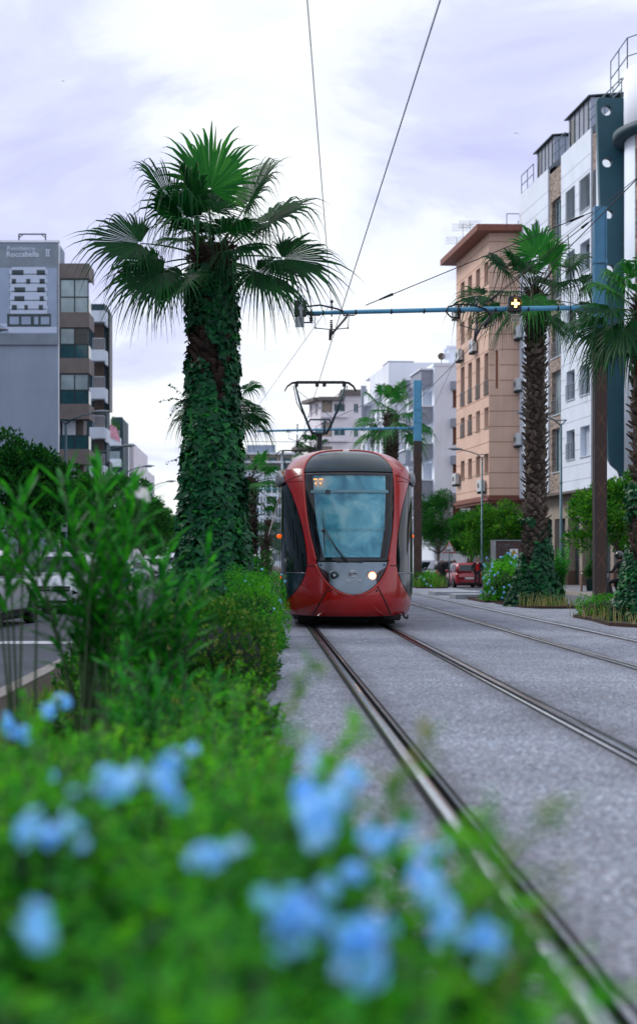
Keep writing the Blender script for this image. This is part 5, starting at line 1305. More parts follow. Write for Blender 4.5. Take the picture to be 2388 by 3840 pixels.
# --- white flats with grey balcony boxes
def grey_box_flats():
    zr = lambda z: z-GZ
    ff = Fac((14.6, 120, GZ), (1, 0)); sf = Fac((14.6-.0878*12.5/.996, 132.5, GZ), (.0878, -.996)); L_ = 12.55
    b = thing('apartment_building', 'white apartment building with stacked grey balcony boxes and brown shutters', 'building', ff.P)
    T = zr(17.7); B = zr(0)
    rows = [1026, 938, 853]; ops = []
    for k in range(4): z = zr(4.6+3.13*k); ops.append((1.55, 2.2, z+.25, z+1.65))
    sops = []
    for k in range(4):
        z = zr(4.3+3.13*k)
        for a, c in ((1.2, 4.6), (7.6, 11.6)): sops.append((a, c, z+.75, z+2.35))
    mb = MB(); wall(mb, ff, 0, 6, 0, T, ops, .15); wall(mb, sf, 0, L_, 0, T, sops, .9)
    mb.poly([ff.pt(0, T), ff.pt(6, T), ff.pt(6, T, -12), sf.pt(0, T)]); mb.build('wall', M['white_wall2'], b)
    for i, o in enumerate(ops):
        window(b, ff, o, .12, 'shut.45' if i in (0, 3) else 'shut1', gm='shutter_brown', fm='shutter_brown', cols=2)
        mb = MB(); ff.box(mb, o[0]-.2, o[1]+.3, o[3]+.02, o[3]+.72, .003, .5); mb.build('awning_box', M['grey_box'], b)
    for i, o in enumerate(sops): window(b, sf, o, .88, 'plain', 'white_wall2', 'shutter_white' if i % 2 else 'shutter_brown', cols=3)
    for k in range(5):
        z = zr(4.3+3.13*k)
        for a, c in ((.9, 4.9), (7.3, 11.9)):
            mb = MB(); sf.box(mb, a, c, z-.55, z+.62, .003, 1.0); sf.box(mb, a-.12, c+.12, z+.62, z+.75, .003, 1.12, 1); mb.build('balcony', [M['grey_box'], M['white_wall2']], b)
    ac_unit(b, ff, 1.5, zr(6.0), 0, .8, .8)
    mb = MB(); ff.box(mb, 0, 6, T, T+.25, -.2, .06); sf.box(mb, 0, L_, T, T+.25, -.2, .06); ff.box(mb, 1.5, 3.5, T+.25, T+1.9, -5, -2.5); ff.box(mb, 1.3, 3.6, T+1.9, T+2.05, -5, -2.3); mb.build('parapet', M['white_wall2'], b)
    for px_, m_, r in ((1050, 'boot_a', .32), (1062, 'white_wall', .34)):
        c = ff.P + V3(((px_-1030)/28.1, 1.0, T+.9)); mb = MB(); mb.lathe([(.03, -.08), (r*.5, -.04), (r*.85, .03), (r, .12)], c, 18, 0, Matrix.Rotation(R(75), 3, 'X') @ Matrix.Rotation(R(20), 3, 'Z')); mb.bar(c - V3((0, -.05, .7)), c, .05); mb.build('satellite_dish', M[m_], b)
grey_box_flats()
# --- pale lavender flats with a blank flank
def lavender_flats():
    zr = lambda z: z-GZ
    ff = Fac((12.05, 134.5, GZ), (1, 0)); sf = Fac((12.05-.0878*14/.996, 148.5, GZ), (.0878, -.996)); L_ = 14.05
    b = thing('apartment_building', 'pale lavender apartment building with a tall blank flank, behind the palm', 'building', ff.P)
    T = zr(20.0); sops = []
    for k in range(4):
        z = zr(4.5+3.2*k)
        for a in (1.2, 4.4, 7.4, 10.6): sops.append((a, a+1.4, z+.8, z+2.3))
    mb = MB(); wall(mb, ff, 0, 8, 0, T, []); wall(mb, sf, 3.2, L_, 0, T, [o for o in sops if o[0] > 3.2], .2); wall(mb, sf, 0, 3.2, 0, T-1.6, [o for o in sops if o[0] < 3.2], .2, 0, .4); mb.poly([ff.pt(0, T), ff.pt(8, T), ff.pt(8, T, -14), sf.pt(0, T)])
    mb.poly([sf.pt(3.2, 0, .4), sf.pt(3.2, 0, 0), sf.pt(3.2, T-1.6, 0), sf.pt(3.2, T-1.6, .4)]); mb.poly([sf.pt(0, T-1.6, .4), sf.pt(3.2, T-1.6, .4), sf.pt(3.2, T-1.6, -1), sf.pt(0, T-1.6, -1)])
    mb.build('wall', M['lav_wall'], b)
    for i, o in enumerate(sops): window(b, sf, o, .18, 'plain', gm='shutter_grey' if i % 3 == 0 else 'glass', n=.4 if o[0] < 3.2 else 0)
    for k in range(5):
        z = zr(4.5+3.2*k); mb = MB(); sf.box(mb, 3.6, 10.2, z-.3, z+.7, .003, .7); mb.build('balcony', M['white_wall2'], b)
    mb = MB(); sf.box(mb, 3.0, 3.5, T-5.4, T-.9, .41, .9); sf.box(mb, 8, 11, T, T+.6, -3, -.5); 
    for k in range(3): p = ff.pt(3.3+k*.9, zr(17.8)+.3*k, -.1); mb.tube([p, p+V3((0, 0, 1.3)), p+V3((.5, 0, 1.3)), p+V3((.5, 0, 0))], .05, 5)
    mb.build('roof_fitting', M['grey_box'], b)
lavender_flats()
# --- rose-white flats at the bend
def rose_flats():
    zr = lambda z: z-GZ
    ff = Fac((7.6, 183, GZ), (1, 0)); cf = Fac((6.3, 187, GZ), (1.3, -4)); 
    b = thing('apartment_building', 'rose white apartment building with recessed balconies and a dark cornice, behind the pantograph', 'building', ff.P)
    T = zr(21.8); ops = []; cops = []
    for k in range(6):
        z = zr(4.2+3.1*k)
        ops += [(1.75, 3.2, z+.75, z+1.65+.1), (4.3, 4.9, z+.6, z+1.75)]
        cops += [(.5, 1.1, z+.5, z+1.9), (2.4, 3.2, z+.5, z+1.9)]
    mb = MB(); rec = [(.2, 1.55, zr(4.2+3.1*k)+.6, zr(4.2+3.1*k)+2.45) for k in range(6)]
    wall(mb, ff, 0, 5.4, 0, T, ops + rec, .3); wall(mb, cf, 0, 4.2, 0, T, cops, .3)
    for o in rec: mb.poly([ff.pt(o[0], o[2], -.3), ff.pt(o[1], o[2], -.3), ff.pt(o[1], o[3], -.3), ff.pt(o[0], o[3], -.3)], 1)
    mb.poly([ff.pt(0, T), ff.pt(5.4, T), ff.pt(5.4, T, -8), cf.pt(0, T)])
    mb.build('wall', [M['pink_wall'], M['beige']], b)
    for o in ops: window(b, ff, o, .28, 'plain', 'alu', 'glass_teal')
    for o in cops: window(b, cf, o, .28, 'plain', 'pink_wall', 'glass_dk')
    mb = MB(); ff.box(mb, -.3, 3.0, T, T+.45, -6, .9); cf.box(mb, -.5, 4.2, T, T+.45, -6, .9); ff.box(mb, 2.6, 6, T+.7, T+1.4, -6, .6); mb.build('cornice', M['taupe'], b)
    mb = MB(); ff.box(mb, 2.8, 5.6, T, T+.7, -6, .1); mb.build('attic', M['pink_wall'], b)
    for k in range(6): z = zr(4.2+3.1*k); mb = MB(); ff.box(mb, .1, 3.5, z-.05, z+.55, .003, .55); mb.build('balcony', M['pink_wall'], b)
    mb = MB(); cf.box(mb, -1.8, .4, zr(15.6), zr(16.2), .0, 1.8); cf.box(mb, -1.4, .4, zr(12.6), zr(13.1), 0, 1.4); mb.build('ledge', M['taupe'], b)
rose_flats()
# --- far glassy tower block straight down the tramway
def far_block():
    fc = Fac((-8, 300, -.9), (1, 0)); b = thing('apartment_building', 'distant white and blue tower block with stone balconies, left of the tram', 'building', fc.P); W = 15; T = 25.4
    ops = [(0.4+1.25*i, 1.3+1.25*i, 2+2.4*k, 3.7+2.4*k) for i in range(11) for k in range(7)]
    mb = MB(); wall(mb, fc, 0, W, 0, T-4.6, ops, .3); mb.poly([fc.pt(0, 0), fc.pt(0, T-4), fc.pt(0, T-4, -9), fc.pt(0, 0, -9)]); mb.build('wall', M['white_wall'], b)
    mb = MB(); fc.box(mb, .05, W-.05, .5, T-4.8, -.6, -.28); mb.build('glazing', M['glass_teal'], b)
    mb = MB(); fc.box(mb, .4, W-.4, T-4.6, T-.9, -8, -.4); mb.build('attic_storey', M['beige'], b)
    mb = MB()
    for z in (T-4.7, T-2.7, T-.9): fc.box(mb, -.3, W+.3, z, z+.4, -8, .6)
    for i in (3.2, 8.2, 12.2): fc.box(mb, i, i+.4, 0, T-1, -.5, .4)
    mb.build('white_frame', M['alu'], b)
    for k in range(5):
        mb = MB(); fc.box(mb, 1+2.9*k, 2.9+2.9*k, T-4.3, T-3.1, -.5, .3); mb.build('balcony_glass', M['glass_teal'], b)
        mb = MB(); fc.box(mb, 1+2.9*k, 2.6+2.9*k, T-2.3, T-1.5, -.5, -.3); mb.build('window', M['glass_teal'], b)
    mb = MB(); fc.box(mb, 5, 11, T-.5, T+1.2, -6, -1); mb.build('plant_room', M['grey_wall'], b)
far_block()

# --- left: blank wall with the hoarding poster
def poster_block():
    ff = Fac((-34, 96, -.02), (1, 0)); W = 20.33; T = 22.75
    b = thing('apartment_building', 'grey blank-walled building carrying a big advertising poster, at the left edge', 'building', (-20, 96, -.02))
    mb = MB(); mb.box(-34, -13.67, 96, 99.1, -.02, T); mb.build('wall', M['grey_wall'], b)
    mb = MB(); mb.box(-13.67, -13.60, 95.96, 96.3, 0, T+.1); mb.box(-34, -13.6, 95.9, 96.2, T, T+.14); mb.build('coping', M['lav_wall'], b)
    p = at(46, 581, 96.4); q = at(109, 556, 96.4); mb = MB(); mb.bar((p.x, p.y, T+.1), (p.x, p.y, q.z), .08); mb.bar((q.x, p.y, T+.1), (q.x, p.y, q.z), .08); mb.bar((p.x, p.y, q.z), (q.x, p.y, q.z), .08)
    mb.bar((p.x, p.y, q.z-.25), (p.x+.3, p.y, q.z), .05); mb.bar((q.x, p.y, q.z-.25), (q.x-.3, p.y, q.z), .05); mb.build('roof_frame', M['dark_metal'], b)
    return b
poster_block()
M['poster'] = mat('poster_print_grey', (.20, .25, .30), .5, var=.25, scale=.55, dirt=.25)
M['poster_pale'] = mat('poster_print_pale', (.30, .38, .52), .5, var=.12, scale=.8)
M['poster_lt'] = mat('poster_print_white', (.52, .60, .76), .5, var=.05)
M['poster_dk'] = mat('poster_print_dark', (.03, .055, .065), .5, var=.3)
M['poster_ink'] = mat('poster_lettering', (.62, .70, .84), .5, var=.03)
def poster():
    Y = 95.82; t = thing('poster', 'large grey advertising poster lettered Residence Roccabella II on the blank wall', 'poster', at(68, 818, Y))
    a = at(-60, 818, Y); c = at(138, 583, Y); mb = MB(); mb.box(a.x, c.x, Y, Y+.08, a.z, c.z); mb.build('sheet', M['poster'], t)
    def r(mb, x0, x1, y0, y1, d, m=0):
        p = at(x0, y1, Y); q = at(x1, y0, Y); mb.box(p.x, q.x, Y-d, Y-d+.006, p.z, q.z, m)
    mb = MB(); r(mb, -60, 136, 636, 792, .004, 0)
    r(mb, -60, 22, 768, 792, .012, 1); r(mb, 22, 136, 776, 790, .012, 1)
    mb.build('print_ground', [M['poster_pale'], M['poster_lt']], t)
    mb = MB(); r(mb, 24, 114, 640, 746, .009); r(mb, 29, 110, 634, 640, .009)
    mb.build('pictured_house', M['poster_lt'], t)
    mb = MB()
    for k, y in enumerate((641, 662, 682, 703, 724)):
        x0 = 27; 
        for (u, w) in (((2, 28), (61, 20)), ((2, 10), (36, 10), (68, 12)), ((8, 26), (62, 18)), ((8, 24), (68, 10)), ((2, 12), (32, 8), (66, 10)))[k]: r(mb, x0+u, x0+u+w, y, y+12, .016)
        r(mb, x0, x0+84, y+9, y+11, .016); r(mb, x0-3, x0-2, y+9, y+22, .016); r(mb, x0+84+k*.8, x0+85+k*.8, y+9, y+22, .016)
    r(mb, 18, 122, 745, 776, .016); mb.build('pictured_windows', M['poster_dk'], t)
    mb = MB()
    for x0, w in ((24, 12), (36, 10), (52, 22), (82, 10), (98, 20)): r(mb, x0, x0+w, 752, 770, .022)
    # pale car at the lower left of the print
    pts = [(-40, 792), (-40, 770), (-18, 768), (4, 772), (18, 780), (22, 788), (20, 792)]
    i = mb.add([at(x, y, Y-.024) for x, y in pts]); mb.face(range(i, i+len(pts)))
    mb.build('pictured_details', M['poster_pale'], t)
    c1 = at(46, 590, Y-.03); text_mesh('Residence', .42, .006, M['poster_ink'], t, Matrix.Translation(at(17, 590, Y-.03)) @ Matrix.Rotation(R(90), 4, 'X') @ Matrix.Scale(1.12, 4, (1, 0, 0)), 'lettering', 'LEFT')
    text_mesh('Roccabella', .52, .006, M['poster_ink'], t, Matrix.Translation(at(16, 604, Y-.03)) @ Matrix.Rotation(R(90), 4, 'X') @ Matrix.Scale(.98, 4, (1, 0, 0)), 'lettering', 'LEFT', .008)
    text_mesh('II', .5, .006, M['poster_ink'], t, Matrix.Translation(at(109.5, 601, Y-.03)) @ Matrix.Rotation(R(90), 4, 'X'), 'lettering', 'LEFT', .012)
    mb = MB()
    for y in (593, 608): r(mb, 108, 121, y-.8, y+.8, .032)
    mb.build('numeral_serif', M['poster_ink'], t)
poster()
def balcony_stack():
    Y = 96.0; x0, x1 = -13.59, -11.58
    b = thing('apartment_building', 'brown panelled apartment building with glazed corner balconies, right of the poster', 'building', (-12.6, 97, 0))
    mb = MB(); mb.box(-13.59, -12.15, 97.35, 99.2, 0, 21.2); mb.build('wall', M['taupe'], b)
    tops = [21.35, 18.05, 14.95, 11.86, 8.80, 5.7]
    for k, t in enumerate(tops):
        mb = MB(); mb.box(x0, x1, Y, 97.6, t-1.02, t)
        P = [V3((x1, Y, t-1.02)), V3((x1, Y, t)), V3((x1+.0, 101, t)), V3((x1+.0, 101, t-1.02))]
        mb.box(x1-.02, x1+.02, 97.6, 98.6, t-1.02, t)
        for q in range(3):
            for z in (t-.12, t-.9): mb.ball((x0+.25+q*.75, Y-.002, z), .018, 6, 4)
        mb.build('floor_band', M['taupe'], b, bevel=.015)
        if k == len(tops)-1: break
        lo = tops[k+1]; hi = t-1.02; mid = lo + (hi-lo)*.44
        mb = MB(); mb.box(x0+.03, x1-.08, Y+.12, Y+.15, lo+.02, mid); mb.box(x1-.10, x1-.07, Y+.15, 97.6, lo+.02, mid)
        gl = mb.build('balustrade_glass', M['glass_teal'] if k else M['curtain_glass'], b)
        mb = MB(); mb.box(x0+.01, x1-.04, Y+.09, Y+.17, mid, mid+.07)
        for x in (x0+.0, (x0+x1)/2-.03, x1-.12): mb.box(x, x+.07, Y+.08, Y+.18, lo+.0, hi if k < 3 else mid)
        if k < 3: mb.box(x0+.01, x1-.04, Y+.09, Y+.17, hi-.09, hi-.004)
        mb.build('balcony_frame', M['dark_metal'], b)
        if k < 3:
            xs = [x0+.08, (x0+x1)/2-.04, x1-.13]
            mb = MB(); mb.box(xs[0], xs[1]-.0, Y+.11, Y+.14, mid+.07, hi-.09); mb.build('sliding_window', M['curtain_glass'], b)
            mb = MB(); mb.box(xs[1]+.07, xs[2], Y+.11, Y+.14, mid+.07, hi-.09); mb.build('sliding_window', M['curtain_glass'] if k != 1 else M['glass_dk'], b)
        else:
            mb = MB(); mb.box(x0+.05, x0+.95, Y+1.0, Y+1.05, lo+.02, hi-.02); mb.build('white_partition', M['white_wall'], b)
    for k, z in enumerate((20, 13)):
        pass
balcony_stack()
def slat_stack():
    Y = 109.2; p = F/Y; x0 = (213-CX)/p; x1 = (249-CX)/p
    b = thing('apartment_building', 'white banded apartment building with timber slat balconies, further along the left side', 'building', ((x0+x1)/2, Y, 0))
    mb = MB(); mb.box(x0-3, x1-.02, Y+1.72, Y+4, 0, 21.2); mb.build('wall', M['teal_dk'], b)
    zs = [CZ+(CY-y)/p for y in (737, 830, 920, 1014, 1105)]; h = 26/p
    mb = MB(); mb.box(x0, x1, Y+.1, Y+2, zs[0], zs[0]+16/p); mb.build('roof_slab', M['teal_dk'], b)
    for k, z in enumerate(zs):
        mb = MB(); mb.box(x0, x1, Y, Y+1.7, z-h, z); mb.box(x1, x1+.12, Y+.3, Y+3, z-h-.25, z-.05); mb.build('balcony_band', M['white_wall'], b)
        if k+1 < len(zs):
            lo = zs[k+1]; hi = z-h; mb = MB(); x = x0+.3
            while x < x1-.12: mb.box(x, x+.05, Y+.7, Y+.8, lo, hi); x += .085
            mb.build('slat_screen', M['slats'], b)
            mb = MB(); top = lo+(hi-lo)*.42; mb.box(x0+.25, x1-.05, Y+.05, Y+.09, top-.06, top); x = x0+.25
            while x < x1: mb.box(x, x+.03, Y+.05, Y+.08, lo, top); x += .13
            mb.build('balcony_railing', M['alu'], b)
    for za, zb in ((13, 20.7), (4, 9)): mb = MB(); mb.box(x1+.12, x1+.24, Y+1.4, Y+3.5, za, zb); mb.build('dark_screen', M['dark_metal'], b)
slat_stack()
def plant_balconies():
    Y = 172.0; p = F/Y; b = thing('apartment_building', 'distant building with white balconies full of plants and a dark stair tower', 'building', ((270-CX)/p, Y, 0))
    xs = lambda px: (px-CX)/p; zs = lambda py: CZ+(CY-py)/p
    mb = MB(); mb.box(xs(200), xs(262), Y+1.5, Y+14, 0, zs(1010)); mb.build('wall', M['grey_wall'], b)
    mb = MB(); mb.box(xs(262), xs(291), Y+1, Y+8, 0, zs(992)); mb.box(xs(264), xs(289), Y+1, Y+2, zs(992), zs(988)); mb.build('stair_tower', M['teal_dk'], b)
    mb = MB(); mb.box(xs(292), xs(304), Y+8, Y+30, 0, zs(1040)); mb.box(xs(305), xs(309), Y+20, Y+40, 0, zs(1085)); mb.build('rear_wing', M['pink_wall'], b)
    for py in (1040, 1090, 1140, 1190):
        mb = MB(); mb.box(xs(248), xs(287), Y-.4, Y+1.5, zs(py+18), zs(py)); mb.build('balcony', M['white_wall'], b)
        mb = MB(); mb.box(xs(249), xs(286), Y-.36, Y-.33, zs(py), zs(py-18)); mb.build('balustrade_glass', M['curtain_glass'], b)
    t = thing('potted_plants', 'yellow green pot plants along the highest far balcony', 'plant', (xs(268), Y, zs(1038))); g = random.Random(4); mb = MB()
    for k in range(900):
        c = V3((xs(g.uniform(252, 284)), Y+g.uniform(-.2, .5), zs(1038)+abs(g.gauss(0, .9)))); oval(mb, c, rdir(g), rdir(g), .22, .12)
    mb.build('foliage', M['tree_lt'], t); mb = MB()
    for k in range(5): mb.lathe([(.12, 0), (.18, .35)], (xs(254+7*k), Y+.2, zs(1040)), 8)
    mb.build('pot', M['beige_low'], t)
    fl = thing('flag', 'pink and white flag hanging from a far balcony', 'flag', (xs(253), Y-.5, zs(1005))); mb = MB(); rows = []
    for i in range(6): rows.append([V3((xs(247)+.32*j+.1*i, Y-.6+.08*math.sin(j*1.3+i), zs(1000)-.36*i-.16*j)) for j in range(6)])
    mb.grid(rows); M['flag'] = mat('pink_flag_cloth', (.62, .30, .38), .8, var=.3, scale=3); mb.build('cloth', M['flag'], fl); mb = MB(); mb.bar((xs(247), Y-.5, zs(1012)), (xs(247), Y-.6, zs(998)), .05); mb.build('pole', M['rail_metal'], fl)
plant_balconies()
def hoarding():
    t = thing('board_fence', 'white corrugated board fence beyond the cars at the left edge', 'fence', (-13, 62, 0)); mb = MB(); x = -24
    while x < -10.35: mb.box(x, x+.13, 66+.012*(int(x*10) % 2), 66.05, 0, 2.05); mb.box(x+.13, x+.2, 66.03, 66.06, 0, 2.05); x += .2
    mb.build('boards', M['alu'], t); mb = MB(); mb.box(-24, -10.3, 66.07, 66.13, 1.6, 1.7); mb.box(-24, -10.3, 66.07, 66.13, .4, .5); mb.build('rail', M['dark_metal'], t)
hoarding()

# the left side of the street nearer than the view shows: unseen flats added for the tram's glass to reflect
def unseen_left_flats():
    fc = Fac((-16, 20, -.02), (0, 1)); b = thing('apartment_building', 'long grey apartment building on the left, added out of view for the tram glass to reflect', 'building', fc.P)
    ops = [(2+3.6*i, 3.8+3.6*i, 1.2+3.1*k, 2.9+3.1*k) for i in range(15) for k in range(6)]
    mb = MB(); wall(mb, fc, 0, 58, 0, 20, ops, .25); mb.poly([fc.pt(0, 20), fc.pt(58, 20), fc.pt(58, 20, -10), fc.pt(0, 20, -10)]); mb.poly([fc.pt(58, 0), fc.pt(58, 0, -10), fc.pt(58, 20, -10), fc.pt(58, 20)]); mb.poly([fc.pt(0, 0), fc.pt(0, 20), fc.pt(0, 20, -10), fc.pt(0, 0, -10)]); mb.build('wall', M['grey_wall'], b)
    mb = MB(); fc.box(mb, .2, 57.8, .2, 19.8, -.5, -.26); mb.build('glazing', M['glass'], b)
unseen_left_flats()
# ------------------------------------------------------------------ overhead line poles
def herring():
    m = bpy.data.materials.new('herringbone_corten'); nt, N, L = nodes_of(m)
    out = N.new('ShaderNodeOutputMaterial'); b = N.new('ShaderNodeBsdfPrincipled'); L.new(b.outputs[0], out.inputs[0]); b.inputs['Roughness'].default_value = .75
    tc = N.new('ShaderNodeTexCoord'); sx = N.new('ShaderNodeSeparateXYZ'); L.new(tc.outputs['Object'], sx.inputs[0])
    def mt(op, a, c=None):
        n = N.new('ShaderNodeMath'); n.operation = op
        for i, q in enumerate((a, c)):
            if q is None: continue
            if isinstance(q, (int, float)): n.inputs[i].default_value = q
            else: L.new(q, n.inputs[i])
        return n.outputs[0]
    x = mt('ADD', sx.outputs['X'], 10)
    zig = mt('ABSOLUTE', mt('SUBTRACT', mt('FRACT', mt('MULTIPLY', x, 13.0)), .5))
    f = mt('FRACT', mt('ADD', mt('MULTIPLY', sx.outputs['Z'], 16), mt('MULTIPLY', zig, 3.0)))
    line = mt('LESS_THAN', f, .45)
    big = mt('ABSOLUTE', mt('SUBTRACT', mt('FRACT', mt('MULTIPLY', sx.outputs['Z'], 1.15)), .5))
    dia = mt('LESS_THAN', mt('ABSOLUTE', mt('SUBTRACT', mt('MULTIPLY', big, .48), mt('ABSOLUTE', mt('MULTIPLY', sx.outputs['X'], 1.0)))), .012)
    mx = N.new('ShaderNodeMix'); mx.data_type = 'RGBA'; mx.inputs['A'].default_value = (.095, .055, .042, 1); mx.inputs['B'].default_value = (.028, .019, .018, 1); L.new(line, mx.inputs['Factor'])
    m2 = N.new('ShaderNodeMix'); m2.data_type = 'RGBA'; m2.inputs['B'].default_value = (.15, .075, .045, 1); L.new(dia, m2.inputs['Factor']); L.new(mx.outputs['Result'], m2.inputs['A'])
    L.new(m2.outputs['Result'], b.inputs['Base Color'])
    bp = N.new('ShaderNodeBump'); bp.inputs['Strength'].default_value = .6; bp.inputs['Distance'].default_value = .006; L.new(f, bp.inputs['Height']); L.new(bp.outputs[0], b.inputs['Normal'])
    return m
M['herring'] = herring()
M['pole_brown'] = mat('brown_pole_paint', (.045, .033, .032), .6, .1, var=.2, scale=4, dirt=.2)
M['galv'] = mat('galvanised_steel', (.30, .33, .36), .45, .6, var=.2)
M['insul'] = mat('grey_insulator', (.06, .06, .065), .4, var=.2)
def hanger(mb, X, Y, z, zw):
    """arm clamp, two struts, insulator string and the clip that holds the contact wire"""
    mb.tube([(X, Y, z+.25), (X, Y, z-.1)], .018, 6); mb.ball((X, Y, z+.27), .045, 8, 6); mb.ball((X, Y, z+.14), .04, 8, 6)
    for k in range(4): mb.ball((X-.01, Y, z-.2-.045*k), (.042, .042, .02), 8, 4)
    for s in (-1, 1):
        mb.box(X+s*.42-.14, X+s*.42+.14, Y-.03, Y+.03, z-.08, z-.055); mb.tube([(X+s*.42, Y, z-.08), (X+s*.40, Y, z-.38)], .009, 5); mb.tube([(X+s*.40, Y, z-.38), (X, Y, zw+.26)], .012, 5); mb.ball((X+s*.40, Y, z-.38), .025, 6, 4)
    mb.tube([(X, Y, z-.3), (X-.02, Y, zw+.22), (X-.04, Y+.03, zw)], [.016, .05, .03], 8)
    mb.tube([(X+.40, Y-.02, z-.02), (X+.36, Y-.04, z-.12), (X+.1, Y-.04, z-.42), (X-.02, Y-.03, zw+.12)], .028, 6)
def line_pole(label, X, Y, arm_x, z_arm, top, w=.30, detail=True, blue='blue_pole'):
    t = thing('catenary_pole', label, 'pole', (X, Y, 0), 0, 'tram power line poles')
    zb = 7.0; h = w/2; d = .12
    mb = MB(); mb.box(X-h, X+h, Y-d+.02, Y+d, 0, zb); mb.box(X-h, X-h+.055, Y-d-.012, Y-d+.018, 0, zb); mb.box(X+h-.03, X+h, Y-d-.012, Y-d+.018, 0, zb); mb.box(X-h-.02, X+h+.02, Y-d-.02, Y+d+.02, 0, .02)
    mb.box(X-h+.056, X+h-.031, Y-d-.008, Y-d+.018, zb-.62, zb-.01); mb.box(X-h+.056, X+h-.031, Y-d-.008, Y-d+.018, .02, .32)
    colm = mb.build('lower_column', M['pole_brown'], t)
    mb = MB(); c = (w-.085)/2; cx = X+.0125
    mb.box(-c, c, -.010, .018, .33, zb-.63); pn = mb.build('pattern_panel', M['herring'], colm, world=False); pn.location = (cx-X, -d, 0)
    mb = MB(); mb.box(X-h+.01, X+h-.01, Y-d+.03, Y+d-.02, zb+.003, top); mb.box(X-h, X-h+.03, Y-d, Y+d, zb+.003, top-.02); mb.box(X+h-.03, X+h, Y-d, Y+d, zb+.003, top-.02)
    for z in (top-1.4, top-2.0): mb.box(X-h-.015, X+h+.015, Y-d-.012, Y+d+.012, z, z+.09)
    mb.build('upper_column', M[blue], t)
    mb = MB(); mb.tube([(X-h, Y, z_arm+.02), (X-3.2, Y, z_arm-.02), (arm_x, Y, z_arm-.12)], [.062, .058, .052], 12); 
    arm = mb.build('arm', M['blue_light'], t)
    mb = MB()
    for q in (.03, .12, .22, .33, .45, .57, .68, .8, .91): x = X-h+(arm_x-X+h)*q; mb.tube([(x-.02, Y, z_arm+.02-.14*q), (x+.02, Y, z_arm+.02-.14*q)], .066, 12)
    mb.build('clamp_band', M['black'], arm)
    mb = MB(); mb.tube([(X-h-.02, Y, top-.12), (2.57, Y, z_arm+.08)], .012, 5); mb.tube([(X-h-.02, Y, top-.3), (5.45, Y, z_arm+.06)], .012, 5)
    for (a, b) in (((X-h-.02, Y, top-.12), (2.57, Y, z_arm+.08)), ((X-h-.02, Y, top-.3), (5.45, Y, z_arm+.06))):
        a = V3(a); b = V3(b); mb.tube([a.lerp(b, .04), a.lerp(b, .10)], [.022, .035], 8); mb.tube([a.lerp(b, .88), a.lerp(b, .94)], [.035, .02], 8)
    mb.build('stay_cable', M['wire'], t)
    mb = MB(); hanger(mb, 1.735, Y-.0, z_arm-.1, 6.72); mb.build('wire_hanger', M['insul'], t); mb = MB(); hanger(mb, 5.3, Y, z_arm-.03, 6.7); mb.build('wire_hanger', M['insul'], t)
    if detail:
        mb = MB()
        def loop(pts, r=.022): mb.tube(pts, r, 6)
        A = lambda px, py, dy=-.1: at(px, py, Y) + V3((0, dy, 0))
        loop([A(733, 744), A(722, 730), A(760, 726), A(800, 735), A(815, 741)]); loop([A(708, 738), A(703, 758), A(712, 768), A(735, 767)], .018); loop([A(738, 740), A(738, 768)], .03)
        loop([A(1150, 735), A(1120, 725), A(1085, 724), A(1062, 730), A(1057, 742), A(1068, 754), A(1087, 757)]); loop([A(1086, 724), A(1087, 758)], .026); loop([A(1150, 735), A(1162, 748), A(1160, 762), A(1148, 778)], .03)
        for q in range(3): mb.ball(A(738, 757+5*q), (.05, .05, .02), 8, 4)
        loop([A(1351, 745), A(1350, 770), A(1358, 795), A(1380, 804), A(1405, 802)], .024); loop([A(1356, 745), A(1355, 768), A(1364, 792), A(1384, 800), A(1405, 798)], .024)
        loop([A(1345, 560), A(1350, 640), A(1352, 745)], .012); mb.bar(A(1395, 815), A(1407, 815), .04); mb.bar(A(1393, 800), A(1393, 822), .05)
        mb.build('feeder_cable', M['wire'], t)
    return t
line_pole('tall tram pole with herringbone lower half and blue top, arm reaching over both tracks', 8.32, 35, .86, 7.5, 10.0)
for i, (y, lb) in enumerate(((68, 'tram pole with pale blue top just behind the red tram, in front of the palm'), (124, 'distant tram pole hidden by the tram, its arm left of the tram roof'), (180, 'farthest tram pole, only its arm visible left of the tram'))):
    line_pole(lb, 7.47, y, -.2 if i == 0 else -1.5, 7.6, 9.9, .38, False, 'blue_light')
def wire(label, pts, r, group='overhead tram wires'):
    mb = MB(); q = []
    for a, b in zip(pts, pts[1:]):
        a, b = V3(a), V3(b); n = 6
        for k in range(n): q.append(a.lerp(b, k/n) - V3((0, 0, .0)))
    q.append(V3(pts[-1])); mb.tube(q, r, 5); o = mb.build('contact_wire', M['wire'], loc=pts[0]); tag(o, label, 'wire', group); return o
wire('black contact wire above the red tram, running up to the top right of the sky', [(1.76, -6, 6.85), (1.74, 35, 6.72), (1.80, 70, 6.74), (1.74, 124, 6.72), (1.74, 200, 6.72)], .0085)
wire('thin wire rising from the arm above the tram to the top of the sky', [(-.75, -5, 6.82), (1.72, 35, 7.62), (-.35, 61, 7.6), (1.7, 124, 7.7)], .0065)
wire('black contact wire over the empty track, crossing the right palms', [(5.38, -6, 6.75), (5.30, 35, 6.70), (5.32, 68, 6.75), (5.3, 200, 6.7)], .0085)
wire('thin wire beside the contact wire of the empty track', [(7.0, -4, 6.9), (5.35, 35, 7.5), (7.0, 58, 7.5), (5.3, 124, 7.6)], .0065)
wire('cross wire strung over the tracks behind the tram', [(-2.6, 69.2, 7.1), (7.3, 68, 6.9)], .012)
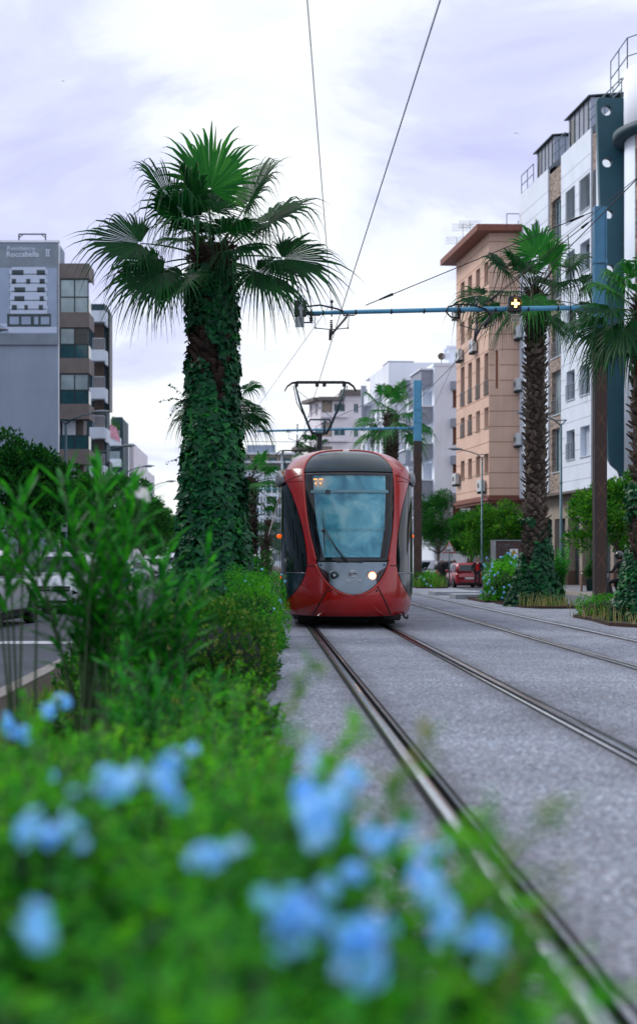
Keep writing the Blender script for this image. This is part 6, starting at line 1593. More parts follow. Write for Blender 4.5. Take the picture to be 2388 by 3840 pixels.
# signal heads and number plate
M['sig_on'] = mat('signal_amber', (.9, .45, .1), .4, emit=(1, .50, .12), estr=6, var=.03)
M['sig_core'] = mat('signal_core', (1, .8, .5), .4, emit=(1, .78, .42), estr=9, var=.03)
M['plate'] = mat('aged_plate', (.40, .37, .30), .6, var=.12); M['ink'] = mat('black_lettering', (.02, .02, .022), .6, var=.1)
def signal(label, X, Y, z, face, txt):
    t = thing('tram_signal', label, 'signal', (X, Y, z), 0, None)
    s = -1 if face else 1
    mb = MB(); mb.box(X-.15, X+.15, Y-.12, Y+.12, z-.19, z+.19); hs = mb.build('housing', M['black'], t, bevel=.02)
    if not face:
        mb = MB(); mb.box(X-.02, X+.05, Y-.16, Y-.125, z-.26, z+.30); mb.box(X-.05, X+.08, Y-.135, Y-.121, z-.05, z+.02); mb.build('bracket', M['galv'], t)
        mb = MB(); mb.box(X-.13, X+.09, Y-.15, Y-.135, z-.48, z-.235); mb.build('number_plate', M['galv'], t)
        return
    mb = MB(); rows = [[V3((X+.122*math.cos(R(a)), y, z+.122*math.sin(R(a)))) for a in range(-20, 201, 10)] for y in (Y-.12, Y-.26)]; mb.grid(rows, 0, True); mb.build('hood', M['black'], hs)
    mb = MB(); mb.lathe([(.115, 0), (.112, .012), (.05, .018)], (X, Y-.122, z), 24, 0, Matrix.Rotation(R(90), 3, 'X')); mb.build('lens', M['lamp_off'], hs)
    mb = MB(); mb.box(X-.095, X+.095, Y-.150, Y-.142, z-.028, z+.028); mb.box(X-.028, X+.028, Y-.150, Y-.142, z-.095, z-.0281); mb.box(X-.028, X+.028, Y-.150, Y-.142, z+.0281, z+.095); cr = mb.build('lit_cross', M['sig_on'], hs)
    mb = MB(); mb.tube([(X, Y, z+.19), (X, Y, z+.25)], .03, 8); mb.box(X-.03, X+.03, Y-.05, Y, z-.26, z-.19); mb.build('bracket', M['black'], t)
    mb = MB(); mb.box(X-.115, X+.095, Y-.13, Y-.12, z-.45, z-.26); pl = mb.build('number_plate', M['plate'], t)
    for tx, zz in ((txt[0], z-.315), (txt[1], z-.40)): text_mesh(tx, .082, .002, M['ink'], pl, Matrix.Translation((X-.01, Y-.133, zz)) @ Matrix.Rotation(R(90), 4, 'X') @ Matrix.Scale(.78, 4, (1, 0, 0)), 'lettering', bold=.001)
signal('black tram signal showing a lit amber cross, its number plate below', 6.20, 34.85, 7.57, True, ('FT2131', 'S:18-2'))
signal('black tram signal seen from behind at the tip of the arm', .96, 34.85, 7.47, False, None)

# ------------------------------------------------------------------ street lamps
def lamp(label, X, Y, zb, s, top=7.6, group='street lamps'):
    t = thing('street_lamp', label, 'street lamp', (X, Y, zb), 0, group)
    mb = MB(); mb.tube([(X, Y, zb), (X, Y, zb+.9), (X, Y, zb+.95), (X, Y, top)], [.10, .10, .075, .055], 12); mb.tube([(X, Y, zb), (X, Y, zb+.04)], .17, 12)
    for z in (zb+2.3, zb+5.0): mb.tube([(X, Y, z), (X, Y, z+.05)], .085, 10)
    mb.build('post', M['lamp_grey'], t)
    mb = MB(); mb.tube([(X-s*.25, Y, top+.26), (X, Y, top+.02)], .03, 8); mb.tube([(X-s*.27, Y, top+.26), (X+s*.22, Y, top+.24)], .025, 8)
    mb.tube([(X, Y, top), (X+s*.3, Y, top+.26), (X+s*.8, Y, top+.44), (X+s*1.35, Y, top+.55)], [.035, .035, .032, .03], 8); mb.build('bracket_arm', M['lamp_grey'], t)
    rings = []
    for k in range(9):
        q = k/8; hw = .17*math.sin(PI*(.08+.86*q))**.7; hh = .11*math.sin(PI*(.08+.88*q))**.8; c = V3((X+s*(1.2+.95*q), Y, top+.56+.03*q))
        rings.append([c + V3((0, hw*math.cos(2*PI*j/12), hh*math.sin(2*PI*j/12)*(1 if j < 6 else .35))) for j in range(12)])
    mb = MB(); mb.loft(rings, 0, True, True); h_ = mb.build('lamp_head', M['lamp_head'], t, fix=True)
    mb = MB(); mb.ball((X+s*1.65, Y, top+.525), (.3, .11, .03), 12, 6); mb.build('lens', M['curtain_glass'], h_)
LAMPS = [(-9.7, 42.5, -.01, 1, 'street lamp whose head hangs in front of the poster, post outside the view'), (-9.05, 66, -.01, 1, 'street lamp in front of the brown balconies'), (-9.65, 85.5, -.01, 1, 'street lamp second in the left row, before the timber slat balconies'),
         (-9.9, 104, -.01, 1, 'street lamp third in the left row'), (-9.5, 124, -.01, 1, 'street lamp farthest in the left row'),
         (13.65, 88, -.3, -1, 'street lamp in front of the peach building'), (14.0, 66.5, -.1, -1, 'street lamp right of the criss-cross palm trunk')]
for X, Y, zb, s, lb in LAMPS: lamp(lb, X, Y, zb, s)
def small_sign(name, label, X, Y, z, w, h, m, post=None):
    t = thing(name, label, 'sign', (X, Y, 0)); mb = MB(); mb.box(X-w/2, X+w/2, Y-.02, Y, z-h/2, z+h/2); mb.build('panel', m, t, bevel=.01)
    if post is not None: mb = MB(); mb.tube([(X, Y+.03, post), (X, Y+.03, z+h/2)], .03, 8); mb.build('post', M['rail_metal'], t)
small_sign('street_sign', 'pale rectangular sign on the lamp post behind the oleander', -9.1, 65.8, 3.05, .30, .85, M['alu'])
small_sign('street_sign', 'small pink board under the trees behind the white shirted man', 14.9, 104, 1.65, .5, .28, M['pink_wall'], -.25)

# ------------------------------------------------------------------ vehicles
M['tyre'] = mat('tyre_rubber', (.012, .012, .013), .85, var=.3); M['rim'] = mat('alloy_rim', (.4, .42, .45), .3, .8, var=.15)
M['trim'] = mat('black_trim', (.012, .013, .014), .5, var=.2); M['car_glass'] = glass('car_glass', (.012, .022, .026), .04); M['lamp_clear'] = mat('headlight_lens', (.35, .4, .44), .08, .4, var=.2)
M['taillight'] = mat('tail_light', (.35, .01, .012), .2, var=.1); M['numplate'] = mat('number_plate_white', (.7, .72, .72), .5, var=.03)
def paint(name, c): return mat(name, c, .3, 0, .5, var=.06, coat=.7)
P_ = dict(white=paint('white_car_paint', (.72, .77, .82)), red=paint('red_car_paint', (.36, .012, .03)), blue=paint('blue_car_paint', (.03, .13, .30)), black=paint('black_car_paint', (.012, .014, .016)), silver=paint('silver_car_paint', (.36, .42, .48)), grey=paint('grey_car_paint', (.16, .18, .2)))
KIND = dict(suv=dict(L=4.6, W=1.88, H=1.68, belt=1.08, hood=1.0, nose=.78, cowl=.95, ws=.62, rear=-2.12, rs=.38, wr=.36, clear=.24),
            hatch=dict(L=4.1, W=1.74, H=1.47, belt=.94, hood=.88, nose=.66, cowl=.95, ws=.72, rear=-1.95, rs=.5, wr=.31, clear=.19),
            mini=dict(L=3.55, W=1.63, H=1.49, belt=.93, hood=.86, nose=.66, cowl=.92, ws=.62, rear=-1.68, rs=.42, wr=.30, clear=.19),
            van=dict(L=4.5, W=1.82, H=1.82, belt=1.05, hood=.98, nose=.75, cowl=1.15, ws=.7, rear=-2.2, rs=.15, wr=.32, clear=.22))
def car(label, X, Y, zg, heading, kind, col_, group=None, plate=None, badge=False, rails=False):
    """local frame: +y is the front"""
    k = KIND[kind]; t = thing('parked_car', label, 'car', (X, Y, zg), R(heading), group); L2 = k['L']/2; w = k['W']/2; pt = P_[col_]
    def bl(name, mb, m, par=t, **kw): return mb.build(name, m, par, world=False, **kw)
    st = []
    def sec(y, zt, ww, zb=None, cr=.05):
        zb = k['clear'] if zb is None else zb; h = zt
        return [V3((x, y, z)) for x, z in ((ww*.86, zb), (ww*.97, zb+.10), (ww, zb+.28), (ww*.995, min(h-.10, k['belt']*.72)), (ww*.955, h-.05), (ww*.88, h), (ww*.5, h+cr*.6), (0, h+cr), (-ww*.5, h+cr*.6), (-ww*.88, h), (-ww*.955, h-.05), (-ww*.995, min(h-.10, k['belt']*.72)), (-ww, zb+.28), (-ww*.97, zb+.10), (-ww*.86, zb))]
    b = k['belt']; n = k['nose']; hd = k['hood']; cw = k['cowl']
    S = [(-L2, b*.66, w*.72, k['clear']+.16), (-L2+.07, b*.86, w*.86, k['clear']+.06), (-L2+.22, b*.98, w*.95, k['clear']), (-L2+.6, b, w, k['clear']-.02), (-.5, b, w, k['clear']-.03), (cw-.35, b-.01, w, k['clear']-.03), (cw, hd+.03, w*.995, k['clear']-.02), ((cw+L2)/2, hd-.01, w*.985, k['clear']-.02), (L2-.42, (hd+n)/2+.07, w*.96, k['clear']-.02), (L2-.17, n+.04, w*.88, k['clear']+.0), (L2-.05, n-.05, w*.76, k['clear']+.05), (L2, n-.16, w*.60, k['clear']+.14)]
    rings = [sec(*s) for s in S]
    mb = MB(); mb.loft(rings, 0, True, True, True)
    body = bl('body', mb, pt, fix=True)
    # greenhouse
    def rr(y0, y1, ww, z, r=.16, rz=.0):
        pts = []
        for cx, cy, a0 in ((ww-r, y1-r, 0), (-ww+r, y1-r, 90), (-ww+r, y0+r, 180), (ww-r, y0+r, 270)):
            for q in range(4): a = R(a0+30*q); pts.append(V3((cx+r*math.cos(a), cy+r*math.sin(a), z)))
        return pts
    H = k['H']; ry = k['rear']; rs = k['rs']; ws = k['ws']
    R0 = (ry, cw, w*.93, b-.02); R1 = (ry+rs*.75, cw-ws*.9, w*.79, H-.13); R2 = (ry+rs*.9+.05, cw-ws-.07, w*.73, H-.035); R3 = (ry+rs+.2, cw-ws-.25, w*.60, H)
    mb = MB(); mb.loft([rr(*R0), rr(*R1), rr(*R2), rr(*R3)], 0, True, True); bl('cabin', mb, pt)
    def quad4(mb, a, c, d, e, off):
        nrm = (c-a).cross(d-a).normalized(); mb.poly([p+nrm*off for p in (a, c, d, e)])
    lerp = lambda t_: (R0[0]+(R1[0]-R0[0])*t_, R0[1]+(R1[1]-R0[1])*t_, R0[2]+(R1[2]-R0[2])*t_, R0[3]+(R1[3]-R0[3])*t_)
    lo, hi = lerp(.10), lerp(.98)
    mb = MB(); quad4(mb, V3((-lo[2]+.13, lo[1], lo[3])), V3((-hi[2]+.13, hi[1], hi[3])), V3((hi[2]-.13, hi[1], hi[3])), V3((lo[2]-.13, lo[1], lo[3])), .01); ob = bl('windscreen', mb, M['car_glass'])
    mb = MB(); quad4(mb, V3((lo[2]-.15, lo[0], lo[3]+.04)), V3((hi[2]-.15, hi[0], hi[3])), V3((-hi[2]+.15, hi[0], hi[3])), V3((-lo[2]+.15, lo[0], lo[3]+.04)), .012); bl('rear_window', mb, M['car_glass'])
    for s in (-1, 1):
        fr = [(.18, .50), (.53, .90)] if kind != 'mini' else [(.2, .42), (.46, .88)]
        for f0, f1 in fr:
            ylo = lambda f: lo[0]+(lo[1]-lo[0])*f; yhi = lambda f: hi[0]+.04+(hi[1]-.06-hi[0])*f
            P = [V3((s*lo[2], ylo(f0), lo[3])), V3((s*lo[2], ylo(f1+(.06 if f1 > .8 else 0)), lo[3])), V3((s*hi[2], yhi(f1), hi[3])), V3((s*hi[2], yhi(f0), hi[3]))]
            if s < 0: P = P[::-1]
            mb = MB(); quad4(mb, *P, .012); bl('side_window', mb, M['car_glass'])
        mb = MB(); mb.ball((s*(w+.06), cw-.32, b+.05), (.11, .07, .085), 10, 6); bl('mirror', mb, pt)
        mb = MB(); mb.box(s*w-.012, s*w+.012, -1.0, 1.0, k['clear']+.03, k['clear']+.12); bl('sill', mb, M['trim'])
        mb = MB(); mb.box(s*(w*.995)-.02, s*(w*.995)+.015, -.55, -.38, b*.80, b*.83); mb.box(s*(w*.995)-.02, s*(w*.995)+.015, .45, .62, b*.80, b*.83); bl('door_handle', mb, pt if kind != 'suv' else M['rim'])
        for y in (-L2+.78, L2-.80):
            wr = k['wr']; Mx = Matrix.Rotation(R(90), 3, 'Y')
            mb = MB(); mb.lathe([(wr+.055, -.01), (wr+.055, .004)], (s*(w-.004), y, wr+.015), 28, 0, Mx if s > 0 else Matrix.Rotation(R(-90), 3, 'Y')); bl('wheel_arch', mb, M['trim'])
            mb = MB(); mb.lathe([(wr*.62, -.02), (wr*.62, .0), (wr*.93, .02), (wr, -.01), (wr, -.16), (wr*.9, -.2), (wr*.2, -.2)], (s*(w+.018), y, wr), 28, 0, Mx if s > 0 else Matrix.Rotation(R(-90), 3, 'Y')); ty = bl('wheel', mb, M['tyre'])
            mb = MB(); mb.lathe([(wr*.64, .004), (wr*.60, -.01), (wr*.58, -.05), (.02, -.05)], (s*(w+.02), y, wr), 24, 1, Mx if s > 0 else Matrix.Rotation(R(-90), 3, 'Y'))
            for q in range(5):
                a = 2*PI*q/5; c0 = V3((s*(w+.012), y, wr)); e = V3((0, math.cos(a), math.sin(a))); mb.bar(c0+e*.03, c0+e*wr*.61, .05, .03, 0, up=(1, 0, 0))
            mb.lathe([(.06, -.05), (.055, .005), (.01, .008)], (s*(w+.01), y, wr), 12, 0, Mx if s > 0 else Matrix.Rotation(R(-90), 3, 'Y')); bl('rim', mb, [M['rim'], M['trim']], ty)
        # lights
        mb = MB(); mb.ball((s*w*.70, L2-.20, n+.0), (.19, .17, .085), 12, 8); bl('headlight', mb, M['lamp_clear'])
        mb = MB(); mb.ball((s*w*.80, -L2+.17, b*.80), (.11, .13, .17 if kind in ('suv', 'van') else .11), 10, 8); bl('tail_light', mb, M['taillight'])
    mb = MB(); mb.box(-w*.52, w*.52, L2-.12, L2+.012, n-.17, n-.03); mb.box(-w*.66, w*.66, L2-.2, L2-.004, k['clear']+.05, k['clear']+.20); mb.box(-w*.7, w*.7, -L2-.01, -L2+.2, k['clear']+.03, k['clear']+.13); gr = bl('grille', mb, M['trim'], bevel=.02)
    mb = MB(); mb.box(-w*.5, w*.5, L2+.013, L2+.025, n-.105, n-.09); mb.ball((0, L2+.02, n-.09), (.055, .02, .07), 4 if badge else 12, 6); bl('grille_badge', mb, M['rim'], gr)
    for s, y in ((1, L2+.02), (-1, -L2-.015)):
        zz = k['clear']+.25 if s > 0 else b*.62
        mb = MB(); mb.box(-.26, .26, y-.01, y+.01, zz-.055, zz+.055); np_ = bl('number_plate', mb, M['numplate'])
        if plate and s > 0:
            cu = text_mesh(plate, .11, .002, M['ink'], None, Matrix.Translation((0, y+.012, zz)) @ Matrix.Rotation(PI, 4, 'Z') @ Matrix.Rotation(R(90), 4, 'X'), 'lettering', bold=.002); cu.parent = np_
    mb = MB(); mb.box(-w*.85, w*.85, -L2+.4, L2-.4, .14, .3); bl('underbody', mb, M['trim'])
    if rails:
        for s in (-1, 1): mb = MB(); mb.tube([(s*w*.66, ry+.5, H-.02), (s*w*.66, ry+.6, H+.05), (s*w*.66, cw-ws-.5, H+.05), (s*w*.66, cw-ws-.35, H-.01)], .02, 6); bl('roof_rail', mb, M['trim'])
    return t
GR = 'cars along the left road'; GQ = 'cars parked on the right'
car('white car cut by the left edge, seen from its right side', -6.30, 31.3, -.14, -4.5, 'suv', 'white', GR)
car('white off-road car facing the camera behind the oleander, black grille', -5.5, 40.2, -.14, 178, 'suv', 'white', GR, plate='117', rails=True)
car('blue hatchback facing the camera, right of the white off-road car', -7.1, 69, -.14, 180, 'hatch', 'blue', GR, badge=True)
car('silver car parked right behind the blue hatchback', -7.5, 85, -.14, 180, 'hatch', 'silver', GR)
car('white car third in the row behind the blue hatchback', -7.7, 101, -.14, 180, 'suv', 'white', GR)
car('white van far along the left road', -7.8, 121, -.14, 180, 'van', 'white', GR)
car('grey car farthest along the left road', -7.9, 142, -.14, 180, 'hatch', 'grey', GR)
car('small red hatchback seen from behind, beside the man in the red pullover', 12.15, 85.5, road_z(85), 3, 'mini', 'red', GQ)
car('black off-road car behind the two women', 12.55, 99, road_z(99), 4, 'suv', 'black', GQ)
car('silver van parked beyond the black car, next to the tram', 13.25, 115, road_z(115), 3, 'van', 'silver', GQ)
car('silver hatchback half hidden by the brown cabinet', 12.55, 73, road_z(73), 3, 'hatch', 'silver', GQ)

# ------------------------------------------------------------------ people
M['skin'] = mat('skin', (.36, .19, .12), .55, var=.08, scale=8); M['hair'] = mat('dark_hair', (.015, .012, .011), .5, var=.3, scale=30)
M['cl_black'] = mat('black_cloth', (.012, .013, .016), .9, var=.3, scale=12, bump=.4, bscale=14); M['cl_red'] = mat('red_knit', (.48, .012, .010), .9, var=.1, scale=12, bump=.4, bscale=14); M['cl_white'] = mat('white_cloth', (.62, .66, .70), .9, var=.08, scale=9, bump=.5, bscale=9)
M['cl_navy'] = mat('dark_trouser_cloth', (.018, .022, .032), .9, var=.2, bump=.4, bscale=14); M['cl_denim'] = mat('blue_grey_jacket', (.03, .062, .082), .85, var=.25, scale=9, bump=.5, bscale=10); M['cl_blue'] = mat('blue_hood', (.03, .16, .34), .85, var=.15)
M['shoe'] = mat('dark_shoe', (.02, .018, .018), .6, var=.2); M['helmet'] = mat('black_helmet', (.012, .014, .016), .15, 0, .6, var=.2, coat=.6)
J0 = dict(pel=(0, 0, .95, .150, .115), spi=(0, 0, 1.12, .135, .10), che=(0, .0, 1.32, .165, .115), nec=(0, .01, 1.475, .058, .058), hea=(0, -.012, 1.60, .088, .098), top=(0, -.0, 1.675, .070, .080),
          shL=(.175, .0, 1.405, .068, .068), elL=(.235, .03, 1.13, .050, .050), wrL=(.235, -.04, .895, .034, .034),
          hpL=(.085, 0, .90, .092, .092), knL=(.095, -.015, .50, .066, .066), anL=(.095, .02, .09, .046, .046), toL=(.115, -.15, .035, .036, .03))
def person(label, loc, rz, mats, pose=None, scale=1.0, group=None, extra=None):
    J = {}
    for k, v in J0.items():
        J[k] = list(v)
        if k.endswith('L'): J[k[:-1]+'R'] = [-v[0], *v[1:]]
    for k, v in (pose or {}).items(): J[k][:len(v)] = v
    B = [('pel', 'spi', 'top'), ('spi', 'che', 'top'), ('che', 'nec', 'top'), ('nec', 'hea', 'skin'), ('hea', 'top', 'skin')]
    for s in 'LR': B += [('che', 'sh'+s, 'top'), ('sh'+s, 'el'+s, 'sleeve'), ('el'+s, 'wr'+s, 'sleeve'), ('pel', 'hp'+s, 'leg'), ('hp'+s, 'kn'+s, 'leg'), ('kn'+s, 'an'+s, 'leg'), ('an'+s, 'to'+s, 'shoe')]
    names = list(J); t = thing('person', label, 'person', loc, rz, group)
    me = bpy.data.meshes.new('b'); me.from_pydata([J[n][:3] for n in names], [(names.index(a), names.index(b)) for a, b, _ in B], [])
    o = bpy.data.objects.new('b', me); col.objects.link(o); md = o.modifiers.new('s', 'SKIN'); md.use_smooth_shade = True
    for i, n in enumerate(names): me.skin_vertices[0].data[i].radius = J[n][3:5]
    me.skin_vertices[0].data[names.index('pel')].use_root = True
    o.modifiers.new('ss', 'SUBSURF').levels = 2
    m2 = bpy.data.meshes.new_from_object(o.evaluated_get(bpy.context.evaluated_depsgraph_get())); bpy.data.objects.remove(o)
    zones = ['top', 'sleeve', 'leg', 'shoe', 'skin']; m2.materials.clear()
    for z in zones: m2.materials.append(mats[z])
    seg = [(V3(J[a][:3]), V3(J[b][:3]), zones.index(z)) for a, b, z in B]
    for p in m2.polygons:
        c = p.center; best = 9; bi = 0
        for a, b, z in seg:
            d = b-a; u = max(0, min(1, (c-a).dot(d)/d.length_squared)); q = (c-(a+d*u)).length
            if q < best: best = q; bi = z
        p.material_index = bi; p.use_smooth = True
    m2.name = 'body'; bo = bpy.data.objects.new('body', m2); col.objects.link(bo); bo.parent = t
    nk = V3(J['hea'][:3])
    def part(name, mb, m): return mb.build(name, m, t, world=False)
    # face and hands
    mb = MB(); mb.ball(nk+V3((0, -.105, -.012)), (.014, .022, .022), 8, 6)
    for s in (-1, 1): mb.ball(nk+V3((s*.088, .0, -.005)), (.012, .022, .032), 8, 6)
    part('face', mb, mats['skin'])
    mb = MB()
    for s in (-1, 1): mb.ball(nk+V3((s*.034, -.088, .018)), (.016, .012, .008), 8, 6)
    mb.ball(nk+V3((0, -.092, -.048)), (.024, .010, .007), 8, 6); part('eyes_and_mouth', mb, M['hair'])
    for s in 'LR':
        w_ = V3(J['wr'+s][:3]); e_ = V3(J['el'+s][:3]); d = (w_-e_).normalized(); sd = V3((1, 0, 0)) if abs(d.x) < .7 else V3((0, 0, 1)); sd = (sd-d*sd.dot(d)).normalized(); nn = d.cross(sd)
        mb = MB(); mb.tube([w_-d*.02, w_+d*.03, w_+d*.085], [.028, .038, .036], 8)
        for q in range(4): a = w_+d*.085+nn*(-.027+.018*q); L_ = (.065, .078, .072, .055)[q]; mb.tube([a, a+d*L_*.55+sd*.004, a+d*L_+sd*.016], [.009, .0085, .006], 6)
        a = w_+d*.03-nn*.036; mb.tube([a, a-nn*.022+d*.03, a-nn*.028+d*.06], [.011, .010, .007], 6); part('hand', mb, mats['skin'])
    if extra: extra(part, J, nk)
    t.scale = (scale,)*3
    return t
def hair_cap(part, J, nk, m=None, long=False, bald=False):
    mb = MB(); mb.ball(nk+V3((0, .022, .048)), (.092, .098, .075), 14, 10)
    if long: mb.ball(nk+V3((0, .07, -.06)), (.09, .055, .13), 12, 8)
    part('hair', mb, m or M['hair'])
def red_extra(part, J, nk):
    mb = MB(); mb.ball(nk+V3((0, .04, .035)), (.088, .075, .06), 12, 8); part('hair', mb, M['hair'])
    mb = MB(); mb.poly([(-.055, -.125, 1.46), (.055, -.125, 1.46), (.0, -.150, 1.33)]); mb.tube([(-.06, -.09, 1.48), (0, -.12, 1.36), (.06, -.09, 1.48)], .014, 6); part('shirt_collar', mb, M['cl_white'])
    # dark jacket hanging open at the sides
    mb = MB()
    for s in (-1, 1):
        rows = [[V3((s*(x+.0), y, z)) for x, y in ((.085+.02*q, -.135+.01*q), (.15+.02*q, -.12), (.19+.02*q, -.03), (.185+.02*q, .07), (.1, .125), (0, .14))] for q, z in ((0, 1.46), (1, 1.3), (1.4, 1.12), (1.8, .92))]
        mb.grid(rows, 0, True)
    part('jacket', mb, M['cl_black'])
person('man in red pullover and open dark jacket walking towards the camera beside the red car', (12.32, 81.2, road_z(81.2)), R(-3), dict(top=M['cl_red'], sleeve=M['cl_black'], leg=M['cl_navy'], shoe=M['shoe'], skin=M['skin']),
       dict(elL=(.31, .06, 1.15), wrL=(.24, -.08, .96), elR=(-.31, .05, 1.14), wrR=(-.27, -.07, .93), knL=(.10, -.07, .51), anL=(.09, -.02, .09), toL=(.10, -.19, .04), anR=(-.10, .14, .12), toR=(-.11, -.02, .04), knR=(-.1, .01, .5)), 1.02, extra=red_extra)
def abaya(part, J, nk):
    mb = MB(); rings = []
    for z, rx, ry in ((1.36, .20, .15), (1.15, .21, .16), (.95, .24, .19), (.6, .27, .23), (.3, .29, .26), (.12, .30, .27)): rings.append([V3((rx*math.cos(2*PI*j/24)*(1+.06*math.sin(j*2.6+z*3)), ry*math.sin(2*PI*j/24)*(1+.06*math.sin(j*2.6+z*3)), z)) for j in range(24)])
    mb.loft(rings, 0, True, True); part('long_robe', mb, M['cl_black'])
    mb = MB(); rings = []
    for z, r, dy in ((1.32, .17, .0), (1.42, .15, .01), (1.48, .10, .015), (1.55, .103, .03), (1.62, .108, .035), (1.69, .095, .03), (1.735, .05, .02)): rings.append([V3((r*math.cos(2*PI*j/20), dy+r*1.02*math.sin(2*PI*j/20), z)) for j in range(20)])
    mb.loft(rings, 0, True, True); part('headscarf', mb, M['cl_black'])
    mb = MB(); mb.ball(nk+V3((0, -.052, -.005)), (.062, .055, .08), 12, 8); part('bare_face', mb, M['skin'])
    mb = MB(); mb.box(.25, .29, -.2, .06, .58, .95); mb.tube([(.27, -.1, .94), (.26, -.07, 1.12), (.27, .0, .94)], .008, 5); part('carrier_bag', mb, M['cl_white'])
person('woman in long black robe and headscarf with a pale bag, standing by the grass', (11.45, 90, road_z(90)), R(12), dict(top=M['cl_black'], sleeve=M['cl_black'], leg=M['cl_black'], shoe=M['shoe'], skin=M['skin']), dict(wrL=(.26, -.1, .95)), .96, extra=abaya)
def wl(part, J, nk):
    hair_cap(part, J, nk, long=True)
    mb = MB(); rings = [[V3((rx*math.cos(2*PI*j/20)*(1+.05*math.sin(j*3)), ry*math.sin(2*PI*j/20), z)) for j in range(20)] for z, rx, ry in ((1.43, .14, .10), (1.30, .205, .15), (1.1, .21, .16), (.86, .23, .17))]
    mb.loft(rings, 0, True, True); part('loose_blouse', mb, M['cl_white'])
person('dark haired woman in a loose white blouse, hand raised to her mouth', (12.95, 95.5, road_z(95.5)+.03), R(6), dict(top=M['cl_white'], sleeve=M['cl_white'], leg=M['cl_navy'], shoe=M['shoe'], skin=M['skin']), dict(elL=(.27, -.08, 1.14), wrL=(.05, -.17, 1.42), elR=(-.26, -.06, 1.16), wrR=(-.10, -.2, 1.36)), .99, extra=wl)
person('man in a white shirt with dark tie under the trees, behind the red car', (14.75, 101.5, road_z(101.5)+.13), R(0), dict(top=M['cl_white'], sleeve=M['cl_white'], leg=M['cl_navy'], shoe=M['shoe'], skin=M['skin']), {}, 1.04, extra=lambda p, J, nk: (hair_cap(p, J, nk), (lambda mb: (mb.box(-.05, .05, -.15, -.12, 1.05, 1.46), p('tie', mb, M['cl_black'])))(MB())))
# moped and its two riders, heading away to the left
MO = V3((11.22, 44.6, -.14)); MH = R(44)
def moped():
    t = thing('moped', 'dark moped with a glowing tail light carrying two riders on the right road', 'moped', MO, MH)
    bl = lambda n, mb, m, par=t: mb.build(n, m, par, world=False)
    for y in (.62, -.58):
        mb = MB(); Mx = Matrix.Rotation(R(90), 3, 'Y'); mb.lathe([(.17, -.05), (.25, -.055), (.275, 0), (.25, .055), (.17, .05)], (0, y, .275), 24, 0, Mx); w = bl('wheel', mb, M['tyre'])
        mb = MB(); mb.lathe([(.175, -.03), (.16, -.02), (.04, -.05), (.04, .05), (.16, .02), (.175, .03)], (0, y, .275), 20, 0, Mx); bl('rim', mb, M['rim'], w)
    mb = MB(); rings = []
    for y, z0, z1, ww in ((-.85, .62, .74, .08), (-.62, .45, .76, .14), (-.2, .30, .74, .15), (.08, .24, .45, .15), (.32, .26, .42, .15), (.42, .34, .9, .17), (.50, .5, .98, .15)): rings.append([V3((ww*c, y, (z0+z1)/2 + (z1-z0)/2*s_)) for c, s_ in ((1, -.7), (1, .7), (.6, 1), (-.6, 1), (-1, .7), (-1, -.7), (-.6, -1), (.6, -1))])
    mb.loft(rings, 0, True, True); bl('body', mb, M['trim'])
    mb = MB(); mb.box(-.13, .13, -.82, .02, .75, .84); o = bl('seat', mb, M['black']); mb = MB(); mb.tube([(0, .62, .28), (0, .5, .7), (0, .42, 1.02)], .035, 8); mb.tube([(-.34, .36, 1.06), (-.1, .42, 1.03), (.1, .42, 1.03), (.34, .36, 1.06)], .016, 6); bl('handlebar', mb, M['galv'])
    for s in (-1, 1): mb = MB(); mb.tube([(s*.28, .4, 1.06), (s*.36, .42, 1.22)], .007, 5); mb.ball((s*.37, .42, 1.25), (.05, .012, .035), 8, 6); bl('mirror', mb, M['black'])
    mb = MB(); mb.ball((0, -.88, .70), (.085, .03, .04), 10, 6); M['tail_on'] = mat('tail_light_lit', (.8, .03, .02), .3, emit=(1, .05, .02), estr=5, var=.05); bl('tail_light', mb, M['tail_on'])
    mb = MB(); mb.box(-.09, .09, -.90, -.885, .48, .60); bl('number_plate', mb, M['numplate']); mb = MB(); mb.tube([(.14, -.1, .26), (.16, -.5, .30), (.17, -.85, .36)], [.03, .05, .05], 8); bl('exhaust', mb, M['galv'])
moped()
def helmet(extra_=None):
    def f(part, J, nk):
        mb = MB(); mb.ball(nk+V3((0, .01, .03)), (.135, .15, .145), 18, 12); part('helmet', mb, M['helmet']); mb = MB(); mb.box(-.03, .03, .158, .164, .03+nk.z, .055+nk.z); part('helmet_mark', mb, M['numplate'])
        if extra_: extra_(part, J, nk)
    return f
def hood(part, J, nk):
    mb = MB(); mb.tube([V3((-.13, .0, 1.0))+V3((0, J['nec'][1], J['nec'][2]-.98)), V3((0, J['nec'][1]+.10, J['nec'][2]-.03)), V3((.13, J['nec'][1], J['nec'][2]+.02))], [.05, .075, .05], 10); part('hood', mb, M['cl_blue'])
def seat_pose(dy, lean, reach):
    z = .86; d = dict(pel=(0, dy, z+.05), spi=(0, dy-.03*lean, z+.22), che=(0, dy-.09*lean, z+.42), nec=(0, dy-.12*lean, z+.57), hea=(0, dy-.15*lean, z+.70), top=(0, dy-.15*lean, z+.775))
    for s, k in ((1, 'L'), (-1, 'R')):
        d['sh'+k] = (s*.18, dy-.09*lean, z+.50); d['hp'+k] = (s*.10, dy, z+.02); d['kn'+k] = (s*.19, dy-.42, z-.12); d['an'+k] = (s*.19, dy-.30, z-.56); d['to'+k] = (s*.21, dy-.46, z-.60)
        d['el'+k] = (s*.30, dy-.22, z+.22); d['wr'+k] = ((s*.31, dy-.50, z+.22) if reach else (s*.12, dy-.42, z+.12))
    return d
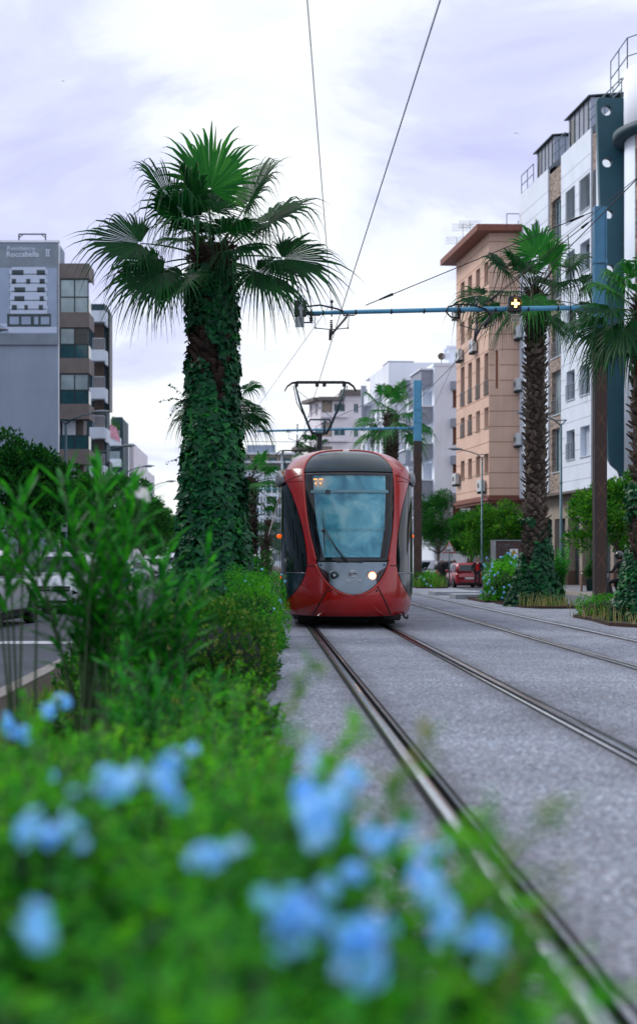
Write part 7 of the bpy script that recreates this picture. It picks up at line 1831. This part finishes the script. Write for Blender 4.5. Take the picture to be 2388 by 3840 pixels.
person('helmeted rider in black steering the moped', MO, MH+PI, dict(top=M['cl_black'], sleeve=M['cl_black'], leg=M['cl_black'], shoe=M['shoe'], skin=M['skin']), seat_pose(.16, 1.2, True), extra=helmet())
person('helmeted pillion passenger in a blue-grey jacket with bright blue hood', MO, MH+PI, dict(top=M['cl_denim'], sleeve=M['cl_denim'], leg=M['cl_black'], shoe=M['shoe'], skin=M['skin']), seat_pose(.56, .6, False), extra=helmet(hood))

# ------------------------------------------------------------------ planters, cabinet, small furniture on the right
def planter(label, poly, grp='rusty edged planters'):
    c = V3((sum(p[0] for p in poly)/len(poly), sum(p[1] for p in poly)/len(poly), 0)); t = thing('planter', label, 'planter', c, 0, grp)
    mb = MB(); n = len(poly)
    for i in range(n): a = V3((*poly[i], .035)); b = V3((*poly[(i+1) % n], .035)); mb.bar(a, b, .02, .07)
    mb.build('edging', M['corten'], t); mb = MB(); mb.poly([(x, y, .05) for x, y in poly]); mb.build('earth', M['soil'], t)
planter('rusty edged planter round the criss-cross palm', [(7.15, 39.0), (7.45, 38.2), (8.62, 38.2), (8.62, 42.6), (7.0, 42.6)])
planter('rusty edged planter under the blue flowering bush, before the brown cabinet', [(6.85, 43.6), (8.5, 43.6), (8.5, 47.3), (6.85, 47.3)])
planter('rusty edged planter at the right edge under the ivy mound', [(7.1, 30.6), (6.9, 28.2), (7.3, 27.3), (8.62, 27.3), (8.62, 32.4), (7.1, 32.4)])
planter('rusty edged planter full of weeds at the foot of the pole behind the tram', [(7.2, 66), (8.65, 66), (8.65, 72), (7.2, 72)])
g = random.Random(61)
grass('planter_weeds', 'dry weeds in the planter round the criss-cross palm', 7.1, 8.6, 38.25, 40.2, 260, .32, 'drygrass', g, .05, True)
grass('planter_weeds', 'dry weeds in the planter at the right edge', 6.95, 8.5, 27.5, 32.2, 340, .30, 'drygrass', g, .05, True)
grass('planter_weeds', 'tall weeds in the planter behind the tram', 7.2, 8.65, 66, 71.5, 800, .55, 'weed', g, .05, True)
hedge('shrub', 'blue flowering bush in front of the brown cabinet', 'shrub', 6.98, 8.32, 43.6, 45.4, .04, 1.22, 7500, .065, g, 'plumb', None, .16, fl=95, flsize=.026, tips=(60, 'plumb_y'))
hedge('shrub', 'leafy weeds at the foot of the pole behind the tram', 'shrub', 7.3, 8.25, 66.3, 70, .04, .72, 1500, .10, g, 'hedge_lt', None, .25, fl=10, flsize=.03)
hedge('shrub', 'green weeds at the foot of the tall tram pole', 'shrub', 7.3, 8.1, 31.4, 33.2, .04, .42, 1500, .06, g, 'hedge_lt', None, .25)
def cabinet():
    x0, x1, y0, y1, z = 7.55, 8.65, 46.0, 46.8, 1.92; t = thing('utility_cabinet', 'tall brown utility cabinet with graffiti and a yellow warning sign, behind the blue flowers', 'cabinet', ((x0+x1)/2, 46.4, 0))
    m = mat('brown_cabinet_paint', (.062, .032, .030), .6, var=.15, scale=4, dirt=.2)
    mb = MB(); mb.box(x0, x1, y0, y1, 0, z); mb.build('body', m, t, bevel=.015); mb = MB(); mb.box(x0-.01, x0+.03, y0-.01, y1+.01, 0, z+.01); mb.box(x0-.02, x1+.02, y0-.02, y1+.02, z+.011, z+.04); mb.build('trim', M['galv'], t)
    a = at(1209, 1323.5, y0-.012); c = at(1229, 1303, y0-.012); mb = MB(); mb.box(a.x, c.x, y0-.014, y0-.002, a.z, c.z); s = mb.build('warning_sign', M['numplate'], t)
    cx = (a.x+c.x)/2; yel = mat('yellow_sign_paint', (.72, .42, .01), .5, var=.04)
    w = .11; zb = a.z+.085; mb = MB(); mb.prism([(cx-w, zb), (cx+w, zb), (cx, zb+.175)], 0, .003, lambda p, q, d: V3((p, y0-.016-d, q))); mb.build('triangle_border', M['ink'], s)
    mb = MB(); mb.prism([(cx-w*.84, zb+.012), (cx+w*.84, zb+.012), (cx, zb+.155)], 0, .003, lambda p, q, d: V3((p, y0-.0195-d, q))); mb.build('triangle', yel, s)
    mb = MB(); zz = zb+.02; P = [(cx-.012, zz+.10), (cx+.016, zz+.10), (cx+.004, zz+.066), (cx+.018, zz+.066), (cx-.008, zz+.012), (cx+.0, zz+.05), (cx-.018, zz+.05)]; mb.prism(P, 0, .002, lambda p, q, d: V3((p, y0-.023-d, q))); mb.box(cx-.035, cx+.035, y0-.02, y0-.016, a.z+.05, a.z+.058); mb.box(cx-.09, cx+.09, y0-.02, y0-.016, a.z+.03, a.z+.04); mb.build('pictogram', M['ink'], s)
    g2 = random.Random(3)
    def scr(pts, r, m, name): 
        mb = MB()
        for p in pts: mb.tube([at(x, y, y0-.006) for x, y in p], r, 5)
        mb.build(name, m, t)
    scr([[(1184, 1292), (1187, 1302), (1190, 1291), (1194, 1302)], [(1196, 1300), (1197, 1291), (1201, 1293), (1200, 1300), (1196, 1299)], [(1203, 1291), (1205, 1300), (1208, 1291)], [(1209, 1300), (1211, 1290), (1213, 1299)], [(1180, 1304), (1186, 1306), (1182, 1309)], [(1200, 1303), (1205, 1306), (1200, 1313), (1203, 1316)], [(1214, 1296), (1217, 1295)]], .007, M['galv'], 'pale_graffiti')
    scr([[(1193, 1350), (1200, 1338), (1203, 1326), (1205, 1340), (1195, 1343)], [(1206, 1342), (1212, 1332), (1217, 1338), (1226, 1336), (1232, 1348)], [(1211, 1324), (1212, 1345)], [(1200, 1352), (1222, 1347), (1236, 1352)]], .011, M['ink'], 'black_graffiti')
cabinet()
def triangle_sign():
    Y = 70; p = F/Y; cx = (1066-CX)/p; t = thing('warning_triangle', 'red bordered triangular road sign scrawled with black graffiti', 'sign', (cx, Y, 0)); zb = CZ+(CY-1313)/p; zt = CZ+(CY-1284)/p; w = 16.5/p
    mb = MB(); mb.prism([(cx-w, zb), (cx+w, zb), (cx+.02, zt-.03), (cx-.02, zt-.03)], 0, .02, lambda a, b, d: V3((a, Y-d, b))); mb.build('border', mat('sign_red', (.42, .06, .05), .5, var=.15), t)
    mb = MB(); mb.prism([(cx-w*.80, zb+.045), (cx+w*.80, zb+.045), (cx, zt-.10)], 0, .004, lambda a, b, d: V3((a, Y-.021-d, b))); mb.build('face', M['numplate'], t)
    mb = MB(); mb.tube([(cx, Y+.03, 0), (cx, Y+.03, zt)], .035, 8); mb.build('post', M['rail_metal'], t)
    mb = MB()
    q = lambda x, y: at(x, y, Y-.028)
    for pts in ([(1059, 1312), (1058, 1302), (1062, 1302)], [(1058, 1306), (1061, 1306)], [(1063, 1312), (1065, 1302), (1067, 1312)], [(1064, 1308), (1066, 1308)], [(1072, 1303), (1069, 1303), (1069, 1311), (1073, 1310)], [(1078, 1303), (1075, 1303), (1075, 1311), (1079, 1310)], [(1075, 1307), (1078, 1306)], [(1064, 1298), (1064, 1293), (1068, 1293), (1067, 1299)], [(1056, 1309), (1079, 1300)]): mb.tube([q(*z) for z in pts], .014, 4)
    mb.build('graffiti', M['ink'], t)
triangle_sign()
def slab_thing(label, x0, x1, y0, y1, h): mb = MB(); mb.box(x0, x1, y0, y1, .0, h); o = mb.build('concrete_slab', M['concrete'], loc=((x0+x1)/2, y0, 0), bevel=.015); tag(o, label, 'slab', 'concrete slabs by the tracks')
slab_thing('long low concrete slab behind, at the edge of the empty track', 6.48, 8.3, 53, 55.2, .13); slab_thing('shorter concrete slab in front, touching the blue flowering bush', 6.5, 7.6, 47.6, 49.2, .16)
def bollard(label, X, Y): 
    t = thing('bollard', label, 'bollard', (X, Y, road_z(Y)+.13)); z = road_z(Y)+.13; mb = MB(); mb.lathe([(.055, z), (.05, z+.02), (.05, z+.74), (.0, z+.75)], (X, Y, 0), 12); mb.build('post', M['beige_low'], t); mb = MB(); mb.lathe([(.052, z+.752), (.05, z+.80), (.01, z+.82)], (X, Y, 0), 12); mb.build('cap', M['numplate'], t)
bollard('thin brown bollard with a white cap on the right pavement', 13.95, 62)
def pot():
    X, Y = 14.55, 63; z = road_z(Y)+.13; t = thing('plant_pot', 'dark green pot with a leafy plant beside the tall tram pole', 'plant pot', (X, Y, z)); mb = MB(); mb.lathe([(.15, z), (.2, z+.5), (.22, z+.5), (.22, z+.56), (.18, z+.56), (.17, z+.5)], (X, Y, 0), 16); mb.build('pot', mat('green_pot', (.012, .05, .04), .6), t)
    g2 = random.Random(2); mb = MB()
    for k in range(420): c = V3((X+g2.gauss(0, .14), Y+g2.gauss(0, .14), z+.6+abs(g2.gauss(0, .38)))); lance(mb, c, rdir(g2, -.2, 1), V3((0, 0, 1)), .2, .045)
    mb.build('foliage', M['tree'], t)
pot()
def bird(label, px, py, Y, a):
    p = at(px, py, Y); mb = MB(); mb.ball(p, (.03, .10, .03), 8, 6)
    for s in (-1, 1): i = mb.add([p+V3((0, .04, 0)), p+V3((s*.14, .02, .05*a)), p+V3((s*.28, -.06, -.04*a)), p+V3((s*.12, -.06, .04*a)), p+V3((0, -.05, 0))]); mb.face(range(i, i+5))
    o = mb.build('bird', M['black'], loc=p); tag(o, label, 'bird', 'birds in the sky')
bird('tiny bird high in the upper left sky', 151, 193, 130, 1); bird('tiny bird in the sky over the white building', 1225, 316, 130, -1)
